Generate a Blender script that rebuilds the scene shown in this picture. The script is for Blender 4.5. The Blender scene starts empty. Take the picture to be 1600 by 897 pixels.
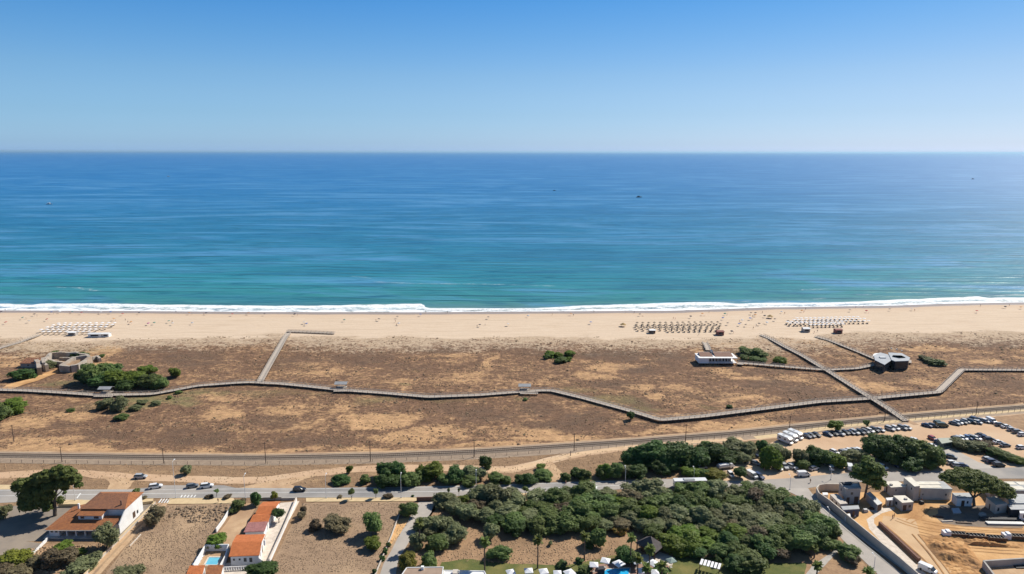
import bpy, math, random
import numpy as np
from mathutils import Vector, Matrix, geometry

R = math.radians
SC = bpy.context.scene
COL = SC.collection
random.seed(7)

# ---------------------------------------------------------------- camera
FPX, CX, CY, HC = 1067.0, 800.0, 448.5, 120.0      # focal length and centre in photo pixels, camera height in m
PITCH = math.atan((CY - 237.0) / FPX)
ROLL = 0.0016
_f = Vector((0, math.cos(PITCH), -math.sin(PITCH)))
_r0 = Vector((1, 0, 0)); _u0 = Vector((0, math.sin(PITCH), math.cos(PITCH)))
_r = _r0 * math.cos(ROLL) + _u0 * math.sin(ROLL)
_u = -_r0 * math.sin(ROLL) + _u0 * math.cos(ROLL)
cam = bpy.data.cameras.new('camera'); camo = bpy.data.objects.new('camera', cam); COL.objects.link(camo)
cam.sensor_width = 36; cam.lens = 36 * FPX / 1600
cam.clip_start = 1; cam.clip_end = 600000
m = Matrix((( _r.x, _u.x, -_f.x, 0), (_r.y, _u.y, -_f.y, 0), (_r.z, _u.z, -_f.z, HC), (0, 0, 0, 1)))
camo.matrix_world = m
SC.camera = camo

# ---------------------------------------------------------------- sky, sun, exposure
SUN_EL, SUN_AZ = R(44), R(38)        # azimuth measured from +X towards +Y
world = bpy.data.worlds.new('World'); SC.world = world; world.use_nodes = True
wn = world.node_tree; wn.nodes.clear()
sky = wn.nodes.new('ShaderNodeTexSky'); sky.sky_type = 'NISHITA'; sky.sun_disc = False
sky.sun_elevation = SUN_EL; sky.sun_rotation = math.pi / 2 - SUN_AZ
sky.altitude = 0; sky.air_density = 1.0; sky.dust_density = 0.6; sky.ozone_density = 3.0
bg = wn.nodes.new('ShaderNodeBackground'); bg.inputs[1].default_value = 0.1
wo = wn.nodes.new('ShaderNodeOutputWorld')
# the clean maritime air of the place: deeper blue than the stock atmosphere, by elevation
tcw = wn.nodes.new('ShaderNodeTexCoord'); sxyz = wn.nodes.new('ShaderNodeSeparateXYZ'); wn.links.new(tcw.outputs['Generated'], sxyz.inputs[0])
rmp = wn.nodes.new('ShaderNodeValToRGB'); wn.links.new(sxyz.outputs['Z'], rmp.inputs[0]); re_ = rmp.color_ramp.elements
re_[0].position = 0.0; re_[0].color = (.455, .69, 1.28, 1); re_[1].position = 1.0; re_[1].color = (.36, .42, .44, 1)
for p_, c_ in ((.011, (.40, .60, 1.03)), (.03, (.37, .54, .86)), (.051, (.355, .505, .743)), (.077, (.36, .498, .68)), (.103, (.345, .490, .645)), (.153, (.262, .462, .636)), (.201, (.185, .432, .64)), (.4, (.27, .40, .50))): q_ = re_.new(p_); q_.color = (*c_, 1)
vm = wn.nodes.new('ShaderNodeMix'); vm.data_type = 'RGBA'; vm.blend_type = 'MULTIPLY'; vm.inputs[0].default_value = 1
wn.links.new(sky.outputs[0], vm.inputs[6]); wn.links.new(rmp.outputs[0], vm.inputs[7]); rx = wn.nodes.new('ShaderNodeMapRange'); rx.inputs[1].default_value = -.5; rx.inputs[2].default_value = .6; wn.links.new(sxyz.outputs['X'], rx.inputs[0])
vx = wn.nodes.new('ShaderNodeMix'); vx.data_type = 'RGBA'; vx.inputs[6].default_value = (.93, 1, 1.04, 1); vx.inputs[7].default_value = (.86, .76, .76, 1); wn.links.new(rx.outputs[0], vx.inputs[0])
vm2 = wn.nodes.new('ShaderNodeMix'); vm2.data_type = 'RGBA'; vm2.blend_type = 'MULTIPLY'; vm2.inputs[0].default_value = 1
wn.links.new(vm.outputs[2], vm2.inputs[6]); wn.links.new(vx.outputs[2], vm2.inputs[7]); wn.links.new(vm2.outputs[2], bg.inputs[0])
bg.inputs[1].default_value = 0.15
wn.links.new(bg.outputs[0], wo.inputs[0])
sl = bpy.data.lights.new('sun', 'SUN'); sl.energy = 4.8; sl.angle = R(0.53); sl.color = (1, 0.94, 0.83)
so = bpy.data.objects.new('sun', sl); COL.objects.link(so)
sd = Vector((math.cos(SUN_AZ) * math.cos(SUN_EL), math.sin(SUN_AZ) * math.cos(SUN_EL), math.sin(SUN_EL)))
so.rotation_euler = sd.to_track_quat('Z', 'Y').to_euler(); so.location = (100, 100, 200)
SC.view_settings.view_transform = 'Standard'; SC.view_settings.look = 'None'
SC.view_settings.gamma = 1; SC.view_settings.exposure = 0.36
SC.render.engine = 'CYCLES'; SC.cycles.max_bounces = 5
SC.cycles.volume_bounces = 0

# ---------------------------------------------------------------- pixel to place
def ray(px, py):
    return _f + _r * ((px - CX) / FPX) + _u * (-(py - CY) / FPX)
def G(px, py, z=0.0):
    d = ray(px, py); t = (z - HC) / d.z
    return Vector((d.x * t, d.y * t, z))
def scale_at(px, py, z=0.0):
    d = ray(px, py); t = (z - HC) / d.z
    return FPX / t                                   # photo pixels per metre at that depth
def zat(px, pybase, pytop):
    b = G(px, pybase); d = ray(px, pytop); t = b.y / d.y
    return HC + d.z * t
def sr(h):                                           # sRGB hex to linear
    h = h.lstrip('#'); out = []
    for i in (0, 2, 4):
        c = int(h[i:i+2], 16) / 255
        out.append(c / 12.92 if c <= 0.04045 else ((c + 0.055) / 1.055) ** 2.4)
    return tuple(out)

# ---------------------------------------------------------------- numpy noise
def _hash(ix, iy, seed):
    n = (ix.astype(np.int64) * 374761393 + iy.astype(np.int64) * 668265263 + seed * 1442695041) & 0x7fffffff
    n = ((n ^ (n >> 13)) * 1274126177) & 0x7fffffff
    return ((n ^ (n >> 16)) & 0xffff) / 65535.0
def vnoise(x, y, seed=0):
    ix = np.floor(x); iy = np.floor(y); fx = x - ix; fy = y - iy
    fx = fx * fx * (3 - 2 * fx); fy = fy * fy * (3 - 2 * fy)
    a = _hash(ix, iy, seed); b = _hash(ix + 1, iy, seed); c = _hash(ix, iy + 1, seed); d = _hash(ix + 1, iy + 1, seed)
    return (a * (1 - fx) + b * fx) * (1 - fy) + (c * (1 - fx) + d * fx) * fy
def fbm(x, y, seed=0, o=4):
    s = 0; a = 0.5; t = 0
    for i in range(o):
        s = s + a * vnoise(x, y, seed + i * 17); t += a; x = x * 2.03 + 3.1; y = y * 2.03 + 1.7; a *= 0.5
    return s / t
def sstep(a, b, x):
    t = np.clip((x - a) / (b - a), 0, 1); return t * t * (3 - 2 * t)

# ---------------------------------------------------------------- long lines of the place
def line_fn(pts, z=0.0):
    P = [G(px, py, z) for px, py in pts]
    xs = np.array([p.x for p in P]); ys = np.array([p.y for p in P])
    return lambda x: np.interp(x, xs, ys)
SEA_Z = -1.0
WATER = line_fn([(-300, 485.5), (0, 486), (200, 487), (400, 488.5), (640, 489), (800, 488), (950, 487), (1050, 486.5), (1130, 484),
                 (1200, 481.5), (1300, 480), (1400, 478.5), (1480, 475.5), (1600, 473.5), (1900, 470)], SEA_Z)
FOAM = line_fn([(-300, 476), (0, 476.2), (55, 476.8), (62, 475.8), (150, 475), (230, 477), (300, 477.5), (400, 479), (520, 478.5), (600, 476.5), (660, 476),
                (668, 482.5), (800, 483), (850, 482), (900, 479), (960, 477), (1050, 474.5), (1120, 473.5), (1150, 475.5), (1200, 474.5), (1300, 473.5), (1380, 470.5),
                (1450, 467), (1530, 464.5), (1545, 466.5), (1600, 465.5), (1900, 462)], SEA_Z)
DUNE = line_fn([(-200, 527), (0, 526), (30, 527), (60, 532), (130, 531), (200, 529), (300, 527), (400, 525), (440, 522), (520, 525), (800, 526), (1000, 527),
                (1090, 530), (1150, 528), (1200, 525), (1270, 527), (1330, 518), (1500, 517), (1600, 517), (1900, 516)])
RAILPX = [(-250, 713), (0, 714.5), (240, 717.5), (400, 718.5), (600, 715), (740, 709), (860, 701.5), (1000, 692), (1150, 680), (1300, 664.5), (1400, 655),
          (1500, 646.5), (1600, 638.5), (1900, 616)]
RAIL = line_fn(RAILPX)

def height(x, y):
    x = np.asarray(x, float); y = np.asarray(y, float)
    s = WATER(x) - y
    z = -1.0 + sstep(-5, 28, s) * 1.1 - sstep(0, -60, s) * 5.0
    dn = DUNE(x) - y
    inl = sstep(4, 40, y - RAIL(x))
    hump = sstep(-2, 14, dn) * (0.35 + 0.55 * sstep(60, 10, dn))
    z = z + hump * inl * (0.1 + 1.3 * fbm(x / 22, y / 14, 3)) + sstep(0, 8, dn) * inl * 0.35 * (fbm(x / 4, y / 4, 9, 2) - 0.5)
    return np.where(dn > 0, z * inl, z)
def H1(x, y): return float(height(np.array([x]), np.array([y]))[0])

# ---------------------------------------------------------------- materials
MATS = {}
def mat(name, c1, c2=None, scale=1.0, rough=0.8, bump=0.0, detail=4, spec=0.3, metal=0.0, rnd=0.0, lo=0.35, hi=0.65, c3=None, s3=0.1, bscale=None, coords='Object'):
    if name in MATS: return MATS[name]
    m = bpy.data.materials.new(name); m.use_nodes = True; nt = m.node_tree; N = nt.nodes; L = nt.links
    b = N['Principled BSDF']; b.inputs['Roughness'].default_value = rough
    b.inputs['Specular IOR Level'].default_value = spec; b.inputs['Metallic'].default_value = metal
    tc = N.new('ShaderNodeTexCoord')
    if c2 is None: c2 = tuple(v * 0.88 for v in c1)
    nz = N.new('ShaderNodeTexNoise'); nz.inputs['Scale'].default_value = scale; nz.inputs['Detail'].default_value = detail
    nz.inputs['Roughness'].default_value = 0.6
    L.new(tc.outputs[coords], nz.inputs['Vector'])
    mr = N.new('ShaderNodeMapRange'); mr.inputs[1].default_value = lo; mr.inputs[2].default_value = hi; L.new(nz.outputs['Fac'], mr.inputs[0])
    mx = N.new('ShaderNodeMix'); mx.data_type = 'RGBA'; mx.inputs[6].default_value = (*c1, 1); mx.inputs[7].default_value = (*c2, 1)
    L.new(mr.outputs[0], mx.inputs[0]); out = mx.outputs[2]
    if c3:
        n3 = N.new('ShaderNodeTexNoise'); n3.inputs['Scale'].default_value = s3; n3.inputs['Detail'].default_value = 5
        L.new(tc.outputs[coords], n3.inputs['Vector'])
        m3 = N.new('ShaderNodeMapRange'); m3.inputs[1].default_value = 0.48; m3.inputs[2].default_value = 0.66; L.new(n3.outputs['Fac'], m3.inputs[0])
        x3 = N.new('ShaderNodeMix'); x3.data_type = 'RGBA'; L.new(m3.outputs[0], x3.inputs[0]); L.new(out, x3.inputs[6]); x3.inputs[7].default_value = (*c3, 1)
        out = x3.outputs[2]
    if rnd > 0:
        oi = N.new('ShaderNodeObjectInfo'); hs = N.new('ShaderNodeHueSaturation')
        v = N.new('ShaderNodeMapRange'); v.inputs[3].default_value = 1 - rnd; v.inputs[4].default_value = 1 + rnd; L.new(oi.outputs['Random'], v.inputs[0])
        h = N.new('ShaderNodeMath'); h.operation = 'MULTIPLY_ADD'; h.inputs[1].default_value = 0.035; h.inputs[2].default_value = 0.4825; L.new(oi.outputs['Random'], h.inputs[0])
        L.new(h.outputs[0], hs.inputs['Hue']); L.new(v.outputs[0], hs.inputs['Value']); L.new(out, hs.inputs['Color']); out = hs.outputs[0]
    L.new(out, b.inputs['Base Color'])
    if bump > 0:
        bp = N.new('ShaderNodeBump'); bp.inputs['Strength'].default_value = bump; bp.inputs['Distance'].default_value = 0.3
        if bscale:
            nb = N.new('ShaderNodeTexNoise'); nb.inputs['Scale'].default_value = bscale; nb.inputs['Detail'].default_value = 4; L.new(tc.outputs[coords], nb.inputs['Vector'])
            L.new(nb.outputs['Fac'], bp.inputs['Height'])
        else: L.new(nz.outputs['Fac'], bp.inputs['Height'])
        L.new(bp.outputs[0], b.inputs['Normal'])
    MATS[name] = m; return m

def tile_mat(name, c1, c2, axis=0, freq=2.6, patch=0.35):
    """Roof tiles: ribs down the slope, mottled with lichen."""
    m = mat(name, c1, c2, 1.1, 0.85, 0, rnd=0); nt = m.node_tree; N = nt.nodes; L = nt.links; b = N['Principled BSDF']
    tc = [n for n in N if n.type == 'TEX_COORD'][0]
    wv = N.new('ShaderNodeTexWave'); wv.wave_type = 'BANDS'; wv.bands_direction = 'X' if axis == 0 else 'Y'
    wv.inputs['Scale'].default_value = freq; wv.inputs['Distortion'].default_value = 0.6
    L.new(tc.outputs['Object'], wv.inputs['Vector'])
    bp = N.new('ShaderNodeBump'); bp.inputs['Strength'].default_value = 0.7; bp.inputs['Distance'].default_value = 0.12
    L.new(wv.outputs['Fac'], bp.inputs['Height']); L.new(bp.outputs[0], b.inputs['Normal'])
    return m

M_SAND = mat('sand', (0.5, 0.4, 0.29))
M_DIRT = mat('pale_dirt', (0.52, 0.36, 0.22), (0.43, 0.28, 0.165), 0.35, 0.95, 0.3, c3=(0.36, 0.23, 0.14), s3=0.06, bscale=1.5)
M_PARK = mat('parking_dirt', (0.53, 0.36, 0.23), (0.46, 0.30, 0.185), 0.12, 0.95, 0.25, c3=(0.58, 0.43, 0.29), s3=0.03, bscale=1.2)
M_SITE = mat('orange_soil', (0.60, 0.365, 0.17), (0.52, 0.30, 0.13), 0.16, 0.95, 0.6, c3=(0.36, 0.185, 0.075), s3=0.07, bscale=0.7)
M_SITED = mat('dug_soil', (0.38, 0.195, 0.075), (0.47, 0.26, 0.11), 0.3, 0.95, 1.0, c3=(0.24, 0.13, 0.06), s3=0.12, bscale=0.6)
M_FIELD = mat('dry_field_soil', (0.33, 0.225, 0.145), (0.25, 0.168, 0.108), 0.4, 0.95, 0.6, c3=(0.40, 0.275, 0.17), s3=0.05, bscale=1.6, detail=8)
M_SCRUBG = mat('dry_grass_soil', (0.37, 0.235, 0.135), (0.27, 0.168, 0.098), 0.5, 0.95, 0.6, c3=(0.22, 0.14, 0.08), s3=0.08, bscale=1.6, detail=8)
M_ASPH = mat('asphalt', (0.31, 0.282, 0.258), (0.355, 0.325, 0.295), 0.15, 0.9, 0.05, c3=(0.22, 0.213, 0.21), s3=0.05)
M_ASPHL = mat('pale_asphalt', (0.40, 0.36, 0.325), (0.34, 0.31, 0.28), 0.2, 0.9, 0.05, c3=(0.44, 0.40, 0.355), s3=0.08)
M_YARD = mat('dusty_asphalt', (0.20, 0.17, 0.145), (0.26, 0.215, 0.175), 0.25, 0.9, 0.1, c3=(0.30, 0.245, 0.19), s3=0.06)
M_PAVE = mat('yellow_paving', (0.60, 0.46, 0.27), (0.52, 0.39, 0.23), 0.6, 0.9)
M_CONC = mat('concrete', (0.42, 0.39, 0.35), (0.34, 0.31, 0.28), 0.5, 0.9, 0.1)
M_KERB = mat('kerb_stone', (0.45, 0.43, 0.40), (0.38, 0.36, 0.34), 0.8, 0.9)
M_PAVW = mat('pale_paving', (0.66, 0.58, 0.50), (0.50, 0.43, 0.36), 0.7, 0.9, 0.1, detail=6)
M_LAWN = mat('lawn_grass', (0.115, 0.125, 0.035), (0.08, 0.10, 0.028), 0.6, 0.95, 0.5, c3=(0.19, 0.165, 0.055), s3=0.12, bscale=3)
M_PAINT = mat('road_paint', (0.75, 0.75, 0.73), (0.6, 0.6, 0.58), 0.8, 0.8)
M_WHITE = mat('white_render', (0.78, 0.78, 0.78), (0.70, 0.69, 0.68), 0.4, 0.85)
M_CREAM = mat('cream_render', (0.56, 0.50, 0.43), (0.46, 0.41, 0.36), 0.35, 0.9)
M_GREYW = mat('grey_render', (0.42, 0.39, 0.36), (0.33, 0.31, 0.29), 0.3, 0.9)
M_ROOFW = mat('pale_roof_slab', (0.70, 0.66, 0.57), (0.60, 0.55, 0.47), 0.5, 0.9)
M_ROOFG = mat('grey_roof_sheet', (0.36, 0.37, 0.38), (0.28, 0.29, 0.30), 0.6, 0.6)
M_TILEB = tile_mat('weathered_brown_tiles', (0.33, 0.145, 0.075), (0.24, 0.11, 0.065))
M_TILEL = tile_mat('weathered_orange_tiles', (0.43, 0.17, 0.065), (0.31, 0.12, 0.055))
M_TILEO = tile_mat('bright_orange_tiles', (0.66, 0.21, 0.07), (0.55, 0.165, 0.055))
M_TILEP = tile_mat('faded_pink_sheet', (0.48, 0.22, 0.20), (0.38, 0.165, 0.15))
M_GLASS = mat('window_glass', (0.03, 0.04, 0.05), rough=0.15, spec=0.6)
M_DARK = mat('dark_metal', (0.04, 0.04, 0.045), rough=0.6)
M_DOORW = mat('dark_wood', (0.10, 0.06, 0.04), rough=0.7)
M_STEEL = mat('galvanised_steel', (0.45, 0.46, 0.47), rough=0.45, metal=0.3)
M_LAMPW = mat('white_lamp_paint', (0.72, 0.73, 0.74), rough=0.5)
M_POLE = mat('weathered_pole', (0.10, 0.075, 0.06), rough=0.85)
M_DECK = mat('weathered_planks', (0.46, 0.40, 0.34), (0.36, 0.31, 0.265), 1.2, 0.9, 0.1, detail=6)
M_RAILW = mat('weathered_handrail', (0.48, 0.42, 0.36), (0.38, 0.33, 0.29), 1.0, 0.9)
M_BALL = mat('railway_ballast', (0.28, 0.222, 0.172), (0.215, 0.168, 0.13), 1.2, 0.95, 0.4, detail=8)
M_BALL2 = mat('pale_ballast', (0.36, 0.275, 0.20), (0.28, 0.21, 0.155), 0.5, 0.95, 0.3, detail=8)
M_RAIL = mat('rusty_rail', (0.16, 0.10, 0.07), rough=0.6, metal=0.3)
M_SLEEP = mat('old_sleepers', (0.14, 0.12, 0.105), rough=0.9)
M_STONE = mat('fort_stone', (0.46, 0.41, 0.35), (0.30, 0.26, 0.22), 0.7, 0.95, 0.6, detail=8, c3=(0.34, 0.26, 0.19), s3=0.2)
M_BARK = mat('bark', (0.16, 0.13, 0.105), (0.09, 0.07, 0.055), 1.5, 0.95, 0.4)
M_PBARK = mat('palm_bark', (0.13, 0.10, 0.08), (0.08, 0.06, 0.05), 2.0, 0.95, 0.4)
M_SLATE = mat('slate_shingle', (0.105, 0.09, 0.085), (0.07, 0.06, 0.06), 1.2, 0.85, 0.3)
M_BRICK = mat('brown_brick', (0.22, 0.12, 0.085), (0.15, 0.085, 0.065), 1.5, 0.9, 0.3)
M_TYRE = mat('tyre_rubber', (0.02, 0.02, 0.02), rough=0.8)
M_WATERP = mat('pool_water', (0.16, 0.50, 0.66), (0.13, 0.44, 0.60), 0.5, 0.08, 0.05, spec=0.5)
M_CLOTH = mat('white_canvas', (0.78, 0.78, 0.80), (0.72, 0.72, 0.74), 0.6, 0.85)
M_STRAW = mat('straw_thatch', (0.36, 0.29, 0.215), (0.25, 0.195, 0.145), 2.0, 0.95, 0.3)
M_SKIN = mat('skin', (0.42, 0.25, 0.17), rough=0.6)

def leaf_mat(name, c1, c2, rnd=0.22):
    m = mat('leaf_' + name, c1, c2, 1.1, 0.6, 0, detail=3, spec=0.25, rnd=rnd, lo=0.4, hi=0.6)
    nt = m.node_tree; N = nt.nodes; L = nt.links; b = N['Principled BSDF']; out = [n for n in N if n.type == 'OUTPUT_MATERIAL'][0]
    tr = N.new('ShaderNodeBsdfTranslucent'); ms = N.new('ShaderNodeMixShader'); ms.inputs[0].default_value = 0.42
    src = b.inputs['Base Color'].links[0].from_socket
    L.new(src, tr.inputs[0]); L.new(b.outputs[0], ms.inputs[1]); L.new(tr.outputs[0], ms.inputs[2]); L.new(ms.outputs[0], out.inputs[0])
    return m
LEAF = {
    'dark':   leaf_mat('dark', (0.1, 0.17, 0.05), (0.07, 0.124, 0.037)),
    'mid':    leaf_mat('mid', (0.18, 0.24, 0.074), (0.125, 0.178, 0.055)),
    'bright': leaf_mat('bright', (0.179, 0.245, 0.039), (0.128, 0.185, 0.031)),
    'olive':  leaf_mat('olive', (0.25, 0.265, 0.13), (0.18, 0.195, 0.098)),
    'brown':  leaf_mat('brown', (0.22, 0.175, 0.105), (0.155, 0.125, 0.075)),
    'yellow': leaf_mat('yellow', (0.366, 0.282, 0.073), (0.366, 0.193, 0.056)),
    'lime':   leaf_mat('lime', (0.248, 0.245, 0.039), (0.188, 0.185, 0.034)),
    'pine':   leaf_mat('pine', (0.17, 0.205, 0.055), (0.12, 0.15, 0.042)),
    'palm':   leaf_mat('palm', (0.179, 0.215, 0.056), (0.128, 0.163, 0.045)),
}
TONE = {'dark': 'dark green', 'mid': 'mid green', 'bright': 'bright green', 'olive': 'grey-green', 'brown': 'brownish dry', 'yellow': 'yellowed dry', 'lime': 'yellow-green', 'pine': 'olive-green', 'palm': 'green'}

# ---------------------------------------------------------------- object helpers
def tag(o, label=None, cat=None, group=None, kind=None):
    if label: o['label'] = label
    if cat: o['category'] = cat
    if group: o['group'] = group
    if kind: o['kind'] = kind
    return o
def thing(name, label, cat, loc=(0, 0, 0), rz=0.0, group=None):
    o = bpy.data.objects.new(name, None); o.empty_display_size = 0.5; COL.objects.link(o)
    o.location = loc; o.rotation_euler = (0, 0, rz); tag(o, label, cat, group); return o
def copy_tree(o, parent=None):
    c = o.copy(); COL.objects.link(c)
    if parent is not None: c.parent = parent
    for ch in list(o.children): copy_tree(ch, c)
    return c
def mesh_np(name, V, F, mat_, smooth=False, parent=None, link=True):
    """V (n,3), F (m,k) arrays"""
    me = bpy.data.meshes.new(name); V = np.asarray(V, np.float32); F = np.asarray(F, np.int32); k = F.shape[1]
    me.vertices.add(len(V)); me.vertices.foreach_set('co', V.ravel())
    me.loops.add(F.size); me.loops.foreach_set('vertex_index', F.ravel())
    me.polygons.add(len(F)); me.polygons.foreach_set('loop_start', np.arange(len(F), dtype=np.int32) * k)
    if smooth: me.polygons.foreach_set('use_smooth', np.ones(len(F), bool))
    me.update(calc_edges=True)
    me.materials.append(mat_)
    if not link: return me
    o = bpy.data.objects.new(name, me); COL.objects.link(o)
    if parent: o.parent = parent
    return o
class MB:
    def __init__(s): s.v = []; s.f = []
    def add(s, vs, fs):
        n = len(s.v); s.v += [tuple(v) for v in vs]; s.f += [tuple(i + n for i in f) for f in fs]; return s
    def box(s, x0, x1, y0, y1, z0, z1):
        return s.prism([(x0, y0), (x1, y0), (x1, y1), (x0, y1)], z0, z1)
    def prism(s, pts, z0, z1):
        pts = [(p[0], p[1]) for p in pts]
        a = sum(pts[i][0] * pts[(i+1) % len(pts)][1] - pts[(i+1) % len(pts)][0] * pts[i][1] for i in range(len(pts)))
        if a < 0: pts = pts[::-1]
        n = len(pts); vs = [(x, y, z0) for x, y in pts] + [(x, y, z1) for x, y in pts]
        fs = [tuple(range(n))[::-1], tuple(range(n, 2 * n))] + [(i, (i+1) % n, n + (i+1) % n, n + i) for i in range(n)]
        return s.add(vs, fs)
    def slab(s, top, t):
        """a sloping plate: top corners in 3-D, thickness t downwards"""
        top = [Vector(p) for p in top]; n = len(top)
        nn = (top[1] - top[0]).cross(top[2] - top[0])
        if nn.z < 0: top = top[::-1]
        vs = [tuple(p - Vector((0, 0, t))) for p in top] + [tuple(p) for p in top]
        fs = [tuple(range(n))[::-1], tuple(range(n, 2 * n))] + [(i, (i+1) % n, n + (i+1) % n, n + i) for i in range(n)]
        return s.add(vs, fs)
    def tube(s, p0, p1, r0, r1=None, n=6):
        r1 = r0 if r1 is None else r1; p0 = Vector(p0); p1 = Vector(p1); d = (p1 - p0).normalized()
        a = d.orthogonal().normalized(); b = d.cross(a)
        vs = [tuple(p + (a * math.cos(2 * math.pi * i / n) + b * math.sin(2 * math.pi * i / n)) * r) for p, r in ((p0, r0), (p1, r1)) for i in range(n)]
        fs = [(i, (i+1) % n, n + (i+1) % n, n + i) for i in range(n)] + [tuple(range(n))[::-1], tuple(range(n, 2 * n))]
        return s.add(vs, fs)
    def bar(s, p0, p1, w, t):
        """box along p0-p1 (any direction), width w across in plan, t in height"""
        p0 = Vector(p0); p1 = Vector(p1); d = p1 - p0; nn = Vector((-d.y, d.x, 0)).normalized() * (w / 2)
        up = Vector((0, 0, t)); vs = [p0 - nn, p0 + nn, p1 + nn, p1 - nn]; vs = vs + [v + up for v in vs]
        return s.add(vs, [(0, 1, 2, 3), (4, 7, 6, 5), (0, 4, 5, 1), (1, 5, 6, 2), (2, 6, 7, 3), (3, 7, 4, 0)])
    def wallseg(s, a, b, w, z0, z1):
        return s.bar((a[0], a[1], z0), (b[0], b[1], z0), w, z1 - z0)
    def cone(s, c, r, h, n=8, r1=0.0):
        return s.tube(c, (c[0], c[1], c[2] + h), r, max(r1, 0.01), n)
    def face(s, a, b, u0, u1, z0, z1, t=0.05):
        """thin box on the wall line a-b, between fractions u0,u1, standing t outside to its right-hand side"""
        a = Vector((a[0], a[1], 0)); b = Vector((b[0], b[1], 0)); d = b - a; nn = Vector((d.y, -d.x, 0)).normalized()
        p = a + d * u0 + nn * t / 2; q = a + d * u1 + nn * t / 2
        return s.bar((p.x, p.y, z0), (q.x, q.y, z0), t, z1 - z0)
    def build(s, name, m_, parent=None, smooth=False, link=True):
        me = bpy.data.meshes.new(name); off = Vector(parent.location) if parent is not None else Vector((0, 0, 0))
        me.from_pydata([(v[0] - off.x, v[1] - off.y, v[2] - off.z) for v in s.v], [], s.f); me.materials.append(m_)
        import bmesh
        bm = bmesh.new(); bm.from_mesh(me); bmesh.ops.recalc_face_normals(bm, faces=bm.faces); bm.to_mesh(me); bm.free()
        if smooth:
            for p in me.polygons: p.use_smooth = True
        if not link: return me
        o = bpy.data.objects.new(name, me); COL.objects.link(o)
        if parent is not None: o.parent = parent
        return o
def c0(pts):      # centre on the ground
    return Vector((sum(p[0] for p in pts) / len(pts), sum(p[1] for p in pts) / len(pts), 0))
ONES = ['', 'first', 'second', 'third', 'fourth', 'fifth', 'sixth', 'seventh', 'eighth', 'ninth', 'tenth', 'eleventh', 'twelfth', 'thirteenth', 'fourteenth',
        'fifteenth', 'sixteenth', 'seventeenth', 'eighteenth', 'nineteenth']
TENS = {2: 'twent', 3: 'thirt', 4: 'fort', 5: 'fift'}
def ordw(n):
    if n < 20: return ONES[n]
    t, o = divmod(n, 10)
    return TENS[t] + ('ieth' if o == 0 else 'y-' + ONES[o])

# ---------------------------------------------------------------- flat sheets and ribbons on the ground
def sheet(name, pts, z, m_, jit=0.5, step=2.0, world_pts=False, kind='structure', terrain=False):
    P = [Vector((p[0], p[1], 0)) for p in pts] if world_pts else [G(*p) for p in pts]
    out = []
    for i, a in enumerate(P):
        b = P[(i+1) % len(P)]; n = max(1, int((b - a).length / step)); nn = Vector((-(b-a).y, (b-a).x, 0)).normalized()
        for k in range(n):
            q = a + (b - a) * k / n
            if jit: q = q + nn * float(fbm(np.array([q.x / 5 + 7.7]), np.array([q.y / 5]), 21)[0] - 0.5) * 2.4 * jit
            out.append(q)
    tris = geometry.tessellate_polygon([out])
    V = [(p.x, p.y, z + (H1(p.x, p.y) if terrain else 0)) for p in out]
    me = bpy.data.meshes.new(name); me.from_pydata(V, [], [tuple(t) for t in tris]); me.materials.append(m_)
    for pl in me.polygons:
        if pl.normal.z < 0: pl.flip()
    o = bpy.data.objects.new(name, me); COL.objects.link(o); tag(o, kind=kind); return o
def resample(P, step):
    out = [P[0]]
    for a, b in zip(P, P[1:]):
        n = max(1, int((b - a).length / step))
        out += [a + (b - a) * (k / n) for k in range(1, n + 1)]
    return out
def offs(P):
    N_ = []
    for i in range(len(P)):
        a = P[max(0, i-1)]; b = P[min(len(P)-1, i+1)]; d = (b - a); N_.append(Vector((-d.y, d.x, 0)).normalized())
    return N_
def strip(name, pts, w, z, m_, jit=0.0, off=0.0, parent=None, kind='structure', step=3.0, world_pts=False, smoothn=0):
    P = [Vector(p) for p in pts] if world_pts else [G(*p) for p in pts]
    P = resample(P, step)
    for _ in range(smoothn):
        P = [P[0]] + [(P[i-1] + P[i] * 2 + P[i+1]) / 4 for i in range(1, len(P)-1)] + [P[-1]]
    Nn = offs(P); V = []; F = []
    for i, (p, n) in enumerate(zip(P, Nn)):
        j1 = j2 = 0
        if jit:
            j1 = float(fbm(np.array([p.x / 5]), np.array([p.y / 5]), 31)[0] - .5) * 2 * jit; j2 = float(fbm(np.array([p.x / 5]), np.array([p.y / 5]), 77)[0] - .5) * 2 * jit
        a = p + n * (off - w / 2 + j1); b = p + n * (off + w / 2 + j2)
        V += [(a.x, a.y, z), (b.x, b.y, z)]
        if i: F.append((2*i-2, 2*i-1, 2*i+1, 2*i))
    me = bpy.data.meshes.new(name); me.from_pydata(V, [], F); me.materials.append(m_)
    if me.polygons and me.polygons[0].normal.z < 0: me.flip_normals()
    o = bpy.data.objects.new(name, me); COL.objects.link(o)
    if parent: o.parent = parent
    else: tag(o, kind=kind)
    return o

# ================================================================ THE GROUND
def coarse(a, b, n): return np.linspace(a, b, n, endpoint=False)
gx = np.concatenate([coarse(-4000, -560, 12), np.arange(-560, 560, 1.3), np.linspace(560, 4000, 12)])
gy = np.concatenate([coarse(-600, 140, 10), np.arange(140, 560, 1.15), np.linspace(560, 900, 8)])
XX, YY = np.meshgrid(gx, gy); X = XX.ravel(); Y = YY.ravel()
Z = height(X, Y)
nx, ny = len(gx), len(gy)
ii = (np.arange(ny - 1)[:, None] * nx + np.arange(nx - 1)[None, :]).ravel()
FQ = np.stack([ii, ii + 1, ii + 1 + nx, ii + nx], 1)

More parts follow.
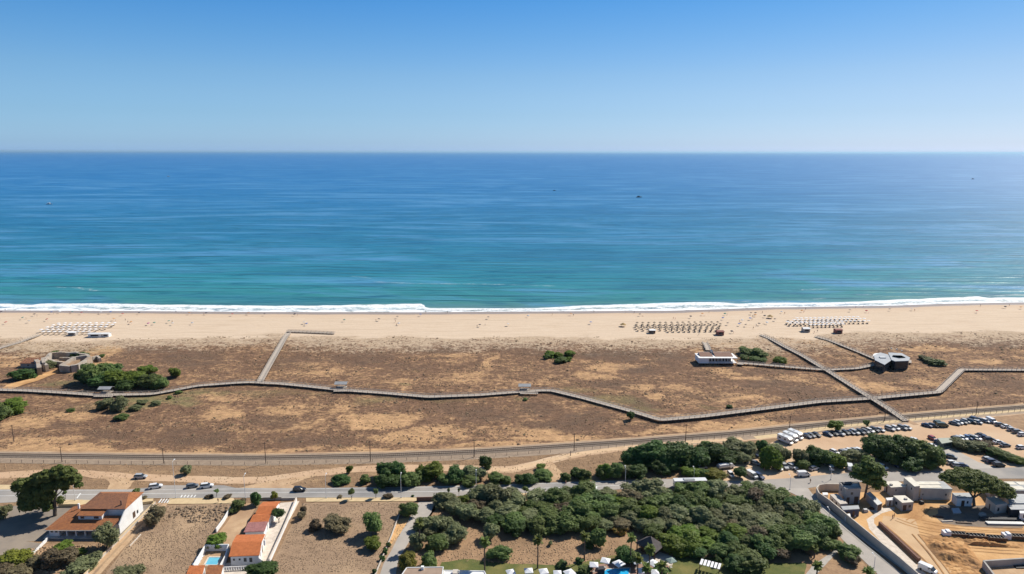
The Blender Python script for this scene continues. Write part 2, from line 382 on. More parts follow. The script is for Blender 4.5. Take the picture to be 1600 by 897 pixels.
def to_px(x, y, z=0):
    dx = x; dy = y; dz = z - HC
    f = dy * _f.y + dz * _f.z; r = dx * _r.x + dy * _r.y + dz * _r.z; u = dx * _u.x + dy * _u.y + dz * _u.z
    return CX + FPX * r / np.maximum(f, 1), CY - FPX * u / np.maximum(f, 1)
# where patches of bare sand, dark heath and green lie: ellipses in metres round surveyed points
def blob(lst, seed):
    w = np.zeros(len(X))
    wx = X + 16 * (fbm(X / 14, Y / 14, seed) - 0.5); wy = Y + 16 * (fbm(X / 14, Y / 14, seed + 5) - 0.5)
    for px, py, rx, ry, v in lst:
        c = G(px, py); s = scale_at(px, py); a = rx / s; b = (G(px, py - ry).y - G(px, py + ry).y) / 2
        q = np.sqrt(((wx - c.x) / a) ** 2 + ((wy - c.y) / b) ** 2)
        w = np.maximum(w, v * sstep(1.25, 0.55, q))
    return w
TAN = [(345, 648, 34, 13, .8), (600, 657, 60, 12, .95), (660, 680, 70, 10, .7), (545, 640, 30, 8, .5), (960, 575, 40, 7, .6), (925, 588, 36, 6, .6), (1000, 606, 30, 6, .7),
       (1025, 622, 20, 6, .7), (1140, 582, 26, 5, .7), (1175, 592, 40, 4, .6), (764, 565, 8, 14, .7), (720, 590, 40, 8, .45), (1360, 606, 50, 7, .65), (1150, 668, 90, 7, .8), (1030, 672, 60, 6, .6),
       (880, 688, 80, 6, .8), (760, 698, 90, 5, .7), (600, 704, 120, 5, .75), (380, 707, 120, 5, .75), (150, 704, 180, 6, .7), (850, 678, 40, 8, .6), (60, 690, 70, 9, .55), (120, 652, 50, 8, .55), (40, 660, 40, 10, .6),
       (1440, 598, 30, 8, .55), (1100, 560, 14, 12, .65), (1020, 560, 30, 5, .4), (1270, 680, 50, 4, .8), (1050, 650, 60, 5, .5), (1150, 622, 60, 6, .55), (1250, 592, 50, 5, .35), (1320, 590, 20, 12, .4),
       (1450, 545, 50, 4, .5), (1540, 565, 26, 5, .6), (1500, 650, 60, 3, .8), (1230, 535, 60, 6, .5), (1150, 540, 40, 6, .55), (110, 560, 60, 6, .4), (160, 550, 30, 8, .6), (170, 570, 20, 6, .6),
       (30, 560, 36, 8, .5), (20, 570, 24, 6, .5), (60, 545, 60, 7, .45), (470, 570, 30, 5, .4), (510, 582, 40, 5, .5), (700, 558, 40, 4, .45), (850, 600, 40, 6, .3), (200, 610, 30, 3, .3), (345, 622, 40, 5, .35),
       (1300, 540, 30, 8, .4), (330, 565, 50, 2, .5), (450, 640, 60, 8, .3), (480, 665, 40, 8, .4), (1080, 610, 30, 8, .35)]
DRK = [(300, 562, 60, 12, .6), (240, 548, 60, 8, .5), (450, 568, 40, 10, .4), (560, 560, 60, 10, .5), (700, 545, 50, 8, .6), (640, 575, 50, 8, .3), (960, 556, 60, 9, .75), (1000, 578, 30, 8, .6), (1040, 560, 30, 14, .6),
       (960, 605, 40, 8, .65), (1000, 632, 30, 10, .5), (1110, 620, 40, 6, .4), (900, 655, 50, 12, .6), (840, 640, 40, 10, .5), (750, 650, 50, 12, .5), (700, 640, 30, 10, .4), (480, 690, 60, 10, .55), (430, 660, 50, 10, .4),
       (300, 680, 60, 12, .55), (170, 680, 50, 8, .5), (90, 665, 40, 8, .35), (1290, 655, 90, 6, .75), (1280, 620, 60, 8, .5), (1240, 610, 50, 8, .5), (1480, 640, 70, 6, .65), (1400, 590, 30, 7, .5), (1560, 600, 50, 10, .55),
       (1550, 538, 60, 6, .6), (1430, 530, 50, 6, .5), (980, 690, 60, 5, .3), (860, 665, 60, 10, .55), (1200, 600, 50, 7, .5), (820, 550, 60, 8, .4), (1180, 580, 60, 6, .35)]
GRN = [(250, 628, 60, 7, .9), (205, 640, 40, 7, .8), (590, 626, 40, 5, .45), (960, 627, 50, 7, .6), (1000, 638, 30, 5, .6), (900, 612, 30, 5, .35), (105, 602, 34, 7, .6), (300, 617, 50, 5, .6), (630, 604, 10, 3, .6), (1185, 556, 46, 8, .6),
       (340, 612, 30, 3, .5), (400, 612, 60, 5, .3), (1100, 635, 10, 4, .4), (60, 545, 60, 8, .3), (820, 622, 14, 3, .5), (100, 548, 90, 8, .3), (450, 616, 80, 4, .25), (700, 625, 40, 5, .3), (150, 640, 40, 8, .25)]
dn = DUNE(X) - Y; sw = WATER(X) - Y; inl = sstep(0, 5, Y - RAIL(X) - 3)
edge = dn + 22 * (fbm(X / 16, Y / 9, 41) - 0.5)
beach = 1 - sstep(-1, 8, edge)
front = sstep(65, 4, dn + 30 * (fbm(X / 40, Y / 40, 55) - 0.5)) * (dn > -8)
attrs = {'beach': beach, 'front': front, 'tan': blob(TAN, 61), 'dark': blob(DRK, 71), 'green': blob(GRN, 81), 'inland': 1 - inl, 'shore': sw}

def ground_material():
    m = bpy.data.materials.new('coastal_ground'); m.use_nodes = True; nt = m.node_tree; N = nt.nodes; L = nt.links; b = N['Principled BSDF']
    b.inputs['Roughness'].default_value = 0.95; b.inputs['Specular IOR Level'].default_value = 0.15
    tc = N.new('ShaderNodeTexCoord')
    def at(n): a = N.new('ShaderNodeAttribute'); a.attribute_name = n; return a.outputs['Fac']
    def noise(s, d=4, sx=1, sy=1, ro=0.6, off=0):
        mp = N.new('ShaderNodeMapping'); mp.inputs['Scale'].default_value = (sx, sy, 1); mp.inputs['Location'].default_value = (off, off, 0); L.new(tc.outputs['Object'], mp.inputs[0])
        n = N.new('ShaderNodeTexNoise'); n.inputs['Scale'].default_value = s; n.inputs['Detail'].default_value = d; n.inputs['Roughness'].default_value = ro; L.new(mp.outputs[0], n.inputs['Vector']); return n.outputs['Fac']
    def rng(x, a, b_, c=0, d=1):
        r = N.new('ShaderNodeMapRange'); r.inputs[1].default_value = a; r.inputs[2].default_value = b_; r.inputs[3].default_value = c; r.inputs[4].default_value = d; L.new(x, r.inputs[0]); return r.outputs[0]
    def math_(op, x, y):
        n = N.new('ShaderNodeMath'); n.operation = op
        for i, v in enumerate((x, y)):
            if isinstance(v, (int, float)): n.inputs[i].default_value = v
            else: L.new(v, n.inputs[i])
        return n.outputs[0]
    def mix(f, a, c):
        n = N.new('ShaderNodeMix'); n.data_type = 'RGBA'
        if isinstance(f, (int, float)): n.inputs[0].default_value = f
        else: L.new(f, n.inputs[0])
        for k, v in ((6, a), (7, c)):
            if isinstance(v, tuple): n.inputs[k].default_value = (*v, 1)
            else: L.new(v, n.inputs[k])
        return n.outputs[2]
    fine = noise(0.9, 6, .8, 1, ro=0.72); med = noise(0.13, 8, .6, 1.1, ro=0.7); big = noise(0.022, 6, .75, 1.2, ro=.62, off=13); mott = noise(0.42, 6, .8, 1, ro=.68, off=31)
    # scrub: dark heath, brown heath, dry straw
    heath = mix(rng(fine, .38, .62), (0.118, 0.068, 0.044), (0.215, 0.127, 0.078))
    straw = mix(rng(mott, .35, .65), (0.53, 0.33, 0.17), (0.37, 0.22, 0.12))
    tanw = math_('ADD', math_('MULTIPLY', at('tan'), 0.50), math_('ADD', math_('MULTIPLY', big, 0.62), math_('MULTIPLY', med, 0.75)))
    tanw = math_('ADD', tanw, math_('ADD', math_('MULTIPLY', at('dark'), -0.32), math_('MULTIPLY', fine, 0.42)))
    grain = noise(0.28, 8, .8, 1.0, ro=.78, off=57); speck = noise(0.55, 7, .9, .8, ro=.75, off=91); speck2 = noise(0.17, 7, .7, 1.1, ro=.7, off=7)
    amt = math_('ADD', rng(tanw, .66, 1.30, -.05, 1.05), math_('MULTIPLY', math_('SUBTRACT', speck, .5), 2.3))
    amt = math_('ADD', amt, math_('MULTIPLY', math_('SUBTRACT', speck2, .5), 1.5))
    col = mix(rng(amt, .32, .86), heath, straw)
    hs = N.new('ShaderNodeHueSaturation'); L.new(col, hs.inputs['Color']); L.new(rng(math_('ADD', grain, math_('MULTIPLY', mott, .5)),   .52, 1.0, .50, 1.55), hs.inputs['Value']); col = hs.outputs[0]
    grey = mix(rng(mott, .4, .6), (0.140, 0.098, 0.070), (0.092, 0.065, 0.048))
    col = mix(math_('MULTIPLY', at('dark'), rng(med, .35, .6)), col, grey)
    gr = mix(rng(fine, .4, .6), (0.135, 0.135, 0.06), (0.21, 0.18, 0.085))
    col = mix(math_('MULTIPLY', at('green'), rng(med, .3, .55)), col, gr)
    # bare sand showing between the plants near the beach
    sandc = mix(rng(mott, .3, .7), (0.50, 0.385, 0.275), (0.43, 0.32, 0.22))
    fw = math_('ADD', math_('MULTIPLY', at('front'), 0.30), math_('ADD', math_('MULTIPLY', speck, 0.8), math_('MULTIPLY', med, 0.4)))
    col = mix(math_('MULTIPLY', rng(fw, .76, .90), rng(at('front'), 0.02, .5)), col, sandc)
    # open beach
    streak = noise(0.05, 5, 1, 9, off=3); pr = noise(0.35, 5, 1, 2.5)
    bs = mix(rng(streak, .35, .7), (0.62, 0.495, 0.375), (0.54, 0.415, 0.30))
    bs = mix(rng(pr, .5, .75, 0, .5), bs, (0.46, 0.35, 0.25)); tl = noise(.02, 6, .5, 11, .62, off=71); bs = mix(rng(tl, .56, .64, 0, .45), bs, (0.44, 0.33, 0.235))
    pit = noise(.8, 5, .8, 1, .75, off=17); bs = mix(rng(pit, .52, .72, 0, .45), bs, (0.42, 0.315, 0.225))
    # damp and wet sand close to the water
    wsh = math_('ADD', at('shore'), math_('MULTIPLY', math_('SUBTRACT', noise(0.03, 3), .5), 8))
    bs = mix(rng(wsh, 26, 12, 0, .6), bs, (0.52, 0.385, 0.275)); bs = mix(rng(wsh, 8.5, 5.5), bs, (0.30, 0.235, 0.19))
    col = mix(at('beach'), col, bs)
    soil = mix(rng(mott, .35, .65), (0.30, 0.195, 0.115), (0.22, 0.14, 0.085)); soil = mix(rng(med, .52, .72), soil, (0.42, 0.275, 0.155))
    col = mix(at('inland'), col, soil)
    L.new(col, b.inputs['Base Color'])
    L.new(rng(wsh, 9, 5, .95, .35), b.inputs['Roughness'])
    bp = N.new('ShaderNodeBump'); bp.inputs['Distance'].default_value = 0.55
    L.new(rng(at('beach'), 0, 1, 0.75, 0.12), bp.inputs['Strength']); L.new(math_('ADD', fine, math_('MULTIPLY', mott, 1.0)), bp.inputs['Height']); L.new(bp.outputs[0], b.inputs['Normal'])
    return m
ground = mesh_np('ground', np.stack([X, Y, Z], 1), FQ, ground_material(), smooth=True); tag(ground, kind='structure')
for k, v in attrs.items():
    a = ground.data.attributes.new(k, 'FLOAT', 'POINT'); a.data.foreach_set('value', v.astype(np.float32))

# ---------------------------------------------------------------- low heath growing on the dunes (uncountable)
def tuft_mesh(name, cx, cy, rr, hh, zz, m_, rng_, per=5):
    n = len(cx); k = 6
    ang = np.arange(k) / k * 2 * np.pi
    V = []; 
    jr = rng_.uniform(0.7, 1.25, (n, k)); ja = rng_.uniform(0, 6.28, n)
    a = ang[None, :] + ja[:, None]
    low = np.stack([cx[:, None] + np.cos(a) * rr[:, None] * jr, cy[:, None] + np.sin(a) * rr[:, None] * jr, np.repeat((zz - 0.08)[:, None], k, 1)], 2)
    mid = np.stack([cx[:, None] + np.cos(a + .3) * rr[:, None] * jr * .65, cy[:, None] + np.sin(a + .3) * rr[:, None] * jr * .65, zz[:, None] + hh[:, None] * rng_.uniform(.65, 1.0, (n, k))], 2)
    top = np.stack([cx, cy, zz + hh * .95], 1)[:, None, :]
    Vv = np.concatenate([low, mid, top], 1).reshape(-1, 3)
    base = (np.arange(n) * (2 * k + 1))[:, None]
    tris = []
    for i in range(k):
        j = (i + 1) % k
        tris += [(i, j, k + j), (i, k + j, k + i), (k + i, k + j, 2 * k)]
    T = np.array(tris)
    F = (base[:, :, None] + T[None]).reshape(-1, 3)
    return mesh_np(name, Vv, F, m_, smooth=False)
rg = np.random.default_rng(5)
n = 120000
tx = rg.uniform(-430, 430, n); ty = rg.uniform(235, 450, n)
dnn = DUNE(tx) - ty; keep = (dnn > -1) & (ty > RAIL(tx) + 6) & (np.abs(tx) < ty * .80 + 25)
dens = 0.03 + 0.6 * sstep(.46, .62, fbm(tx / 11, ty / 7, 91)) * (.3 + .9 * sstep(.4, .6, fbm(tx / 3, ty / 3, 95))) ; dens *= 1 - .55 * sstep(40, 2, dnn)
px_, py_ = to_px(tx, ty)
for (a, b, rx, ry, v) in TAN: dens = dens * (1 - .6 * v * sstep(1.2, .5, np.sqrt(((px_ - a) / rx) ** 2 + ((py_ - b) / ry) ** 2)))
keep &= rg.uniform(0, 1, n) < dens
tx, ty = tx[keep], ty[keep]; rr = rg.uniform(.2, .55, len(tx)) * (1 + .9 * (rg.uniform(0, 1, len(tx)) > .95)); hh = rr * rg.uniform(.3, .6, len(tx))
zz = height(tx, ty)
M_HEATH = mat('heath_tufts', (0.21, 0.135, 0.085), (0.135, 0.085, 0.056), 0.04, 0.95, c3=(0.155, 0.12, 0.07), s3=0.25, detail=6)
tag(tuft_mesh('heath', tx, ty, rr, hh, zz, M_HEATH, rg), 'low brown heath clumps covering the dunes behind the beach', 'heath', kind='stuff')
# ================================================================ THE SEA
sx = np.concatenate([-np.geomspace(300000, 790, 26), np.arange(-760, 760, 3.0), np.geomspace(765, 300000, 26)])
u1 = np.arange(-4, 60, 0.8); u2 = 60 + np.cumsum(np.linspace(.9, 6, 300)); u3 = np.geomspace(u2[-1] + 8, 300000, 80)
uu = np.concatenate([u1, u2, u3]); SX, UU = np.meshgrid(sx, uu)
wl = WATER(np.clip(SX, -560, 560)); fo = FOAM(np.clip(SX, -560, 560)); SY = wl + UU
SXf, SYf, Uf = SX.ravel(), SY.ravel(), UU.ravel()
fu = (Uf / np.maximum(fo - wl, 2).ravel())                       # 1 at the outer edge of the surf
phase = SYf + SXf * 0.045 + 30 * (fbm(SXf / 260, SYf / 90, 101, 3) - .5)
amp = sstep(5, 40, Uf) * (0.25 + 0.75 * fbm(SXf / 120, SYf / 35, 111, 3)) * sstep(1500, 500, Uf)
near = sstep(10, 50, Uf) * sstep(140, 60, Uf)
sw1 = np.sin(phase * 2 * np.pi / 17.0); sw1 = np.where(sw1 > 0, sw1 ** 2, sw1 * .4)
sz = SEA_Z + amp * (0.38 * sw1 + 0.12 * np.sin((SYf - SXf * .10 + 30 * fbm(SXf / 90, SYf / 50, 7)) * 2 * np.pi / 9.5)) + 0.12 * (fbm(SXf / 14, SYf / 5, 121, 3) - .5) * sstep(900, 100, Uf) * sstep(0, 12, Uf)
sz += sstep(.75, 1.0, fu) * sstep(1.25, 1.02, fu) * 0.5 * (Uf > 2)       # the breaking crest
streaks = [((90, 449), (120, 450)), ((120, 450), (150, 454)), ((555, 432), (575, 434.5)), ((590, 440.5), (640, 443)), ((640, 443), (720, 443.5)), ((720, 443.5), (780, 444.5)), ((780, 444.5), (860, 447)),
           ((1200, 472.5), (1228, 472)), ((1250, 469), (1272, 468)), ((1272, 467), (1286, 466)), ((1255, 452.5), (1290, 451.5)), ((1345, 461), (1358, 460)), ((1440, 438.5), (1455, 437.5)), ((1515, 450), (1535, 450)),
           ((1545, 463.5), (1600, 459.5)), ((1120, 472.5), (1170, 471)), ((1450, 452), (1600, 441)), ((180, 475), (230, 476))]
f2 = np.zeros(len(SXf)); wy2 = SYf + 5 * (fbm(SXf / 6, SYf / 6, 131, 3) - .5)
for (a, b) in streaks:
    A = G(a[0], a[1], SEA_Z); B = G(b[0], b[1], SEA_Z); t = np.clip((SXf - A.x) / (B.x - A.x), 0, 1); yy = A.y + (B.y - A.y) * t
    q = np.sqrt(((wy2 - yy) / 2.6) ** 2 + (np.maximum(0, np.maximum(A.x - SXf, SXf - B.x)) / 5) ** 2)
    f2 = np.maximum(f2, (0.42 if b[0] == 1600 and a[0] == 1450 else .8) * sstep(1.0, .25, q))
def sea_material():
    m = bpy.data.materials.new('sea_water'); m.use_nodes = True; nt = m.node_tree; N = nt.nodes; L = nt.links; b = N['Principled BSDF']
    b.inputs['Specular IOR Level'].default_value = 0.35; b.inputs['IOR'].default_value = 1.33
    geo = N.new('ShaderNodeNewGeometry')
    def at(n): a = N.new('ShaderNodeAttribute'); a.attribute_name = n; return a.outputs['Fac']
    def noise(s, d, sx, sy, ro=.6, off=0, dist=0, rot=0):
        mp = N.new('ShaderNodeMapping'); mp.inputs['Rotation'].default_value = (0, 0, rot); mp.inputs['Scale'].default_value = (sx, sy, 1); mp.inputs['Location'].default_value = (off, off, 0); L.new(geo.outputs['Position'], mp.inputs[0])
        n = N.new('ShaderNodeTexNoise'); n.inputs['Scale'].default_value = s; n.inputs['Detail'].default_value = d; n.inputs['Roughness'].default_value = ro; n.inputs['Distortion'].default_value = dist
        L.new(mp.outputs[0], n.inputs['Vector']); return n.outputs['Fac']
    def rng(x, a, b_, c=0, d=1):
        r = N.new('ShaderNodeMapRange'); r.inputs[1].default_value = a; r.inputs[2].default_value = b_; r.inputs[3].default_value = c; r.inputs[4].default_value = d; L.new(x, r.inputs[0]); return r.outputs[0]
    def M(op, x, y=0):
        n = N.new('ShaderNodeMath'); n.operation = op
        for i, v in enumerate((x, y)):
            if isinstance(v, (int, float)): n.inputs[i].default_value = v
            else: L.new(v, n.inputs[i])
        return n.outputs[0]
    def mix(f, a, c):
        n = N.new('ShaderNodeMix'); n.data_type = 'RGBA'; L.new(f, n.inputs[0])
        for k, v in ((6, a), (7, c)):
            if isinstance(v, tuple): n.inputs[k].default_value = (*v, 1)
            else: L.new(v, n.inputs[k])
        return n.outputs[2]
    # the body colour deepens with distance offshore: log of distance
    lg = M('LOGARITHM', M('MAXIMUM', at('shore'), 3), 10)
    lgn = M('ADD', lg, M('MULTIPLY', M('SUBTRACT', noise(.004, 3, 1, 2.5), .5), .22))
    cr = N.new('ShaderNodeValToRGB'); L.new(rng(lgn, 0.7, 4.2), cr.inputs[0]); e = cr.color_ramp.elements
    def pos(d): return (math.log10(d) - .7) / 3.5
    stops = [(6, (0.24, 0.235, 0.17)), (16, (0.125, 0.235, 0.205)), (45, (0.040, 0.215, 0.205)), (130, (0.026, 0.215, 0.255)), (300, (0.018, 0.175, 0.285)), (700, (0.012, 0.150, 0.31)), (1800, (0.010, 0.14, 0.35)), (9000, (0.008, 0.130, 0.37))]
    e[0].position = pos(stops[0][0]); e[0].color = (*stops[0][1], 1); e[1].position = pos(stops[-1][0]); e[1].color = (*stops[-1][1], 1)
    for d, c in stops[1:-1]: q = e.new(pos(d)); q.color = (*c, 1)
    col = cr.outputs[0]
    # slicks and wind lanes, then the swell's shading painted as colour
    sl = noise(.0016, 7, 1, 4.5, .62, 5, 2.6, .03); sl2 = noise(.014, 6, 1, 4, .64, 2, 1.0)
    col = mix(rng(sl, .50, .62, 0, .7), col, (0.09, 0.26, 0.48)); col = mix(rng(sl, .50, .34, 0, .35), col, (0.008, 0.085, 0.22)); col = mix(M('MULTIPLY', rng(sl2, .50, .70, 0, .45), rng(at('shore'), 250, 1100, .15, 1)), col, (0.07, 0.23, 0.38))
    dk = noise(.036, 6, .42, 1.9, .66, 9, .8, -.05); col = mix(M('MULTIPLY', rng(dk, .50, .64, 0, .62), rng(at('shore'), 2600, 300)), col, (0.005, 0.080, 0.145))  # dark wave lines: swell shading painted into the water colour
    col = mix(M('MULTIPLY', rng(dk, .46, .34, 0, .28), rng(at('shore'), 2600, 200)), col, (0.07, 0.27, 0.36))  # matching lighter lines painted between the dark ones
    col = mix(M('MULTIPLY', rng(at('face'), .15, .75, 0, .95), rng(noise(.02, 3, .25, 1.5, off=21), .36, .56)), col, (0.008, 0.09, 0.105))  # wave fronts painted darker in place of their weaker reflection
    # surf
    fn = noise(.22, 6, .45, 1, .7); fn2 = noise(.9, 5, .6, 1, .65); fnb = noise(.045, 4, 1, 1)
    fu_ = M('ADD', at('surf'), M('MULTIPLY', M('SUBTRACT', fnb, .5), .42))
    inside = M('MULTIPLY', rng(fu_, 1.06, .97), rng(at('surf'), -.4, .02))
    body = rng(M('ADD', M('MULTIPLY', fn, .75), M('MULTIPLY', fn2, .45)), .50, .70)
    crest = M('MULTIPLY', rng(fu_, .60, .9), rng(fn2, .25, .5)); swash = M('MULTIPLY', rng(at('surf'), .45, .12), rng(fn, .34, .5))
    fo_ = M('MULTIPLY', inside, M('MINIMUM', M('ADD', M('ADD', body, crest), swash), 1))
    f2_ = M('MULTIPLY', M('MULTIPLY', at('streak'), .8), M('MULTIPLY', rng(fn2, .42, .62), rng(fn, .42, .58)))
    foam = M('MINIMUM', M('MAXIMUM', fo_, f2_), 1)
    col = mix(foam, col, (0.80, 0.82, 0.84))
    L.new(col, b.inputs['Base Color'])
    L.new(M('MAXIMUM', rng(at('shore'), 40, 2500, .36, .5), M('MULTIPLY', foam, .9)), b.inputs['Roughness'])
    w1 = noise(.12, 5, .55, 1.5, .6); w2 = noise(.9, 3, .8, 1.2); w3 = noise(.012, 4, .5, 3, .6)
    bp = N.new('ShaderNodeBump'); bp.inputs['Distance'].default_value = 1.2; bp.inputs['Strength'].default_value = .55
    L.new(M('ADD', M('ADD', w1, M('MULTIPLY', w2, .14)), M('MULTIPLY', w3, 3.0)), bp.inputs['Height']); L.new(bp.outputs[0], b.inputs['Normal'])
    return m
nsx, nsy = len(sx), len(uu)
jj = (np.arange(nsy - 1)[:, None] * nsx + np.arange(nsx - 1)[None, :]).ravel()
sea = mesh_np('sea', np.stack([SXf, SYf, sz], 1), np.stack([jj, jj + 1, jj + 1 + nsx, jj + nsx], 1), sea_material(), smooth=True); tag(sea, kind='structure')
for k, v in (('shore', Uf), ('surf', fu), ('streak', f2), ('face', np.clip(-np.cos(phase * 2 * np.pi / 17.0), 0, 1) ** 2 * np.clip(amp * 1.9, 0, 1) * sstep(1500, 600, Uf))):  # face: mask for the painted darkening of wave fronts
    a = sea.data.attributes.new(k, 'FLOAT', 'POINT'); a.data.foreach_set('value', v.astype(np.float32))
# ================================================================ ROADS, TRACKS, YARDS
sheet('dirt_parking_ground', [(1120, 726), (1180, 700), (1222, 686), (1310, 671), (1420, 659.5), (1500, 652), (1640, 640), (1640, 737), (1480, 740), (1330, 743), (1240, 750), (1130, 755), (1104, 738)], .01, M_PARK, .8)
sheet('scrub_patch', [(1548, 652), (1640, 644), (1640, 678), (1600, 672), (1575, 664)], .03, M_SCRUBG, .8)
sheet('bush_bed', [(1480, 690), (1540, 694), (1600, 716), (1605, 726), (1560, 722), (1500, 706)], .03, M_SCRUBG, .8)
strip('dirt_track', [(-60, 745), (0, 743), (60, 739.5), (135, 739), (175, 744), (250, 747), (330, 750), (400, 751), (440, 747), (500, 738.5), (560, 732), (640, 731), (720, 732), (770, 734), (800, 735), (842, 724), (892, 711),
      (950, 702.5), (1010, 696.5), (1090, 690), (1160, 685.5), (1225, 679)], 5.4, .02, M_PARK, .9, smoothn=3)
strip('dirt_track', [(770, 734), (800, 735), (842, 724), (892, 711), (950, 702.5), (1010, 696.5), (1090, 690), (1160, 685.5)], 2.8, .05, mat('worn_track', (.62, .44, .28), (.55, .38, .23), .3, .95), .5, smoothn=3)
strip('dirt_track', [(1180, 684), (1225, 679), (1310, 666.5), (1420, 656.2), (1500, 649), (1640, 637)], 3.2, .035, M_PAVE, .4)
sheet('dirt_junction', [(158, 744), (215, 748), (205, 756), (198, 765), (168, 765), (172, 756)], .045, M_DIRT, .6)
sheet('dirt_junction', [(360, 765), (400, 756), (455, 747), (500, 741), (475, 750), (455, 757), (470, 764)], .045, M_DIRT, .6)
strip('dirt_spur', [(850, 720), (862, 733), (872, 752)], 6, .03, M_DIRT, 1.2)
sheet('dirt_verge', [(-60, 758), (0, 758), (70, 757), (90, 760), (95, 765), (-60, 766)], .035, M_PAVE, .4)
sheet('fort_path', [(0, 611), (12, 603), (50, 592), (88, 578), (92, 583), (60, 596), (36, 603), (14, 612)], .25, M_SITE, .5, terrain=True)
strip('sandy_footpath', [(1395, 648), (1415, 656), (1432, 664)], 2.5, .05, M_DIRT, .4)
# main road with kerbs and markings
ROADU = [(-80, 765), (0, 765), (200, 765), (232, 762), (250, 758.5), (350, 758.5), (368, 762.5), (460, 763), (620, 761), (760, 758), (860, 754), (960, 751), (1040, 748.5), (1150, 752), (1240, 747), (1290, 742), (1340, 738), (1420, 737), (1480, 736), (1504, 733), (1560, 731), (1640, 729)]
ROADL = [(-80, 787), (0, 786), (120, 781), (230, 778), (400, 777), (620, 777), (700, 776), (800, 771), (900, 768.5), (1000, 763), (1100, 761), (1210, 766), (1240, 766), (1262, 763), (1300, 757), (1350, 753), (1460, 752), (1500, 748), (1640, 748)]
sheet('road', ROADU + ROADL[::-1], .06, M_ASPH, 0, step=6)
strip('road_marking', [(-60, 775.5), (0, 775.2), (100, 773.5), (230, 771.5), (400, 770), (620, 769), (700, 768), (800, 764.5), (900, 761.5), (1000, 757.2), (1040, 755.6)], .22, .085, M_PAINT)
strip('road_marking', [(-60, 766.5), (0, 766.4), (200, 766.2), (370, 764.3), (460, 764.4), (620, 762.4), (760, 759.4), (860, 755.6), (960, 752.4)], .18, .085, M_PAINT)
strip('kerb', [(130, 781.6), (230, 778.4), (400, 777.4), (620, 777.4), (700, 776.4)], .3, .14, M_KERB)
for k in range(5): sheet('road_marking', [(1206/4 - 10 + k * 5.2 - 10, 777.6), (1206/4 - 8 + k * 5.2 - 10, 777.6), (1206/4 - 5.5 + k * 5.2 - 10, 773.6), (1206/4 - 7.5 + k * 5.2 - 10, 773.6)], .09, M_PAINT, 0)
for k in range(4): sheet('road_marking', [(247 + k * 4.2, 786), (249.2 + k * 4.2, 786), (254 + k * 4.2, 779.5), (252 + k * 4.2, 779.5)], .09, M_PAINT, 0)
for (a, b) in ((1113, 1117), (1130, 1134)): sheet('road_marking', [(a - 201, 757.5), (b - 201, 757.5), (b - 201, 764), (a - 201, 764)], .09, M_PAINT, 0)
for k in range(3): sheet('road_marking', [(119 + k * 1.5, 779), (121 + k * 1.5, 779), (127 + k*2, 771), (125 + k*2, 771)], .09, M_PAINT, 0) if k == 0 else None
sheet('pavement', [(90, 787), (92, 781.5), (205, 780), (240, 779.3), (238, 784), (205, 787), (125, 790), (92, 791)], .12, M_PAVE, .1)
sheet('pavement', [(265, 779), (365, 778.5), (368, 787), (262, 788)], .12, M_PAVE, .1)
sheet('pavement', [(478, 778.3), (696, 777.6), (697, 783), (478, 784.5)], .12, M_PAVE, .1)
sheet('pavement', [(697, 777.4), (760, 774.5), (830, 770.5), (832, 772.5), (760, 778), (700, 783)], .12, M_PAVE, .2)
# side road on the right, down to the lower edge
sheet('side_road', [(1212, 764), (1262, 762.5), (1270, 773), (1300, 807), (1355, 853), (1405, 893), (1440, 925), (1400, 925), (1345, 872), (1316, 843), (1272, 788), (1236, 770)], .075, M_ASPHL, 0)
strip('pavement', [(1266, 772), (1274, 788), (1305, 812), (1358, 853), (1406, 888), (1450, 925)], 2.2, .14, M_CONC, off=1.2)
strip('kerb', [(1267, 774), (1298, 808), (1353, 853), (1402, 892), (1440, 922)], .35, .17, M_KERB)
sheet('car_park_road', [(1450, 693), (1464, 692), (1496, 705), (1528, 722), (1560, 732), (1560, 738), (1504, 738), (1488, 722), (1470, 706)], .045, M_ASPHL, .3)
# plots south of the road
sheet('dry_field', [(245, 790), (365, 787), (360, 800), (330, 840), (300, 897), (290, 930), (150, 930), (165, 897)], .03, M_FIELD, .4)
sheet('dry_field', [(474, 786), (690, 784), (622, 870), (595, 930), (400, 930), (425, 880)], .03, M_FIELD, .3)
sheet('dry_field', [(682, 784), (800, 778), (1000, 790), (1260, 800), (1320, 840), (1340, 870), (1390, 925), (580, 925), (640, 860)], .03, M_SCRUBG, .3)
sheet('house_yard', [(-80, 792), (125, 790), (205, 788), (245, 786), (238, 800), (208, 822), (188, 840), (182, 846), (40, 846), (70, 850), (48, 869), (-80, 872)], .04, M_YARD, .5)
sheet('house_garden', [(-80, 872), (48, 869), (74, 850), (186, 846), (170, 865), (146, 890), (120, 925), (-80, 925)], .035, M_SCRUBG, .5)
strip('gravel_lane', [(254, 786), (232, 808), (205, 833), (175, 865), (150, 892), (120, 925)], 4.2, .055, M_DIRT, .1)
strip('grass_strip', [(255, 786), (233, 808), (206, 833), (176, 865), (151, 892), (121, 925)], .8, .075, M_FIELD, .25)
sheet('driveway', [(382, 786), (400, 787), (398, 796), (390, 812), (372, 840), (362, 853), (345, 853), (338, 838), (352, 820), (366, 800)], .05, M_DIRT, .15)
sheet('paved_yard', [(438, 786), (468, 783), (462, 795), (444, 828), (420, 881), (412, 897), (380, 897), (404, 876), (412, 850), (424, 806)], .05, M_PAVW, .1)
sheet('pool_terrace', [(320, 862), (355, 862), (350, 886), (305, 886), (312, 872)], .06, M_DIRT, 0)
sheet('front_terrace', [(350, 880), (395, 878), (380, 925), (335, 925)], .06, M_PAVW, 0)
sheet('concrete_drive', [(655, 784), (678, 784), (674, 800), (650, 830), (625, 870), (612, 925), (585, 925), (600, 880), (625, 835)], .055, M_ASPHL, .3)
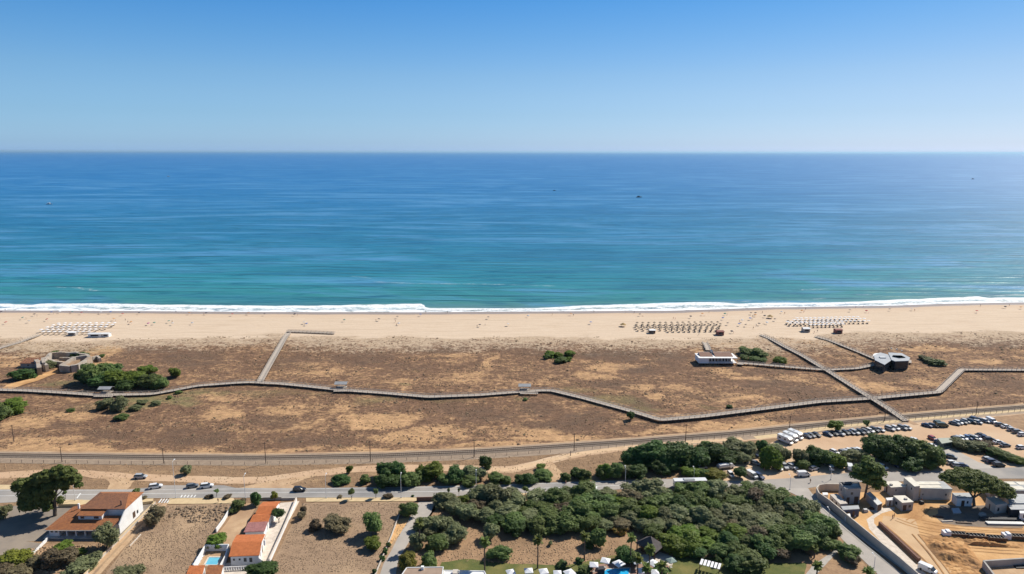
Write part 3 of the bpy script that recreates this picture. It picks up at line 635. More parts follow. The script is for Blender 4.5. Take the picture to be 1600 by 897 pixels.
sheet('dirt_margin', [(622, 812), (640, 808), (632, 825), (612, 850), (606, 850)], .05, M_SITE, .2)
sheet('lawn', [(690, 878), (735, 874), (800, 880), (880, 885), (960, 868), (990, 872), (1060, 870), (1130, 872), (1180, 880), (1260, 880), (1250, 930), (670, 930)], .05, M_LAWN, .8, kind='stuff')
sheet('garden_path', [(1310, 852), (1300, 862), (1268, 885), (1250, 910), (1262, 912), (1285, 888), (1312, 860), (1322, 852)], .06, M_CONC, .3)
sheet('pool_terrace', [(1000, 868), (1030, 862), (1055, 872), (1050, 884), (1010, 884)], .07, M_PAVW, .2)
sheet('pool_terrace', [(920, 882), (975, 880), (1045, 884), (1040, 925), (905, 925)], .075, mat('terracotta_paving', (0.33, 0.2, 0.15), (0.27, 0.165, 0.125), .8), .2)
# building site
sheet('building_site_ground', [(1276, 770), (1440, 768), (1640, 768), (1640, 925), (1450, 925), (1425, 893), (1330, 818), (1290, 786)], .03, M_SITE, .3)
sheet('site_path', [(1352, 796), (1398, 792), (1398, 797), (1378, 802), (1366, 810), (1366, 818), (1390, 842), (1440, 890), (1470, 925), (1452, 925), (1380, 850), (1358, 826), (1354, 812), (1368, 802)], .05, M_PAVW, .2)
sheet('site_road', [(1380, 806), (1430, 812), (1440, 840), (1490, 897), (1520, 925), (1470, 925), (1438, 885), (1378, 822)], .045, mat('compacted_sand', (.56, .39, .23), (.50, .33, .19), .2, .95), .3)
sheet('painted_shade_yard', [(1470, 790), (1575, 790), (1600, 800), (1600, 826), (1510, 824), (1470, 818), (1462, 806)], .05, mat('painted_shade_ground', (.13, .11, .10), (.26, .19, .13), .25, .9), .8)  # umbrella pine's shade painted as a dark ground sheet
rs = random.Random(3)
# a dug slope with spoil heaps: real relief
def spoil(name, cells, m_, seed):
    V = []; F = []; g = 80
    a, b, c, d = [G(*p) for p in cells]
    for j in range(g):
        for i in range(g):
            u, v = i / (g-1), j / (g-1); p = (a * (1-u) + b * u) * (1-v) + (d * (1-u) + c * u) * v
            e = min(u, 1-u, v, 1-v) * 6; e = min(1, e)
            hgt = float(fbm(np.array([p.x / 5]), np.array([p.y / 3]), seed)[0]); h2 = float(fbm(np.array([p.x / 1.3]), np.array([p.y / 1.0]), seed + 3)[0]); V.append((p.x, p.y, .02 + e * (max(0, hgt - .40) * 3.2 + max(0, h2 - .45) * 1.3)))
            if i and j: F.append((j*g+i, j*g+i-1, (j-1)*g+i-1, (j-1)*g+i))
    o = mesh_np(name, V, F, m_, smooth=True); tag(o, kind='structure')
spoil('dug_earth', [(1434, 838), (1500, 834), (1548, 900), (1490, 905)], M_SITED, 5)
spoil('earth_bank', [(1495, 842), (1600, 850), (1600, 858), (1510, 852)], M_SITED, 15)

for k, q in enumerate([[(1380, 822), (1412, 850), (1450, 885), (1470, 905)], [(1430, 835), (1444, 850), (1466, 876), (1482, 900)], [(1436, 833), (1470, 838), (1505, 860), (1530, 895)], [(1440, 815), (1490, 824), (1560, 828), (1600, 829)], [(1400, 812), (1432, 826), (1470, 831), (1600, 836)], [(1500, 857), (1550, 862), (1600, 864)], [(1450, 790), (1442, 806), (1420, 815)]]):
    for o_ in (-.9, .9): strip('tyre_track', q, .38, .17 if k < 2 else .075, M_SITED, .25, off=o_, smoothn=4)
# scattered dry weeds in the fields
def weeds(name, lab, poly, n, rmin, rmax, m_, seed, clump=.45):
    clump -= .12; n = int(n * .75)
    r_ = np.random.default_rng(seed); P = np.array([[G(*p).x, G(*p).y] for p in poly]); lo = P.min(0); hi = P.max(0)
    q = r_.uniform(lo, hi, (n, 2)); ins = np.zeros(n, bool)
    for i in range(len(P)):
        a, b = P[i], P[i-1]
        with np.errstate(divide='ignore', invalid='ignore'):
            ins ^= ((a[1] > q[:, 1]) != (b[1] > q[:, 1])) & (q[:, 0] < (b[0]-a[0]) * (q[:, 1]-a[1]) / (b[1]-a[1]) + a[0])
    ins &= fbm(q[:, 0] / 4, q[:, 1] / 4, seed) + r_.uniform(-.12, .12, n) > clump
    q = q[ins]; rr = r_.uniform(rmin, rmax, len(q)); hh = rr * r_.uniform(.5, .9, len(q))
    tag(tuft_mesh(name, q[:, 0], q[:, 1], rr, hh, np.full(len(q), .05), m_, r_), lab, 'weeds', kind='stuff')
M_WEEDG = mat('grey_weeds', (0.25, 0.178, 0.118), (0.18, 0.13, 0.088), .3, .95, detail=5)
M_WEEDB = mat('straw_weeds', (0.40, 0.275, 0.165), (0.29, 0.195, 0.12), .3, .95, detail=5)
weeds('dry_weeds', 'grey dry weeds dotting the walled plot beside the tiled white house', [(262, 791), (362, 789), (352, 812), (320, 850), (295, 895), (170, 895), (215, 830)], 5200, .08, .2, M_WEEDG, 3)
weeds('dry_weeds', 'darker shrubby weeds at the road end of the plot beside the tiled white house', [(275, 792), (358, 790), (345, 815), (300, 818), (262, 808)], 500, .3, .65, M_WEEDG, 8, .5)
weeds('dry_weeds', 'thin grey weeds over the empty plot between the driveways', [(476, 788), (660, 786), (612, 855), (590, 895), (430, 895), (445, 845)], 7000, .07, .18, M_WEEDG, 5)
weeds('dry_weeds', 'straw-coloured weeds in the clearing below the grove', [(690, 788), (720, 800), (780, 845), (960, 845), (985, 870), (880, 885), (700, 876), (640, 880), (660, 830)], 7000, .1, .28, M_WEEDB, 7)
weeds('dry_weeds', 'brown weeds on the strip between railway and road', [(0, 724), (400, 727), (600, 722), (900, 708), (1100, 694), (1000, 745), (700, 757), (380, 757), (100, 757), (0, 757)], 9000, .1, .28, M_WEEDB, 9, .55)
weeds('dry_weeds', 'brown weeds in the garden of the tiled white house', [(0, 874), (60, 855), (170, 850), (140, 895), (0, 895)], 2500, .15, .5, M_WEEDB, 19, .4)

# ================================================================ RAILWAY
strip('railway_bed', RAILPX, 10.5, .03, M_BALL2, .25, off=0)
strip('maintenance_path', RAILPX, 1.1, .06, M_DIRT, .5, off=5.4)
t_ = thing('railway_track', 'single railway line on grey ballast crossing between dunes and road', 'railway track', G(800, 706))
P = resample([G(*p) for p in RAILPX], 3); Nn = offs(P)
mb = MB()
for i in range(1, len(P)):
    a, b, na, nb = P[i-1], P[i], Nn[i-1], Nn[i]; o_ = 1.4
    q = [a + na*(o_-2.1), a + na*(o_-1.4), a + na*(o_+1.4), a + na*(o_+2.1), b + nb*(o_-2.1), b + nb*(o_-1.4), b + nb*(o_+1.4), b + nb*(o_+2.1)]
    z = [.05, .38, .38, .05] * 2
    mb.add([(p.x, p.y, zz_) for p, zz_ in zip(q, z)], [(0, 1, 5, 4), (1, 2, 6, 5), (2, 3, 7, 6)])
mb.build('ballast', M_BALL, t_)
for s_ in (-.83, .83):
    mb = MB()
    for i in range(1, len(P)): mb.bar(P[i-1] + Nn[i-1]*(1.4+s_) + Vector((0, 0, .46)), P[i] + Nn[i]*(1.4+s_) + Vector((0, 0, .46)), .12, .15)
    mb.build('rail', M_RAIL, t_)
mb = MB(); Q = resample([G(*p) for p in RAILPX], .75); Nq = offs(Q)
for p, n_ in zip(Q[::1], Nq): mb.bar(p + n_*.1 + Vector((0, 0, .36)), p + n_*2.7 + Vector((0, 0, .36)), .26, .1)
tag(mb.build('sleepers', M_SLEEP, t_), kind='stuff')
def fence(name, label, pts, h, spacing, m_, off=0, wires=(1.0, .55), post=.05, z0=0.0, mesh=False):
    P = [G(*p) for p in pts]; t = thing(name, label, 'fence', P[0]); P = resample(P, spacing); N_ = offs(P); P = [p + n * off for p, n in zip(P, N_)]
    posts = P if len(P) <= 100 else sorted(P, key=lambda p: p.y)[:100]
    for p in posts: MB().box(p.x - post, p.x + post, p.y - post, p.y + post, z0 - .1, z0 + h).build('post', m_, t)
    rest = [p for p in P if p not in posts] if len(P) > 100 else []
    if rest:
        mb = MB()
        for p in rest: mb.box(p.x - post, p.x + post, p.y - post, p.y + post, z0 - .1, z0 + h)
        tag(mb.build('post', m_, t), kind='stuff')
    mb = MB()
    for i in range(1, len(P)):
        for w in wires: mb.bar((P[i-1].x, P[i-1].y, z0 + h * w - .06), (P[i].x, P[i].y, z0 + h * w - .06), .035, .035)
    mb.build('wires', m_, t); return t
fence('railway_fence', 'low dark fence along the road side of the railway', [(-60, 721.5), (0, 722.5), (240, 725.5), (400, 726), (600, 721), (740, 715), (860, 707.5)], 1.3, 4.2, M_POLE, wires=(1, .75, .5, .25))
fence('railway_fence', 'wire fence with thin posts between railway and sandy service track', [(900, 704), (1000, 696.5), (1150, 683.5), (1300, 668), (1400, 658.5), (1500, 650), (1640, 639)], 1.5, 3.2, M_POLE, wires=(1, .5))
fence('railway_fence', 'thin wire fence on the dune side of the railway, right of the grove', [(1290, 656), (1382, 647.5), (1500, 637), (1640, 624)], 1.3, 3.5, M_POLE, wires=(1, .5))
# masts by the railway
def utility_pole(px, pb, pt, label, arm=True, m_=M_POLE, group='poles along the railway'):
    b = G(px, pb); h = zat(px, pb, pt); t = thing('utility_pole', label, 'pole', b, group=group)
    MB().tube((b.x, b.y, -.2), (b.x, b.y, h), .16, .11, 7).build('mast', m_, t)
    if arm: MB().box(b.x - .75, b.x + .75, b.y - .06, b.y + .06, h - .55, h - .4).build('crossarm', m_, t)
plist = [(22, 690, 664), (97, 722, 697), (256, 724, 700), (415.5, 724, 691), (579, 721, 689), (741, 714, 686), (897, 705, 677), (1071, 690, 663), (1233, 676, 650), (1382, 658, 640), (1525, 648, 627)]
names_ = ['beyond the railway at the left edge, alone in the heath', 'behind the big spreading tree at the left', 'above the grey car on the dirt track', 'above the bright orange roofs', 'above the small bright bush near the road',
          'beside the round dark bush at the railway', 'where the dirt track meets the railway', 'rising behind the dense dark trees', 'behind the parked motorhomes', 'near the small round tree above the car rows', 'behind the far row of parked cars']
for (a, b, c), nm in zip(plist, names_): utility_pole(a, b, c, 'dark wooden utility pole ' + nm)
utility_pole(891.5, 712, 704.5, 'short dark signpost beside the sandy track at the railway', False, group=None)
# street lamps
def street_lamp(px, pb, pt, label):
    b = G(px, pb); h = zat(px, pb, pt); t = thing('street_lamp', label, 'street lamp', b, group='street lamps along the road')
    MB().tube((b.x, b.y, 0), (b.x, b.y, h), .10, .06, 7).build('pole', M_LAMPW, t)
    MB().box(b.x - .2, b.x + .2, b.y - .2, b.y + .2, 0, .3).build('base', M_STEEL, t)
    MB().tube((b.x, b.y, h), (b.x, b.y + 1.3, h + .25), .05, .04, 5).build('arm', M_LAMPW, t)
    MB().box(b.x - .16, b.x + .16, b.y + 1.1, b.y + 1.8, h + .2, h + .36).build('lamp_head', M_LAMPW, t)
for a, b, c, l in [(117.5, 782, 757, 'tall white street lamp between the big tree and the tiled house'), (275, 778.5, 722, 'tall white street lamp beside the crossing stripes'), (383.5, 778.5, 744, 'white street lamp at the driveway of the orange-roofed house'),
                   (510, 778.5, 744, 'white street lamp right of the black car'), (627, 778, 743, 'white street lamp in front of the dark bush group'), (744, 760, 738, 'pale street lamp on the far kerb beside the bushes'),
                   (977, 752, 732, 'pale street lamp left of the bus by the roadside bushes'), (1084, 751, 733, 'pale street lamp behind the white bus'), (1234, 765, 745, 'thin street lamp at the road junction'), (1365, 893, 870, 'thin street lamp on the side road kerb at the lower edge'),
                   (1295, 812, 797, 'thin street lamp on the side road beside the long wall'), (1298, 750, 733, 'thin street lamp on the main road left of the tall pine')]:
    street_lamp(a, b, c, l)

# ================================================================ BOARDWALKS
def boardwalk(label, pts, w=3.0, deck=1.45, rails=True, post_step=2.6, ends=(False, False), rail_sides=(-1, 1)):
    P = [G(px, py, deck) for px, py in pts]
    t = thing('boardwalk', label, 'boardwalk', (P[0].x, P[0].y, 0))
    P = resample([Vector((p.x, p.y, 0)) for p in P], post_step)
    for _ in range(1): P = [P[0]] + [(P[i-1] + P[i]*4 + P[i+1]) / 6 for i in range(1, len(P)-1)] + [P[-1]]
    N_ = offs(P); Z_ = [deck] * len(P)
    for e, on in enumerate(ends):
        if on:
            rng_ = range(min(5, len(P))) if e == 0 else range(len(P)-1, max(-1, len(P)-6), -1)
            for k, i in enumerate(rng_): Z_[i] = deck * (.35 + .65 * k / 5) if k < 5 else deck
    dk = MB(); supl = []; rl = {-1: MB(), 1: MB()}
    for i in range(1, len(P)):
        a, b = P[i-1].copy(), P[i].copy(); za, zb = Z_[i-1], Z_[i]; na, nb = N_[i-1] * w/2, N_[i] * w/2
        c = [(a-na), (a+na), (b+nb), (b-nb)]; zc = [za, za, zb, zb]
        vs = [(p.x, p.y, z) for p, z in zip(c, zc)] + [(p.x, p.y, z - .22) for p, z in zip(c, zc)]
        dk.add(vs, [(0, 1, 2, 3), (7, 6, 5, 4), (0, 4, 5, 1), (1, 5, 6, 2), (2, 6, 7, 3), (3, 7, 4, 0)])
        for s_ in (-1, 1):
            e0 = a + N_[i-1] * s_ * w * .46; e1 = b + N_[i] * s_ * w * .46
            g = H1(e0.x, e0.y); supl.append((e0.x-.09, e0.x+.09, e0.y-.09, e0.y+.09, g - .3, za - .2))
            if rails and s_ in rail_sides:
                rl[s_].box(e0.x-.07, e0.x+.07, e0.y-.07, e0.y+.07, za, za + .95)
                for hz in (.88, .5): rl[s_].bar((e0.x, e0.y, za + hz), (e1.x, e1.y, zb + hz), .09, .1)
    dk.build('deck', M_DECK, t); supl.sort(key=lambda q: q[2])
    for q in supl[:100]: MB().box(*q).build('support', M_POLE, t)
    if len(supl) > 100:
        sup = MB()
        for q in supl[100:]: sup.box(*q)
        tag(sup.build('support', M_POLE, t), kind='stuff')
    if rails:
        for s_ in rail_sides: rl[s_].build('railing', M_RAILW, t)
    return t
boardwalk('long zigzag wooden boardwalk crossing the whole dune field from edge to edge', [(-60, 608), (0, 608.5), (40, 609.5), (100, 613), (150, 616.5), (200, 616), (240, 615), (270, 609.5), (310, 602), (370, 597.5), (392, 596.5), (440, 599), (490, 604), (530, 608.5),
          (600, 613.5), (670, 619.5), (750, 616.5), (800, 612.5), (845, 609.5), (862, 609.5), (910, 621), (980, 640), (1032, 655.5), (1100, 649.5), (1200, 637), (1280, 627), (1360, 622), (1467, 612), (1503, 577), (1600, 577.5), (1680, 577.5)], 3.3, 1.45)
boardwalk('straight boardwalk climbing from the long zigzag boardwalk to the open beach, left', [(406, 597), (425, 563), (440, 537), (451, 518)], 3.0, 1.5, ends=(False, True))
boardwalk('short boardwalk lying along the sand edge at the top of the left branch', [(449, 517.5), (480, 518.5), (523, 520.5)], 2.2, .9)
boardwalk('diagonal boardwalk from the car park over the dunes to the right-hand beach', [(1416, 654), (1385, 636), (1345, 611.5), (1290, 577), (1255, 556), (1222, 539), (1190, 521)], 3.0, 1.56, ends=(True, True))
boardwalk('boardwalk linking the white beach restaurant with the dark angular pavilion', [(1153, 566.5), (1210, 571), (1250, 574.5), (1290, 577.5), (1340, 575), (1368, 569)], 2.8, 1.52)
boardwalk('boardwalk from the dark angular pavilion down to the thatched beach huts', [(1368, 561), (1345, 551), (1310, 537), (1275, 523.5)], 2.4, 1.48, ends=(False, True))
boardwalk('narrow boardwalk from the left edge to the white parasol rows', [(-60, 566), (0, 543.5), (30, 535), (62, 521)], 2.6, 1.4, ends=(False, True))
boardwalk('short ramp leading from the white beach restaurant to the sand', [(1107, 547), (1101, 532)], 3.4, 1.5, ends=(False, True))
def shelter(px, py, label):
    c = G(px, py, 1.5); t = thing('lookout_shelter', label, 'shelter', (c.x, c.y, 0), group='lookout shelters on the boardwalk')
    MB().box(c.x - 2.5, c.x + 6.5, c.y - 3.4, c.y - 1.75, 1.25, 1.48).build('platform', M_DECK, t)
    sp = MB()
    for dx in (-2.2, 2, 6.2):
        for dy in (-3.2, -1.9): sp.box(c.x+dx-.1, c.x+dx+.1, c.y+dy-.1, c.y+dy+.1, -.3, 1.25)
    sp.build('supports', M_POLE, t)
    for dx in (-2.3, 2.3):
        for dy in (1.9, 4.9): MB().box(c.x+dx-.09, c.x+dx+.09, c.y+dy-.09, c.y+dy+.09, -.2, 3.6).build('post', M_POLE, t)
    MB().box(c.x - 2.6, c.x + 2.6, c.y + 1.72, c.y + 5.1, 1.25, 1.49).build('floor', M_DECK, t)
    MB().slab([(c.x-3.2, c.y+1.3, 3.5), (c.x+3.2, c.y+1.3, 3.5), (c.x+3.2, c.y+3.4, 4.4), (c.x-3.2, c.y+3.4, 4.4)], .12).slab([(c.x-3.2, c.y+5.5, 3.5), (c.x+3.2, c.y+5.5, 3.5), (c.x+3.2, c.y+3.41, 4.4), (c.x-3.2, c.y+3.41, 4.4)], .12).build('roof', M_ROOFG, t)
    r_ = MB(); r_.box(c.x-2.5, c.x+6.5, c.y-3.4, c.y-3.3, 2.3, 2.42).box(c.x+6.4, c.x+6.5, c.y-3.3, c.y-1.8, 2.3, 2.42)
    for k in range(10): r_.box(c.x-2.5+k, c.x-2.4+k, c.y-3.4, c.y-3.3, 1.48, 2.3)
    r_.build('railing', M_RAILW, t)
shelter(160, 616, 'grey-roofed lookout shelter by the clump of dark pines near the fort')
shelter(531, 608, 'grey-roofed lookout shelter on the boardwalk, middle of the three')
shelter(820, 611.5, 'grey-roofed lookout shelter on the boardwalk, rightmost of the three')

# ================================================================ BUILDINGS
def win(t, a, b, u0, u1, z0, z1, m_=None, name='window', frame=True):
    """a window or door standing on the wall line a-b (its outer side is to the right of a->b)"""
    o = MB().face(a, b, u0, u1, z0, z1, .06).build(name, m_ or M_GLASS, t)
    return o
# --- tiled white house, lower left
def tiled_house():
    A = G(76, 839); x0, y0 = A.x, A.y; x1 = x0 + 21.4; y1 = y0 + 13.5
    t = thing('tiled_house', 'white two-storey house with weathered brown tile roofs and a pillared porch', 'house', ((x0+x1)/2, (y0+y1)/2, 0))
    MB().box(x0 + .4, x1, y0 + 2.6, y1, 0, 2.95).build('ground_floor_wall', M_WHITE, t)
    MB().box(x0 + .4, x0 + 3.6, y0, y0 + 2.6, 0, 2.7).build('porch_wing', M_WHITE, t)
    MB().box(x0 - 1.0, x1 - 1.5, y0 - 1.2, y0 + 2.59, 0, .28).build('porch_floor', M_PAVW, t)
    for k in range(5): MB().box(x0 + 5.6 + k * 2.9, x0 + 6.0 + k * 2.9, y0 + .1, y0 + .5, .28, 2.72).build('pillar', M_WHITE, t)
    # lower roof: front slope plus left and right wings running back
    zb = 5.0; yb = y0 + 8.2
    MB().slab([(x0 - .5, y0 - .7, 2.85), (x1 - 1.6, y0 - .7, 2.85), (x1 - .2, y0 + 5.2, 4.45), (x0 + 6.3, y0 + 5.2, 4.45)], .16).slab([(x0 - .5, y0 - .71, 2.86), (x0 + 6.3, y0 + 5.19, 4.46), (x0 + 6.3, y1 + .2, 4.46), (x0 - .5, y1 + .2, 2.86)], .16).build('lower_roof', M_TILEL, t)
    MB().bar((x0 - .55, y0 - .85, 2.62), (x1 - 1.6, y0 - .85, 2.62), .14, .2).build('gutter', M_CREAM, t)
    # upper storey
    ux0 = x0 + 7.6; ux1 = x1; uy0 = y0 + 6.2; uy1 = y1 + .1; zu = 6.5; zr = 8.1
    MB().box(ux0, ux1 - .01, uy0, uy1, 2.95, zu).build('upper_wall', M_WHITE, t)
    g = MB(); g.add([(ux1, y0 + 1.8, 0), (ux1, uy1 + .01, 0), (ux1, uy1 + .01, 6.32), (ux1, uy0 - .2, 6.32), (ux1, y0 + 1.8, 3.2), (ux1 + .3, y0 + 1.8, 0), (ux1 + .3, uy1 + .01, 0), (ux1 + .3, uy1 + .01, 6.32), (ux1 + .3, uy0 - .2, 6.32), (ux1 + .3, y0 + 1.8, 3.2)],
                    [(0, 1, 2, 3, 4), (9, 8, 7, 6, 5), (0, 5, 6, 1), (1, 6, 7, 2), (2, 7, 8, 3), (3, 8, 9, 4), (4, 9, 5, 0)]); g.build('gable_wall', M_WHITE, t)
    ry = uy1 + .3
    MB().slab([(ux0 - .5, uy0 - .6, zu + .05), (ux1 + .45, uy0 - .6, zu + .05), (ux1 - 2.4, ry - .8, zr), (ux0 + 2.6, ry - .8, zr)], .18).slab([(ux0 - .5, uy0 - .6, zu + .05), (ux0 + 2.59, ry - .8, zr), (ux0 - .5, ry + 3, zu + .05)], .18).build('upper_roof', M_TILEB, t)
    MB().slab([(ux1 + .46, uy0 - .59, zu + .06), (ux1 + .46, ry + 3, zu + .06), (ux1 - 2.39, ry - .8, zr + .01)], .18).slab([(ux0 - .5, ry + 3, zu + .05), (ux1 + .45, ry + 3, zu + .05), (ux1 - 2.4, ry - .79, zr), (ux0 + 2.6, ry - .79, zr)], .18).build('hip_roof', M_TILEL, t)
    MB().box(ux0, ux1 - .01, uy1 + .01, uy1 + 2.7, 0, zu - .2).build('rear_wall', M_WHITE, t)
    # projecting room
    px0 = ux0 + .1; px1 = px0 + 7.6; py0 = uy0 - 2.6
    MB().box(px0, px1, py0, uy0 - .01, 3.3, 5.45).build('projecting_room', M_WHITE, t)
    MB().slab([(px0 - .3, py0 - .4, 5.5), (px1 + .3, py0 - .4, 5.5), (px1 + .3, uy0 - .02, 6.25), (px0 - .3, uy0 - .02, 6.25)], .14).build('projecting_roof', M_TILEL, t)
    for (u0, u1) in ((.1, .25), (.66, .86)):
        w = MB().face((px0, py0), (px1, py0), u0, u1, 4.3, 5.05).build('window', M_GLASS, t)
        MB().face((px0, py0 - .06), (px1, py0 - .06), u0 - .01, u1 + .01, 4.18, 4.28, .08).build('sill', M_PAVW, w)
    win(t, (ux1 + .3, y0 + 3), (ux1 + .3, y1), .62, .76, .9, 3.0, M_DOORW, 'door'); win(t, (ux1 + .3, y0 + 3), (ux1 + .3, y1), .85, .93, 1.3, 2.4)
    for k in range(4): win(t, (x0, y0 + 2.6), (x1, y0 + 2.6), .26 + k * .15, .35 + k * .15, .5, 2.3, M_DOORW if k % 2 else M_GLASS, 'door' if k % 2 else 'window')
    for k in range(2): win(t, (x0 + .4, y0), (x0 + 3.6, y0), .15 + k*.45, .38 + k*.45, 1.6, 2.3)
    MB().box(x0 + 3.2, x0 + 3.7, y1 - 3, y1 - 2.5, 3.4, 5.6).build('chimney', M_WHITE, t)
    MB().box(ux1 - 2.0, ux1 - 1.6, uy0 + 1.2, uy0 + 1.6, 6.9, 8.5).build('chimney', M_BRICK, t)
    w = thing('garden_wall', 'low stepped white wall running from the porch of the tiled house', 'wall', G(68, 850))
    a, b = G(76, 843), G(52, 866); mb = MB()
    for k in range(5): mb.wallseg(a.lerp(b, k/5), a.lerp(b, (k+.97)/5), .35, 0, 1.0 - .1 * k)
    mb.build('wall', M_WHITE, w)
tiled_house()
def wall(label, pts, h, m_, th=.3, name='boundary_wall', cap=None):
    P = [G(*p) for p in pts]; t = thing(name, label, 'wall', c0(P)); mb = MB(); cp = MB()
    P = resample(P, 6)
    for a, b in zip(P, P[1:]):
        e = (b - a).normalized() * .02
        mb.wallseg(a, b + e, th, -.1, h)
        if cap: cp.wallseg(a, b + e, th + .12, h + .002, h + .12)
    mb.build('wall', m_, t)
    if cap: cp.build('coping', cap, t)
    return t
wall('pale low wall along the gravel lane beside the tiled white house', [(243, 787), (222, 809), (198, 833), (168, 863), (145, 887), (118, 918)], .9, M_CREAM, cap=M_PAVE)
wall('low dark-faced wall between pavement and tiled white house', [(92, 792), (123, 791.5)], 1.1, M_PAVE, .5)
wall('ochre low wall behind the tiled house, right of its gable', [(206, 790), (240, 786.5)], 1.0, M_PAVE, .35)
wall('thin broken kerb wall lying in the weedy plot', [(220, 836), (203, 854)], .35, M_PAVW, .3)
# --- orange-roofed row house and its courtyard
def orange_house():
    t = thing('orange_roofed_house', 'long low white house with bright orange tiled roofs stepping down the plot', 'house', G(395, 835))
    def seg(bl, br, fr, fl, h, roofm, ridge=.5, rise=.9, nm='roof', wallm=M_WHITE, gable=True):
        # corners are eave corners in the photograph at height h: back-left, back-right, front-right, front-left
        BL, BR, FR, FL = [G(*p, h) for p in (bl, br, fr, fl)]
        MB().prism([(p.x, p.y) for p in (BL, BR, FR, FL)], 0, h - .25).build('wall', wallm, t)
        ML = FL.lerp(BL, ridge) + Vector((0, 0, rise)); MR = FR.lerp(BR, ridge) + Vector((0, 0, rise))
        ex = Vector((.35, 0, 0)); ey = Vector((0, .35, 0))
        o = MB(); o.slab([FL - ex - ey, FR + ex - ey, MR + ex, ML - ex], .16)
        if ridge < .98: o.slab([BL - ex + ey, ML - ex + Vector((0, .02, 0)), MR + ex + Vector((0, .02, 0)), BR + ex + ey], .16)
        o.build(nm, roofm, t)
        if gable:
            for P, Q, R_ in ((FL, BL, ML), (FR, BR, MR)):
                s_ = .2 if P is FR else -.2
                g = MB(); v = [(P.x, P.y, h - .26), (Q.x, Q.y, h - .26), (R_.x, R_.y, R_.z - .2)]; g.add(v + [(x - s_, y, z) for x, y, z in v], [(0, 1, 2), (5, 4, 3), (0, 3, 4, 1), (1, 4, 5, 2), (2, 5, 3, 0)]); g.build('gable', wallm, t)
        return BL, BR, FR, FL
    seg((412, 785), (436, 784), (427, 802), (401, 803), 3.0, M_TILEO, .42)
    seg((400, 804.5), (423, 804), (418, 815), (391, 816.5), 3.1, M_TILEO, .7, .8)
    seg((390, 817.5), (417.5, 816), (412, 829), (383, 830.5), 2.7, M_TILEP, .97, .5, nm='corrugated_roof')
    BL, BR, FR, FL = seg((371, 836.5), (412, 835.5), (404, 866.5), (360, 868.5), 3.3, M_TILEO, .47, 1.2)
    for (u0, u1, z0, z1) in ((.08, .15, 1.7, 2.3), (.28, .35, 1.7, 2.3), (.46, .56, 1.2, 2.4), (.66, .76, 1.0, 2.4)):
        w = win(t, (FL.x, FL.y), (FR.x, FR.y), u0, u1, z0, z1)
        MB().face((FL.x, FL.y - .06), (FR.x, FR.y - .06), u0 - .01, u1 + .01, z0 - .12, z0 - .02, .08).build('sill', M_PAVW, w)
    win(t, (FR.x, FR.y), (BR.x, BR.y), .2, .28, 1.1, 2.3); win(t, (FR.x, FR.y), (BR.x, BR.y), .55, .65, .1, 2.2, M_DOORW, 'door')
    MB().wallseg(FR + Vector((0, 0, 0)), FR + Vector((1.6, -1.4, 0)), .25, 0, 2.3).build('side_wall', M_WHITE, t)
    mb = MB(); mb.box(FL.x + 8, FL.x + 8.5, FL.y + 5, FL.y + 5.5, 3.5, 5.2); mb.build('chimney', M_WHITE, t)
orange_house()
wall('white wall along the right edge of the paved yard beside the orange roofs', [(463.5, 783), (447, 822), (421, 880)], 1.3, M_WHITE, cap=M_PAVW)
wall('white wall along the left side of the driveway of the orange-roofed house', [(361, 797), (349, 817), (338, 832)], 1.4, M_WHITE)
wall('white wall enclosing the swimming pool court, back and sides', [(303, 893), (322, 861), (358, 860.5), (353, 878), (345, 893)], 2.2, M_WHITE, .3, name='courtyard_wall')
wall('low grey wall with gate opening beside the street, behind the orange roofs', [(403, 783), (412, 781.5), (440, 781)], 1.1, M_GREYW)
wall('low dark gate wall at the street end of the paved yard', [(440, 781.5), (461, 781)], .9, M_GREYW)
p = thing('swimming_pool', 'small rectangular swimming pool in the white walled court', 'pool', G(331, 877))
q = [G(*a) for a in ((326, 871), (346, 871), (340.5, 884), (319, 884))]
MB().prism([(a.x, a.y) for a in q], .05, .16).build('water', M_WATERP, p)
mb = MB()
for a, b in zip(q, q[1:] + q[:1]): mb.wallseg(a + (a-b).normalized() * .0, b, .5, .05, .22)
mb.build('coping', M_PAVW, p)
def hut_roof(label, name, pts, h, m_, rise=0, cat='roof'):
    P = [G(*a, h) for a in pts]; t = thing(name, label, cat, (c0(P).x, c0(P).y, 0))
    MB().prism([(a.x, a.y) for a in P], 0, h - .2).build('wall', M_WHITE, t)
    c = c0(P); P2 = [Vector((c.x, c.y, 0)) + (Vector((a.x, a.y, 0)) - Vector((c.x, c.y, 0))) * 1.03 for a in P]
    MB().slab([(P2[i].x, P2[i].y, h + (rise if i < 2 else 0)) for i in range(len(P2))], .18).build('roof', m_, t)
    return t
hut_roof('low building with a lean-to orange tile roof at the lower edge beside the pool', 'outbuilding', [(297, 887), (320, 886), (314, 905), (288, 905)], 2.6, M_TILEO, .6, 'outbuilding')
hut_roof('outbuilding with darker orange roof below the pool, right half', 'outbuilding', [(326, 886), (349, 886), (343, 905), (318, 905)], 2.6, M_TILEL, .6, 'outbuilding')
t = thing('white_balustrade', 'white railing at the lower edge right of the orange outbuilding', 'railing', G(365, 893)); a, b = G(350, 892), G(392, 890)
for k in range(12): q = a.lerp(b, k / 11); MB().box(q.x-.12, q.x+.12, q.y-.12, q.y+.12, 0, 1.1).build('post', M_WHITE, t)
MB().wallseg(a, b, .2, 1.102, 1.25).build('handrail', M_WHITE, t)
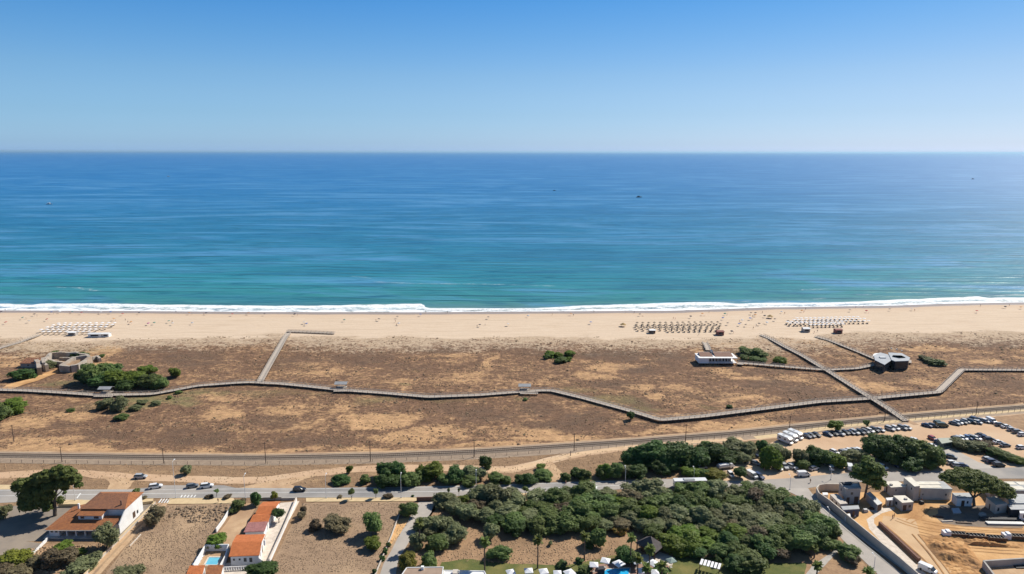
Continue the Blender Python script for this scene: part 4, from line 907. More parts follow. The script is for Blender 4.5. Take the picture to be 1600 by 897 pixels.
for k, (a_, b_) in enumerate([(312, 872), (309, 877), (306, 882), (303, 887)]):
    c = G(a_, b_); w = ['farthest', 'second farthest', 'third farthest', 'nearest'][k]
    t = thing('sun_lounger', 'white sun lounger by the walled pool, %s of four' % w, 'sun lounger', c, .1, 'loungers by the walled pool')
    o = MB().box(-1, .9, -.35, .35, .25, .36).build('seat', M_CLOTH, None); o.parent = t
    o = MB().slab([(.9, -.35, .4), (1.4, -.35, .8), (1.4, .35, .8), (.9, .35, .4)], .08).build('backrest', M_CLOTH, None); o.parent = t
    for sx_ in (-.9, .8):
        o = MB().box(sx_-.04, sx_+.04, -.33, .33, 0, .25).build('leg', M_STEEL, None); o.parent = t
wall('cream kerb wall beside the curving concrete drive with dark clipped bushes', [(626, 800), (612, 838), (598, 872), (584, 905)], .6, M_CREAM)
wall('short brown gate wall at the head of the concrete drive', [(651, 783), (678, 782.5)], 1.5, M_BRICK, .35)

# --- boxes: plain modern or industrial buildings, footprints from surveyed roof corners
def block(name, label, cat, roofpx, h, wm, rm, parapet=.0, windows=(), extras=(), z0=0, fascia=None):
    P = [G(*p, h) for p in roofpx]; t = thing(name, label, cat, (c0(P).x, c0(P).y, 0)); c = c0(P)
    MB().prism([(p.x, p.y) for p in P], z0, h - .2).build('wall', wm, t)
    R_ = [c + (Vector((p.x, p.y, 0)) - c) * 1.02 for p in P]
    MB().prism([(p.x, p.y) for p in R_], h - .198, h).build('roof', rm, t)
    if parapet:
        mb = MB()
        for a, b in zip(R_, R_[1:] + R_[:1]): mb.wallseg(a, b, .22, h + .002, h + parapet)
        mb.build('parapet', wm, t)
    n = len(P)
    for (side, u0, u1, za, zb, kind) in windows:
        a, b = P[side], P[(side+1) % n]; w = MB().face(a, b, u0, u1, za, zb, .07).build(kind, M_GLASS if kind == 'window' else M_DOORW, t)
        if kind == 'window': MB().face(a, b, u0 - .01, u1 + .01, za - .14, za - .03, .12).build('sill', M_KERB, w)
    for (u, v, w_, d_, hh_, nm, m_) in extras:
        p = P[0].lerp(P[1], u).lerp(P[3].lerp(P[2], u), v); MB().box(p.x - w_/2, p.x + w_/2, p.y - d_/2, p.y + d_/2, h + .003, h + hh_).build(nm, m_, t)
    return t
# corners given: front-left, front-right, back-right, back-left (counter-clockwise from above)
block('flat_roofed_house', 'two-storey grey house with dark solar sheets on its roof, under the tall pine', 'house', [(1322, 765), (1345, 764), (1341, 753.5), (1311.5, 754.5)], 5.6, M_GREYW, M_CREAM, .3,
      [(0, .35, .5, 3.6, 4.5, 'window'), (0, .1, .3, .2, 2.6, 'door'), (0, .62, .9, .1, 2.8, 'door'), (3, .3, .4, 3.6, 4.4, 'window'), (3, .65, .75, 1.2, 2.3, 'window')],
      [(.35, .75, 3.0, 1.6, .5, 'solar_panel', M_DARK), (.7, .5, 2.4, 1.6, .35, 'roof_vent', M_STEEL)])
block('low_shed', 'long low shed with a cream flat roof inside the curved compound wall', 'shed', [(1313, 787.5), (1324.5, 786.5), (1308, 771.5), (1297, 772.5)], 2.7, M_CREAM, M_CREAM, 0, [(3, .2, .3, .9, 1.8, 'window'), (3, .6, .7, .1, 2.1, 'door')])
block('site_cabin', 'navy blue cabin with a pale flat roof at the foot of the long shed', 'cabin', [(1317.5, 796.5), (1343, 795), (1341, 789.5), (1314, 791)], 2.8, mat('navy_steel', (.035, .055, .12), rough=.5), M_ROOFG, 0, [(0, .2, .4, 1.0, 1.9, 'window'), (0, .6, .72, .1, 2.1, 'door')])
block('water_tank', 'small white square tank standing at the back of the curved compound', 'tank', [(1286, 773), (1294, 773), (1293, 769.5), (1285, 769.5)], 1.8, M_WHITE, M_WHITE, 0)
block('storage_container', 'long grey container lying diagonally beneath the tall pine', 'container', [(1371, 789), (1378.5, 786), (1360, 768.5), (1353, 770.5)], 2.6, M_ROOFG, M_STEEL, 0, [(0, .1, .9, .2, 2.3, 'door')])
block('plaster_building', 'cream windowless building with bright roof right of the tall pine', 'building', [(1392.5, 761.5), (1416.5, 760), (1402.5, 751.5), (1382.5, 752.5)], 3.4, M_CREAM, M_ROOFW, .0, [(3, .3, .5, .2, 2.4, 'door'), (0, .3, .36, 1.8, 2.5, 'window')], [(.15, .35, .8, .8, .5, 'roof_vent', M_GREYW)])
block('workshop', 'grey-white workshop with a flat cream roof beside the curved path', 'workshop', [(1410, 785.5), (1427.5, 784), (1414, 774), (1396, 774.5)], 3.2, M_GREYW, M_ROOFW, 0, [(0, .1, .4, .2, 2.2, 'door'), (3, .3, .5, 1.0, 2.0, 'window'), (0, .6, .8, 1.2, 2.1, 'window')], [(.6, .4, .9, .7, .45, 'roof_vent', M_GREYW)])
block('small_annex', 'small white annex tucked left of the workshop', 'outbuilding', [(1386, 781.5), (1396, 781), (1395, 777), (1384, 778)], 2.3, M_CREAM, M_WHITE, 0, [(0, .4, .6, .1, 1.9, 'door')])
block('narrow_hall', 'tall narrow cream hall running back towards the road', 'hall', [(1429, 760), (1437.5, 759), (1424, 745.5), (1412.5, 746)], 5.6, M_CREAM, M_ROOFW, .0, [(3, .75, .82, 3.6, 4.4, 'window'), (3, .3, .36, 3.4, 4.1, 'window'), (1, .4, .5, 1.0, 2.2, 'window')])
block('pale_warehouse', 'pale warehouse with two roof strips behind the long plain wall', 'warehouse', [(1439, 763), (1488, 764), (1474, 752), (1436, 752)], 4.2, M_CREAM, M_ROOFG, .0, [(0, .07, .1, 1.6, 2.2, 'window'), (0, .8, .84, 1.6, 2.3, 'window')],
      [(.3, .25, 8.0, 2.2, .12, 'roof_panel', M_ROOFW), (.3, .72, 8.6, 2.2, .12, 'roof_panel', M_ROOFW)])
block('white_outbuilding', 'white outbuilding in the shade below the spreading umbrella pine', 'outbuilding', [(1496, 778), (1520, 778), (1516, 770), (1488, 770)], 3.2, M_WHITE, M_ROOFG, 0, [(0, .3, .5, .1, 2.2, 'door'), (0, .65, .75, 1.1, 2.0, 'window')])
block('long_flat_building', 'long flat building with bright cream roof slabs along the road at right', 'building', [(1548, 766), (1680, 767), (1680, 753.5), (1538, 752)], 3.6, M_GREYW, M_ROOFG, .0, [(0, .1, .2, .8, 2.2, 'window'), (0, .3, .36, .1, 2.3, 'door')],
      [(.06, .78, 5.2, 2.4, .14, 'roof_slab', M_ROOFW), (.24, .78, 5.6, 2.4, .14, 'roof_slab', M_ROOFW), (.44, .78, 5.6, 2.4, .14, 'roof_slab', M_ROOFW), (.1, .25, 5.6, 2.6, .14, 'roof_slab', M_ROOFW), (.31, .25, 5.6, 2.6, .14, 'roof_slab', M_ROOFW), (.52, .25, 5.6, 2.6, .14, 'roof_slab', M_ROOFW)])
block('grey_shed', 'grey sheet-roofed shed below the cream slab building, upper', 'shed', [(1578, 786), (1612, 786), (1600, 772), (1570, 772)], 3.2, M_GREYW, M_ROOFG, 0, [(0, .2, .5, .2, 2.2, 'door')])
block('grey_shed', 'low dark-fronted grey shed at the right edge, below the other', 'shed', [(1580, 796), (1625, 796), (1620, 787.5), (1574, 787.5)], 2.8, M_DARK, M_ROOFG, 0)
block('white_outbuilding', 'small white building right of the umbrella pine trunk', 'outbuilding', [(1556, 789), (1574, 786.5), (1556, 775.5), (1541, 777)], 3.4, M_CREAM, M_CREAM, 0, [(0, .2, .35, 1.0, 2.2, 'window'), (3, .4, .5, .1, 2.1, 'door')])
block('white_cabin', 'small white cabin cut by the right edge of the picture', 'cabin', [(1594, 802), (1612, 802), (1610, 798), (1593, 798)], 2.6, M_WHITE, M_WHITE, 0, [(0, .3, .6, 1, 2, 'window')])
block('sheet_pallet', 'pale blue sheet stack lying in the shade of the umbrella pine', 'sheet stack', [(1490, 801), (1502, 800.5), (1498, 793.5), (1487, 794)], .7, M_GREYW, mat('pale_blue_sheet', (.5, .56, .62)), 0)
block('white_van_body', 'white box of goods beside the navy blue cabin', 'box', [(1321, 808), (1329, 807), (1328, 802.5), (1319, 803.5)], 1.7, M_WHITE, M_WHITE, 0)
# compound wall and red brick wall
wall('long tall grey-cream wall curving along the side road round the building site', [(1318, 767), (1290, 766.5), (1279, 768), (1275, 773), (1279, 781), (1296, 793), (1330, 822), (1372, 857), (1405, 884), (1432, 908)], 2.7, M_CREAM, .35, 'perimeter_wall')
wall('low brown brick wall with toothed top running diagonally across the site', [(1374, 821), (1398, 843), (1436, 879)], 1.4, M_BRICK, .8, 'brick_wall')
wall('low kerb wall at the head of the orange yard', [(1432, 780), (1470, 781)], .5, M_CREAM)
# building site bits
def skip(px, py, L, lab, cab):
    c = G(px, py); t = thing('formwork_stack', lab, 'formwork stack', c, -.12, 'steel formwork stacks on the orange site')
    for dy in (-.9, .9): o = MB().box(-L/2, L/2, dy-.12, dy+.12, .2, 1.3).build('side_beam', M_DOORW, None); o.parent = t
    o = MB().box(-L/2 + .3, L/2, -.78, .78, .25, .85).build('frame', M_GREYW, None); o.parent = t
    for k in range(5):
        x = -L/2 + .6 + k * (L-1.2)/4; o = MB().box(x-.12, x+.12, -.77, .77, .86, 1.25).build('crossbar', M_DARK, None); o.parent = t
    if cab:
        o = MB().box(-L/2 - 2.2, -L/2 - .1, -1.0, 1.0, 0.1, 1.5).box(-L/2 - 1.2, -L/2 - .1, -.8, .8, 1.502, 1.9).build('white_sacks', M_CLOTH, None); o.parent = t
skip(1497, 838, 5.0, 'stack of dark steel formwork with white sacks at its left end', True)
skip(1526, 841, 5.6, 'plain formwork stack, second from the left in the row', False)
skip(1557, 844, 5.2, 'plain formwork stack, third from the left in the row', False)
skip(1592, 842, 5.4, 'formwork stack with white sacks, cut by the right edge', True)
for k, (a_, b_, L, lab) in enumerate([(1562, 812, 13, 'long dark steel beam bundle in the tree shade, farther'), (1570, 819, 12, 'long pale steel beam bundle in front of the dark one')]):
    c = G(a_, b_); t = thing('beam_bundle', lab, 'beams', c, -.03, 'beam bundles')
    for j in range(4): o = MB().box(-L/2, L/2, -.8 + j*.4, -.5 + j*.4, .1, .6).build('beam', M_STEEL if k else M_DARK, None); o.parent = t
def basement():
    P = [G(1537, 876, 2.4), G(1600, 872, 2.4), G(1680, 872, 2.4), G(1680, 925, 2.4), G(1578, 930, 2.4)]
    t = thing('concrete_shell', 'roofless concrete basement shell at the lower right corner', 'building shell', c0(P)); mb = MB()
    for a, b in zip(P, P[1:] + P[:1]): mb.wallseg(a, b, .5, 0, 2.4)
    mb.build('wall', M_GREYW, t)
    MB().prism([(p.x, p.y) for p in P], .06, .2).build('floor', M_DIRT, t)
    a, b = G(1588, 888, .3), G(1640, 888, .3); MB().box(a.x, b.x, a.y, a.y + 3, .202, .5).build('dark_slab', M_DARK, t)
basement()

# --- low hotel roofs and garden at the lower edge
block('low_house', 'low house with a brown gravel roof at the lower edge beside yellow-green tree', 'house', [(628, 899), (690, 899), (692, 886.5), (636, 887.5)], 3.2, M_WHITE, mat('gravel_roof', (.34, .25, .19), (.28, .2, .15), .5, .95), .15, [(0, .3, .4, 1, 2, 'window')], [(.45, .8, .8, .8, .9, 'chimney', M_WHITE)])
block('white_terrace_block', 'white terrace wall block right of the gravel-roofed house', 'building', [(694, 901), (760, 901), (756, 893), (694, 892)], 2.4, M_WHITE, M_WHITE, .2, [(0, .5, .6, .5, 2, 'window')])
block('cream_chimney_block', 'square cream rooftop box between lawn and terrace wall', 'building', [(707, 896), (717, 896), (716, 889.5), (708, 889.5)], 3.2, M_CREAM, M_CREAM, 0)
def pavilion_hip():
    E = [G(1002, 862, 2.6), G(1026, 866, 2.6), G(1038, 852, 2.6), G(1014, 843, 2.6)]; E = [G(992, 848, 2.6), G(1024, 864.5, 2.6), G(1039, 852, 2.6), G(1010, 838.5, 2.6)]
    c = c0(E); t = thing('garden_pavilion', 'garden pavilion with a dark pyramid shingle roof at the grove edge', 'pavilion', c)
    MB().add([tuple(p) for p in E] + [(c.x, c.y, 5.4)] , [(0, 1, 4), (1, 2, 4), (2, 3, 4), (3, 0, 4), (3, 2, 1, 0)]).build('roof', M_SLATE, t)
    for p in E: q = c + (Vector((p.x, p.y, 0)) - c) * .85; MB().box(q.x-.15, q.x+.15, q.y-.15, q.y+.15, 0, 2.7).build('post', M_DOORW, t)
    q = [c + (Vector((p.x, p.y, 0)) - c) * .6 for p in E]; MB().prism([(a.x, a.y) for a in q], 0, 2.55).build('core', M_DOORW, t)
pavilion_hip()
def pergola(px, py):
    c = G(px, py); t = thing('pergola', 'white slatted pergola standing on the lawn at the lower edge', 'pergola', c, -.45)
    for k in range(6): o = MB().box(-2.8 + k*1.0, -2.1 + k*1.0, -1.5, 1.5, 2.4, 2.5).build('roof_slat', M_CLOTH, None); o.parent = t
    for x in (-2.7, 2.7):
        for y in (-1.3, 1.3): o = MB().box(x-.08, x+.08, y-.08, y+.08, 0, 2.3).build('post', M_DOORW, None); o.parent = t
    for y in (-1.3, 1.3): o = MB().box(-2.9, 3.0, y-.06, y+.06, 2.302, 2.398).build('beam', M_DOORW, None); o.parent = t
pergola(1109, 893)
SQ = [(874, 900, 'lower edge, left of the pool'), (1002, 889, ''), (0, 0, '')]
def square_parasol(px, py, w, label, rz=.2, m_=None):
    c = G(px, py, 2.4); t = thing('garden_parasol', label, 'parasol', (c.x, c.y, 0), rz, 'white square parasols in the hotel garden')
    h = w / 2; o = MB().add([(-h, -h, 2.3), (h, -h, 2.3), (h, h, 2.3), (-h, h, 2.3), (0, 0, 2.95), (-h, -h, 2.12), (h, -h, 2.12), (h, h, 2.12), (-h, h, 2.12)], [(0, 1, 4), (1, 2, 4), (2, 3, 4), (3, 0, 4), (0, 5, 6, 1), (1, 6, 7, 2), (2, 7, 8, 3), (3, 8, 5, 0)]).build('canopy', m_ or M_CLOTH, None); o.parent = t
    o = MB().tube((0, 0, 0), (0, 0, 2.8), .04, .04, 6).build('pole', M_STEEL, None); o.parent = t
    o = MB().box(-.35, .35, -.35, .35, 0, .1).build('base', M_KERB, None); o.parent = t
for a, b, w, l, r in [(798, 893, 2.4, 'white square parasol nearest the lawn corner, leftmost', .3), (826, 891, 2.4, 'white square parasol second from the left along the lower edge', .1), (849.5, 892, 2.5, 'white square parasol third from the left along the lower edge', .2), (871, 894.5, 2.3, 'white square parasol left of the dark sofa, low edge', .0), (890, 894, 2.8, 'white square parasol in front of the terrace shrubs', .5),
                      (928, 881.5, 2.5, 'white square parasol left of the dark cabana', -.1), (946, 875, 2.6, 'white tilted square parasol farthest back on the lawn', -.35), (967, 879.5, 2.8, 'white pointed parasol behind the pool', .6), (1021, 879, 2.8, 'white parasol just below the dark pavilion', .7),
                      (995, 877, 2.2, 'pale parasol partly hidden by the palm trunks', .2), (1003, 891, 2.5, 'white square parasol right of the blue pool', .1), (1023, 893, 2.3, 'white square parasol rightmost by the small palm', .0)]:
    square_parasol(a, b, w, l, r)
square_parasol(1049, 875, 2.4, 'grey-green parasol beside the wooden deck below the pavilion', .4, mat('sage_canvas', (.25, .32, .29)))
p = thing('swimming_pool', 'bright blue garden pool at the lower edge among white parasols', 'pool', G(960, 892)); q = [G(*a) for a in ((938, 897), (948, 890), (985, 888), (982, 905), (935, 910))]
MB().prism([(a.x, a.y) for a in q], .07, .2).build('water', mat('blue_pool_water', (.03, .33, .62), (.03, .4, .7), .6, .08), p)
mb = MB()
for a, b in zip(q, q[1:] + q[:1]): mb.wallseg(a, b, .4, .07, .26)
mb.build('coping', M_PAVW, p)
block('dark_cabana', 'dark cabana between the white parasols at the pool', 'cabana', [(934, 890), (945, 889), (943, 884), (934, 885)], 2.0, M_DARK, M_DARK, 0)

# --- beach restaurant on stilts
def restaurant():
    a = G(1092, 567.5, 1.6); b = G(1150, 566.5, 1.6); x0, x1 = a.x, b.x; y0 = a.y; y1 = y0 + 9
    t = thing('beach_restaurant', 'white beach restaurant on stilts with two brown roof panels', 'restaurant', ((x0+x1)/2, (y0+y1)/2, 0))
    MB().box(x0, x1, y0, y1, 1.5, 1.8).build('floor_deck', M_WHITE, t)
    for i in range(9):
        for j in (0.4, 4.5, 8.6): x = x0 + .4 + i * (x1-x0-.8)/8; MB().box(x-.14, x+.14, y0+j-.14, y0+j+.14, -.3, 1.5).build('stilt', M_DARK, t)
    MB().box(x0 + .1, x0 + 5.6, y0 + .1, y1 - .3, 1.8, 4.5).build('kitchen_wall', M_WHITE, t)
    MB().box(x0 + 5.61, x1 - 2.6, y0 + 2.2, y1 - .3, 1.8, 4.5).build('hall_wall', M_WHITE, t)
    for k in range(7): MB().face((x0 + 5.6, y0 + 2.2), (x1 - 2.6, y0 + 2.2), .03 + k*.14, .14 + k*.14, 2.0, 4.0).build('window', M_GLASS, t)
    for k in range(8): x = x0 + 5.8 + k * (x1 - x0 - 8.3)/7; MB().box(x-.07, x+.07, y0+.1, y0+.24, 1.8, 4.5).build('veranda_post', M_WHITE, t)
    MB().box(x0 + 5.62, x1 - .1, y0 + .02, y0 + .1, 2.5, 2.62).box(x0 + 5.62, x1 - .1, y0 + .02, y0 + .1, 2.15, 2.22).build('veranda_rail', M_WHITE, t)
    MB().box(x0 - .2, x1 + .3, y0 - .3, y1 + .2, 4.5, 4.75).build('roof', M_WHITE, t)
    PM = mat('brown_reed_roof', (.25, .15, .115), (.2, .12, .09), .8, .9)
    for (u0, u1) in ((.06, .40), (.46, .93)):
        xa = x0 + (x1-x0)*u0; xb = x0 + (x1-x0)*u1; MB().slab([(xa, y0 + 2.2, 4.8), (xb, y0 + 2.2, 4.8), (xb, y1 - 1.2, 5.9), (xa, y1 - 1.2, 5.9)], .15).build('roof_panel', PM, t)
        MB().box(xa, xb, y1 - 1.19, y1 - 1.0, 4.752, 5.95).build('upstand', M_WHITE, t)
    xm = x0 + (x1-x0)*.43; MB().box(xm-.7, xm+.7, y1-1.8, y1-.4, 4.752, 6.6).build('vent_box', M_STEEL, t); MB().cone((xm, y1-1.1, 6.6), .9, .8, 4).build('vent_cap', M_STEEL, t)
    MB().bar((x1, y0 - .5, 1.5), (x1 + 3.2, y0 - 1.6, 1.5), 3.0, .25).build('landing', M_DECK, t)
restaurant()
def angular_pavilion():
    c = G(1394, 566, 0); t = thing('angular_pavilion', 'dark angular beach pavilion with grey many-sided roofs on the dune', 'pavilion', c)
    WD = mat('dark_cladding', (.075, .055, .055), (.05, .04, .04), .8, .8); RG = mat('grey_membrane', (.38, .40, .43), (.31, .33, .36), .3, .7)
    def poly(cx, cy, rx, ry, n, a0): return [(c.x + cx + rx*math.cos(a0 + 2*math.pi*i/n), c.y + cy + ry*math.sin(a0 + 2*math.pi*i/n)) for i in range(n)]
    zp = lambda q, h: [tuple(G(1220 + a / 7.27, 480 + b / 7.27, h)[:2]) for a, b in q]
    L_ = zp([(1072, 598), (1178, 650), (1246, 604), (1236, 545), (1130, 517), (1062, 548)], 5.4); R_ = zp([(1262, 596), (1300, 612), (1448, 606), (1462, 572), (1372, 524), (1225, 517)], 5.8)
    for P, h, nm in ((L_, 5.4, 'left'), (R_, 5.8, 'right')):
        q = [(c.x + (x-c.x)*1.0, y) for x, y in P]
        MB().prism(q, .5, h - .3).build('wall', WD, t); cc = c0(P)
        MB().prism([tuple((cc + (Vector((x, y, 0)) - cc) * 1.05)[:2]) for x, y in P], h - .3, h).build('roof', RG, t)
        for i in range(len(P)):
            a, b = P[i], P[(i+1) % len(P)]; MB().face(a, b, .12, .88, 1.5, h - .9, .06).build('window', M_GLASS, t)
        MB().prism([(sum(p[0] for p in R_)/6 + x, sum(p[1] for p in R_)/6 + y) for x, y in ((-3.4, 1), (-1, -1.8), (3, -1), (2.6, 2.4), (-2, 3))], 5.802, 6.2).build('roof_lantern', M_ROOFG, t)
    MB().prism([(sum(p[0] for p in L_)/6 + x, sum(p[1] for p in L_)/6 + y) for x, y in ((-1.6, -1), (1.6, -1), (1.6, 1.4), (-1.2, 1.4))], 5.402, 5.9).build('roof_lantern', M_STEEL, t)
    MB().prism(zp([(1052, 560), (1098, 548), (1120, 520), (1068, 524), (1046, 540)], 4.9), 4.3, 4.9).build('white_canopy', M_WHITE, t)
    for (dx, dy) in ((6.6, 3), (5.3, 6), (3.2, 8)): MB().box(c.x+dx-.35, c.x+dx+.35, c.y+dy-.35, c.y+dy+.35, 5.802, 6.3).build('roof_vent', M_STEEL, t)
    for (dx, dy) in ((-9, -4), (-5, -5), (-1, -4), (3, -4), (7, -4), (9, -1)): MB().tube((c.x+dx, c.y+dy, -.3), (c.x+dx, c.y+dy, 1.2), .2, .2, 6).build('stilt', M_DARK, t)
    MB().prism([(c.x-10.5, c.y-5.5), (c.x+8, c.y-5.5), (c.x+10.5, c.y-1), (c.x+10, c.y+9), (c.x-10, c.y+8)], 1.2, 1.45).build('terrace', M_DECK, t)
angular_pavilion()
# --- ruined coastal fort
def fort():
    def g(p, z=0): return G(50 + 0 + p[0] / 8 - 50, 495 + p[1] / 8, z)
    t = thing('ruined_fort', 'ruined stone fort with broken ramparts round an inner court', 'fort', g((720, 620)))
    H = 4.2
    def rampart(pts, w, h0, name='rampart', seed=0):
        P = resample([g(p, h0) for p in pts], 1.6); mb = MB()
        for i, (a, b) in enumerate(zip(P, P[1:])):
            h = h0 + .9 * (vnoise(np.array([i * .37 + seed]), np.array([seed * 3.1]), 5)[0] - .5); b2 = b + (b - a).normalized() * .05
            mb.wallseg(a, b2, w, -.2, h)
        mb.build(name, M_STONE, t)
    rampart([(585, 600), (520, 560), (600, 480), (640, 445), (960, 440), (1090, 470), (1110, 490)], 1.6, H, seed=1)
    rampart([(880, 610), (750, 600), (890, 520), (940, 500), (1080, 480)], 1.4, H, seed=2)
    rampart([(885, 612), (960, 600), (1130, 500)], 1.8, H, seed=3)
    rampart([(590, 515), (700, 562), (800, 570)], 1.3, 3.0, seed=4)
    rampart([(1150, 500), (1215, 480), (1250, 520)], 1.2, 2.6, seed=5)
    rampart([(745, 500), (880, 505), (930, 495)], 1.0, 2.4, 'inner_wall', seed=6)
    q = [g(p, 2.4) for p in ((760, 598), (880, 610), (960, 560), (1090, 480), (940, 505), (870, 530))]; MB().prism([(a.x, a.y) for a in q], 0, 2.4).build('terreplein', M_FIELD, t)
    q = [g(p, 2.6) for p in ((600, 515), (640, 450), (950, 445), (930, 490), (740, 498), (700, 560))]; MB().prism([(a.x, a.y) for a in q], 0, .8).build('inner_court', mat('court_earth', (.25, .19, .15), (.33, .25, .18), .4, .95), t)
    rampart([(490, 640), (480, 560), (450, 530)], 2.2, 4.6, 'gate_tower', seed=8); rampart([(545, 575), (530, 505)], 1.5, 5.2, 'chimney_stack', seed=9)
    a, b = g((440, 580), 3), g((250, 580), 3); x0, x1 = b.x, a.x; y0 = a.y
    MB().box(x0, x1, y0, y0 + 5.5, -.2, 3).build('lodge_wall', M_STONE, t)
    MB().slab([(x0-.3, y0-.3, 3.0), (x1+.1, y0-.3, 3.0), (x1+.1, y0+5.8, 4.4), (x0-.3, y0+5.8, 4.4)], .2).build('lodge_roof', M_TILEB, t)
    MB().face((x0, y0), (x1, y0), .45, .58, 1.4, 2.2).build('window', M_GLASS, t)
fort()

# ================================================================ TREES
def lobes_mesh(name, lobes, nleaf, size, m_, seed, flat=0.0, holes=0.0, strip_=False):
    """a crown made of thousands of small leaf clumps laid over uneven lobes (local metres)"""
    r_ = np.random.default_rng(seed); Ls = np.array(lobes, float)     # x,y,z,rx,ry,rz
    area = (Ls[:, 3] * Ls[:, 4]) ** .8 * Ls[:, 5] ** .4; pr = area / area.sum()
    k = r_.choice(len(Ls), nleaf, p=pr); L_ = Ls[k]
    d = r_.normal(size=(nleaf, 3)); d /= np.linalg.norm(d, axis=1, keepdims=True); d[:, 2] = np.where(d[:, 2] < -.45, -d[:, 2], d[:, 2])
    rad = r_.uniform(.66, 1.0, nleaf) ** .5
    # knobbly surface
    kn = 1 + .18 * (np.sin(d[:, 0] * 7 + k * 1.7) * np.sin(d[:, 1] * 6 + k * 2.3) + .6 * np.sin(d[:, 2] * 9 + k))
    c = L_[:, :3] + d * L_[:, 3:] * (rad * kn)[:, None]
    nrm = d / L_[:, 3:]; nrm /= np.linalg.norm(nrm, axis=1, keepdims=True); nrm = nrm + r_.normal(size=(nleaf, 3)) * .42; nrm[:, 2] += .30 + flat; nrm /= np.linalg.norm(nrm, axis=1, keepdims=True)
    a = np.cross(nrm, r_.normal(size=(nleaf, 3))); a /= np.linalg.norm(a, axis=1, keepdims=True); b = np.cross(nrm, a)
    s = (size * r_.uniform(.6, 1.35, nleaf))[:, None]; e = r_.uniform(.6, 1.0, nleaf)[:, None]
    V = np.stack([c - a*s - b*s*e*.4, c + a*s*.2 - b*s*e, c + a*s + b*s*e*.3, c - a*s*.1 + b*s*e], 1).reshape(-1, 3)
    F = np.arange(nleaf * 4).reshape(-1, 4)
    # solid leaf-coloured core in every lobe, added to brighten the dark gaps
    nu, nv = 9, 6; cv = []; cf = []
    for q in Ls:
        b0 = len(V) + len(cv)
        for j in range(nv):
            ph = math.pi * (j + .5) / nv
            for i in range(nu):
                a_ = 2 * math.pi * (i + .5 * (j % 2)) / nu; w_ = .74 * r_.uniform(.85, 1.1)
                cv.append((q[0] + q[3] * w_ * math.sin(ph) * math.cos(a_), q[1] + q[4] * w_ * math.sin(ph) * math.sin(a_), q[2] + q[5] * w_ * math.cos(ph)))
        for j in range(nv - 1):
            for i in range(nu): cf.append((b0 + j*nu + i, b0 + (j+1)*nu + i, b0 + (j+1)*nu + (i+1) % nu, b0 + j*nu + (i+1) % nu))
    V = np.concatenate([V, np.array(cv)]); F = np.concatenate([F, np.array(cf)])
    return mesh_np(name, V, F, m_, link=False)
def round_lobes(seed, low=.5, n=9):
    """unit crown: radius 1 in plan, half-height 1, centred on the origin"""
    r_ = random.Random(seed); L_ = [(0, 0, 0, .62, .62, .72)]
    for i in range(n):
        a = i * 2.399 + r_.uniform(-.4, .4); q = r_.uniform(.38, .66); z = r_.uniform(-low, .48); f = r_.uniform(.30, .48)
        L_.append((math.cos(a)*q, math.sin(a)*q, z, f, f, f * 1.05))
    L_.append((r_.uniform(-.2, .2), r_.uniform(-.2, .2), .5, .4, .4, .42)); return L_
CROWNS = {}
def crown_mesh(kind, big, var):
    key = (kind, big, var)
    if key not in CROWNS:
        n = {0: 700, 1: 2200, 2: 5200}[big]; sz = {0: .16, 1: .095, 2: .062}[big]
        CROWNS[key] = lobes_mesh('crown', round_lobes(var * 7 + 3 + big, n=7 + big * 3), n, sz, LEAF[kind], var * 13 + big)
    return CROWNS[key]
TREES = []
def trunk_part(t, h, r0, lean=(0, 0), limbs=3, spread=.5, top=None, seed=0, m_=None):
    r_ = random.Random(seed); mb = MB(); mid = Vector((lean[0]*.5, lean[1]*.5, h*.55)); mb.tube((0, 0, -.2), mid, r0, r0*.72, 8)
    for i in range(limbs):
        a = i * 6.283 / limbs + r_.uniform(-.4, .4); e = Vector((lean[0] + math.cos(a)*spread, lean[1] + math.sin(a)*spread, h + r_.uniform(0, .2) * h)); mb.tube(mid, e, r0*.55, r0*.22, 6)
    o = mb.build('trunk', m_ or M_BARK, None); o.parent = t; return o
def tree(cx, cy, w, h, kind, phrase=None, trunk=0.0, group=None, cat='tree', name=None, terrain=False, bush=None, rng_=rs):
    s = scale_at(cx, cy); dl = math.asin(-ray(cx, cy).normalized().z); r = w / 2 / s; a = h / 2 / s
    rz = math.sqrt(max(a*a - (r*math.sin(dl))**2, (a*.55)**2)) / math.cos(dl); rz = min(max(rz, .45*r), 1.5*r); zc = trunk + rz * .82
    c = G(cx, cy, zc); g0 = H1(c.x, c.y) if terrain else 0
    if bush is None: bush = (trunk == 0 and rz + zc < 2.6)
    nm = name or ('bush' if bush else 'tree'); t = thing(nm, phrase, 'bush' if bush and cat == 'tree' else cat, (c.x, c.y, g0), rng_.uniform(0, 6.28), group)
    big = 0 if r < 1.3 else 1 if r < 2.9 else 2
    o = bpy.data.objects.new('crown', crown_mesh(kind, big, rng_.randrange(4))); COL.objects.link(o); o.parent = t; o.location = (0, 0, zc); e_ = rng_.uniform(.84, 1.12); o.scale = (r * 1.04 * e_, r * 1.04 / e_, rz * rng_.uniform(.96, 1.12))
    if not bush or trunk: 
        key = ('trunk', round(trunk > 0)); tr = trunk_part(t, max(trunk, zc * .6), .05 * r + .06, spread=r*.4, seed=rng_.randrange(99))
    t['_c'] = (cx, cy); TREES.append((t, cx, cy, kind, bush)); return t
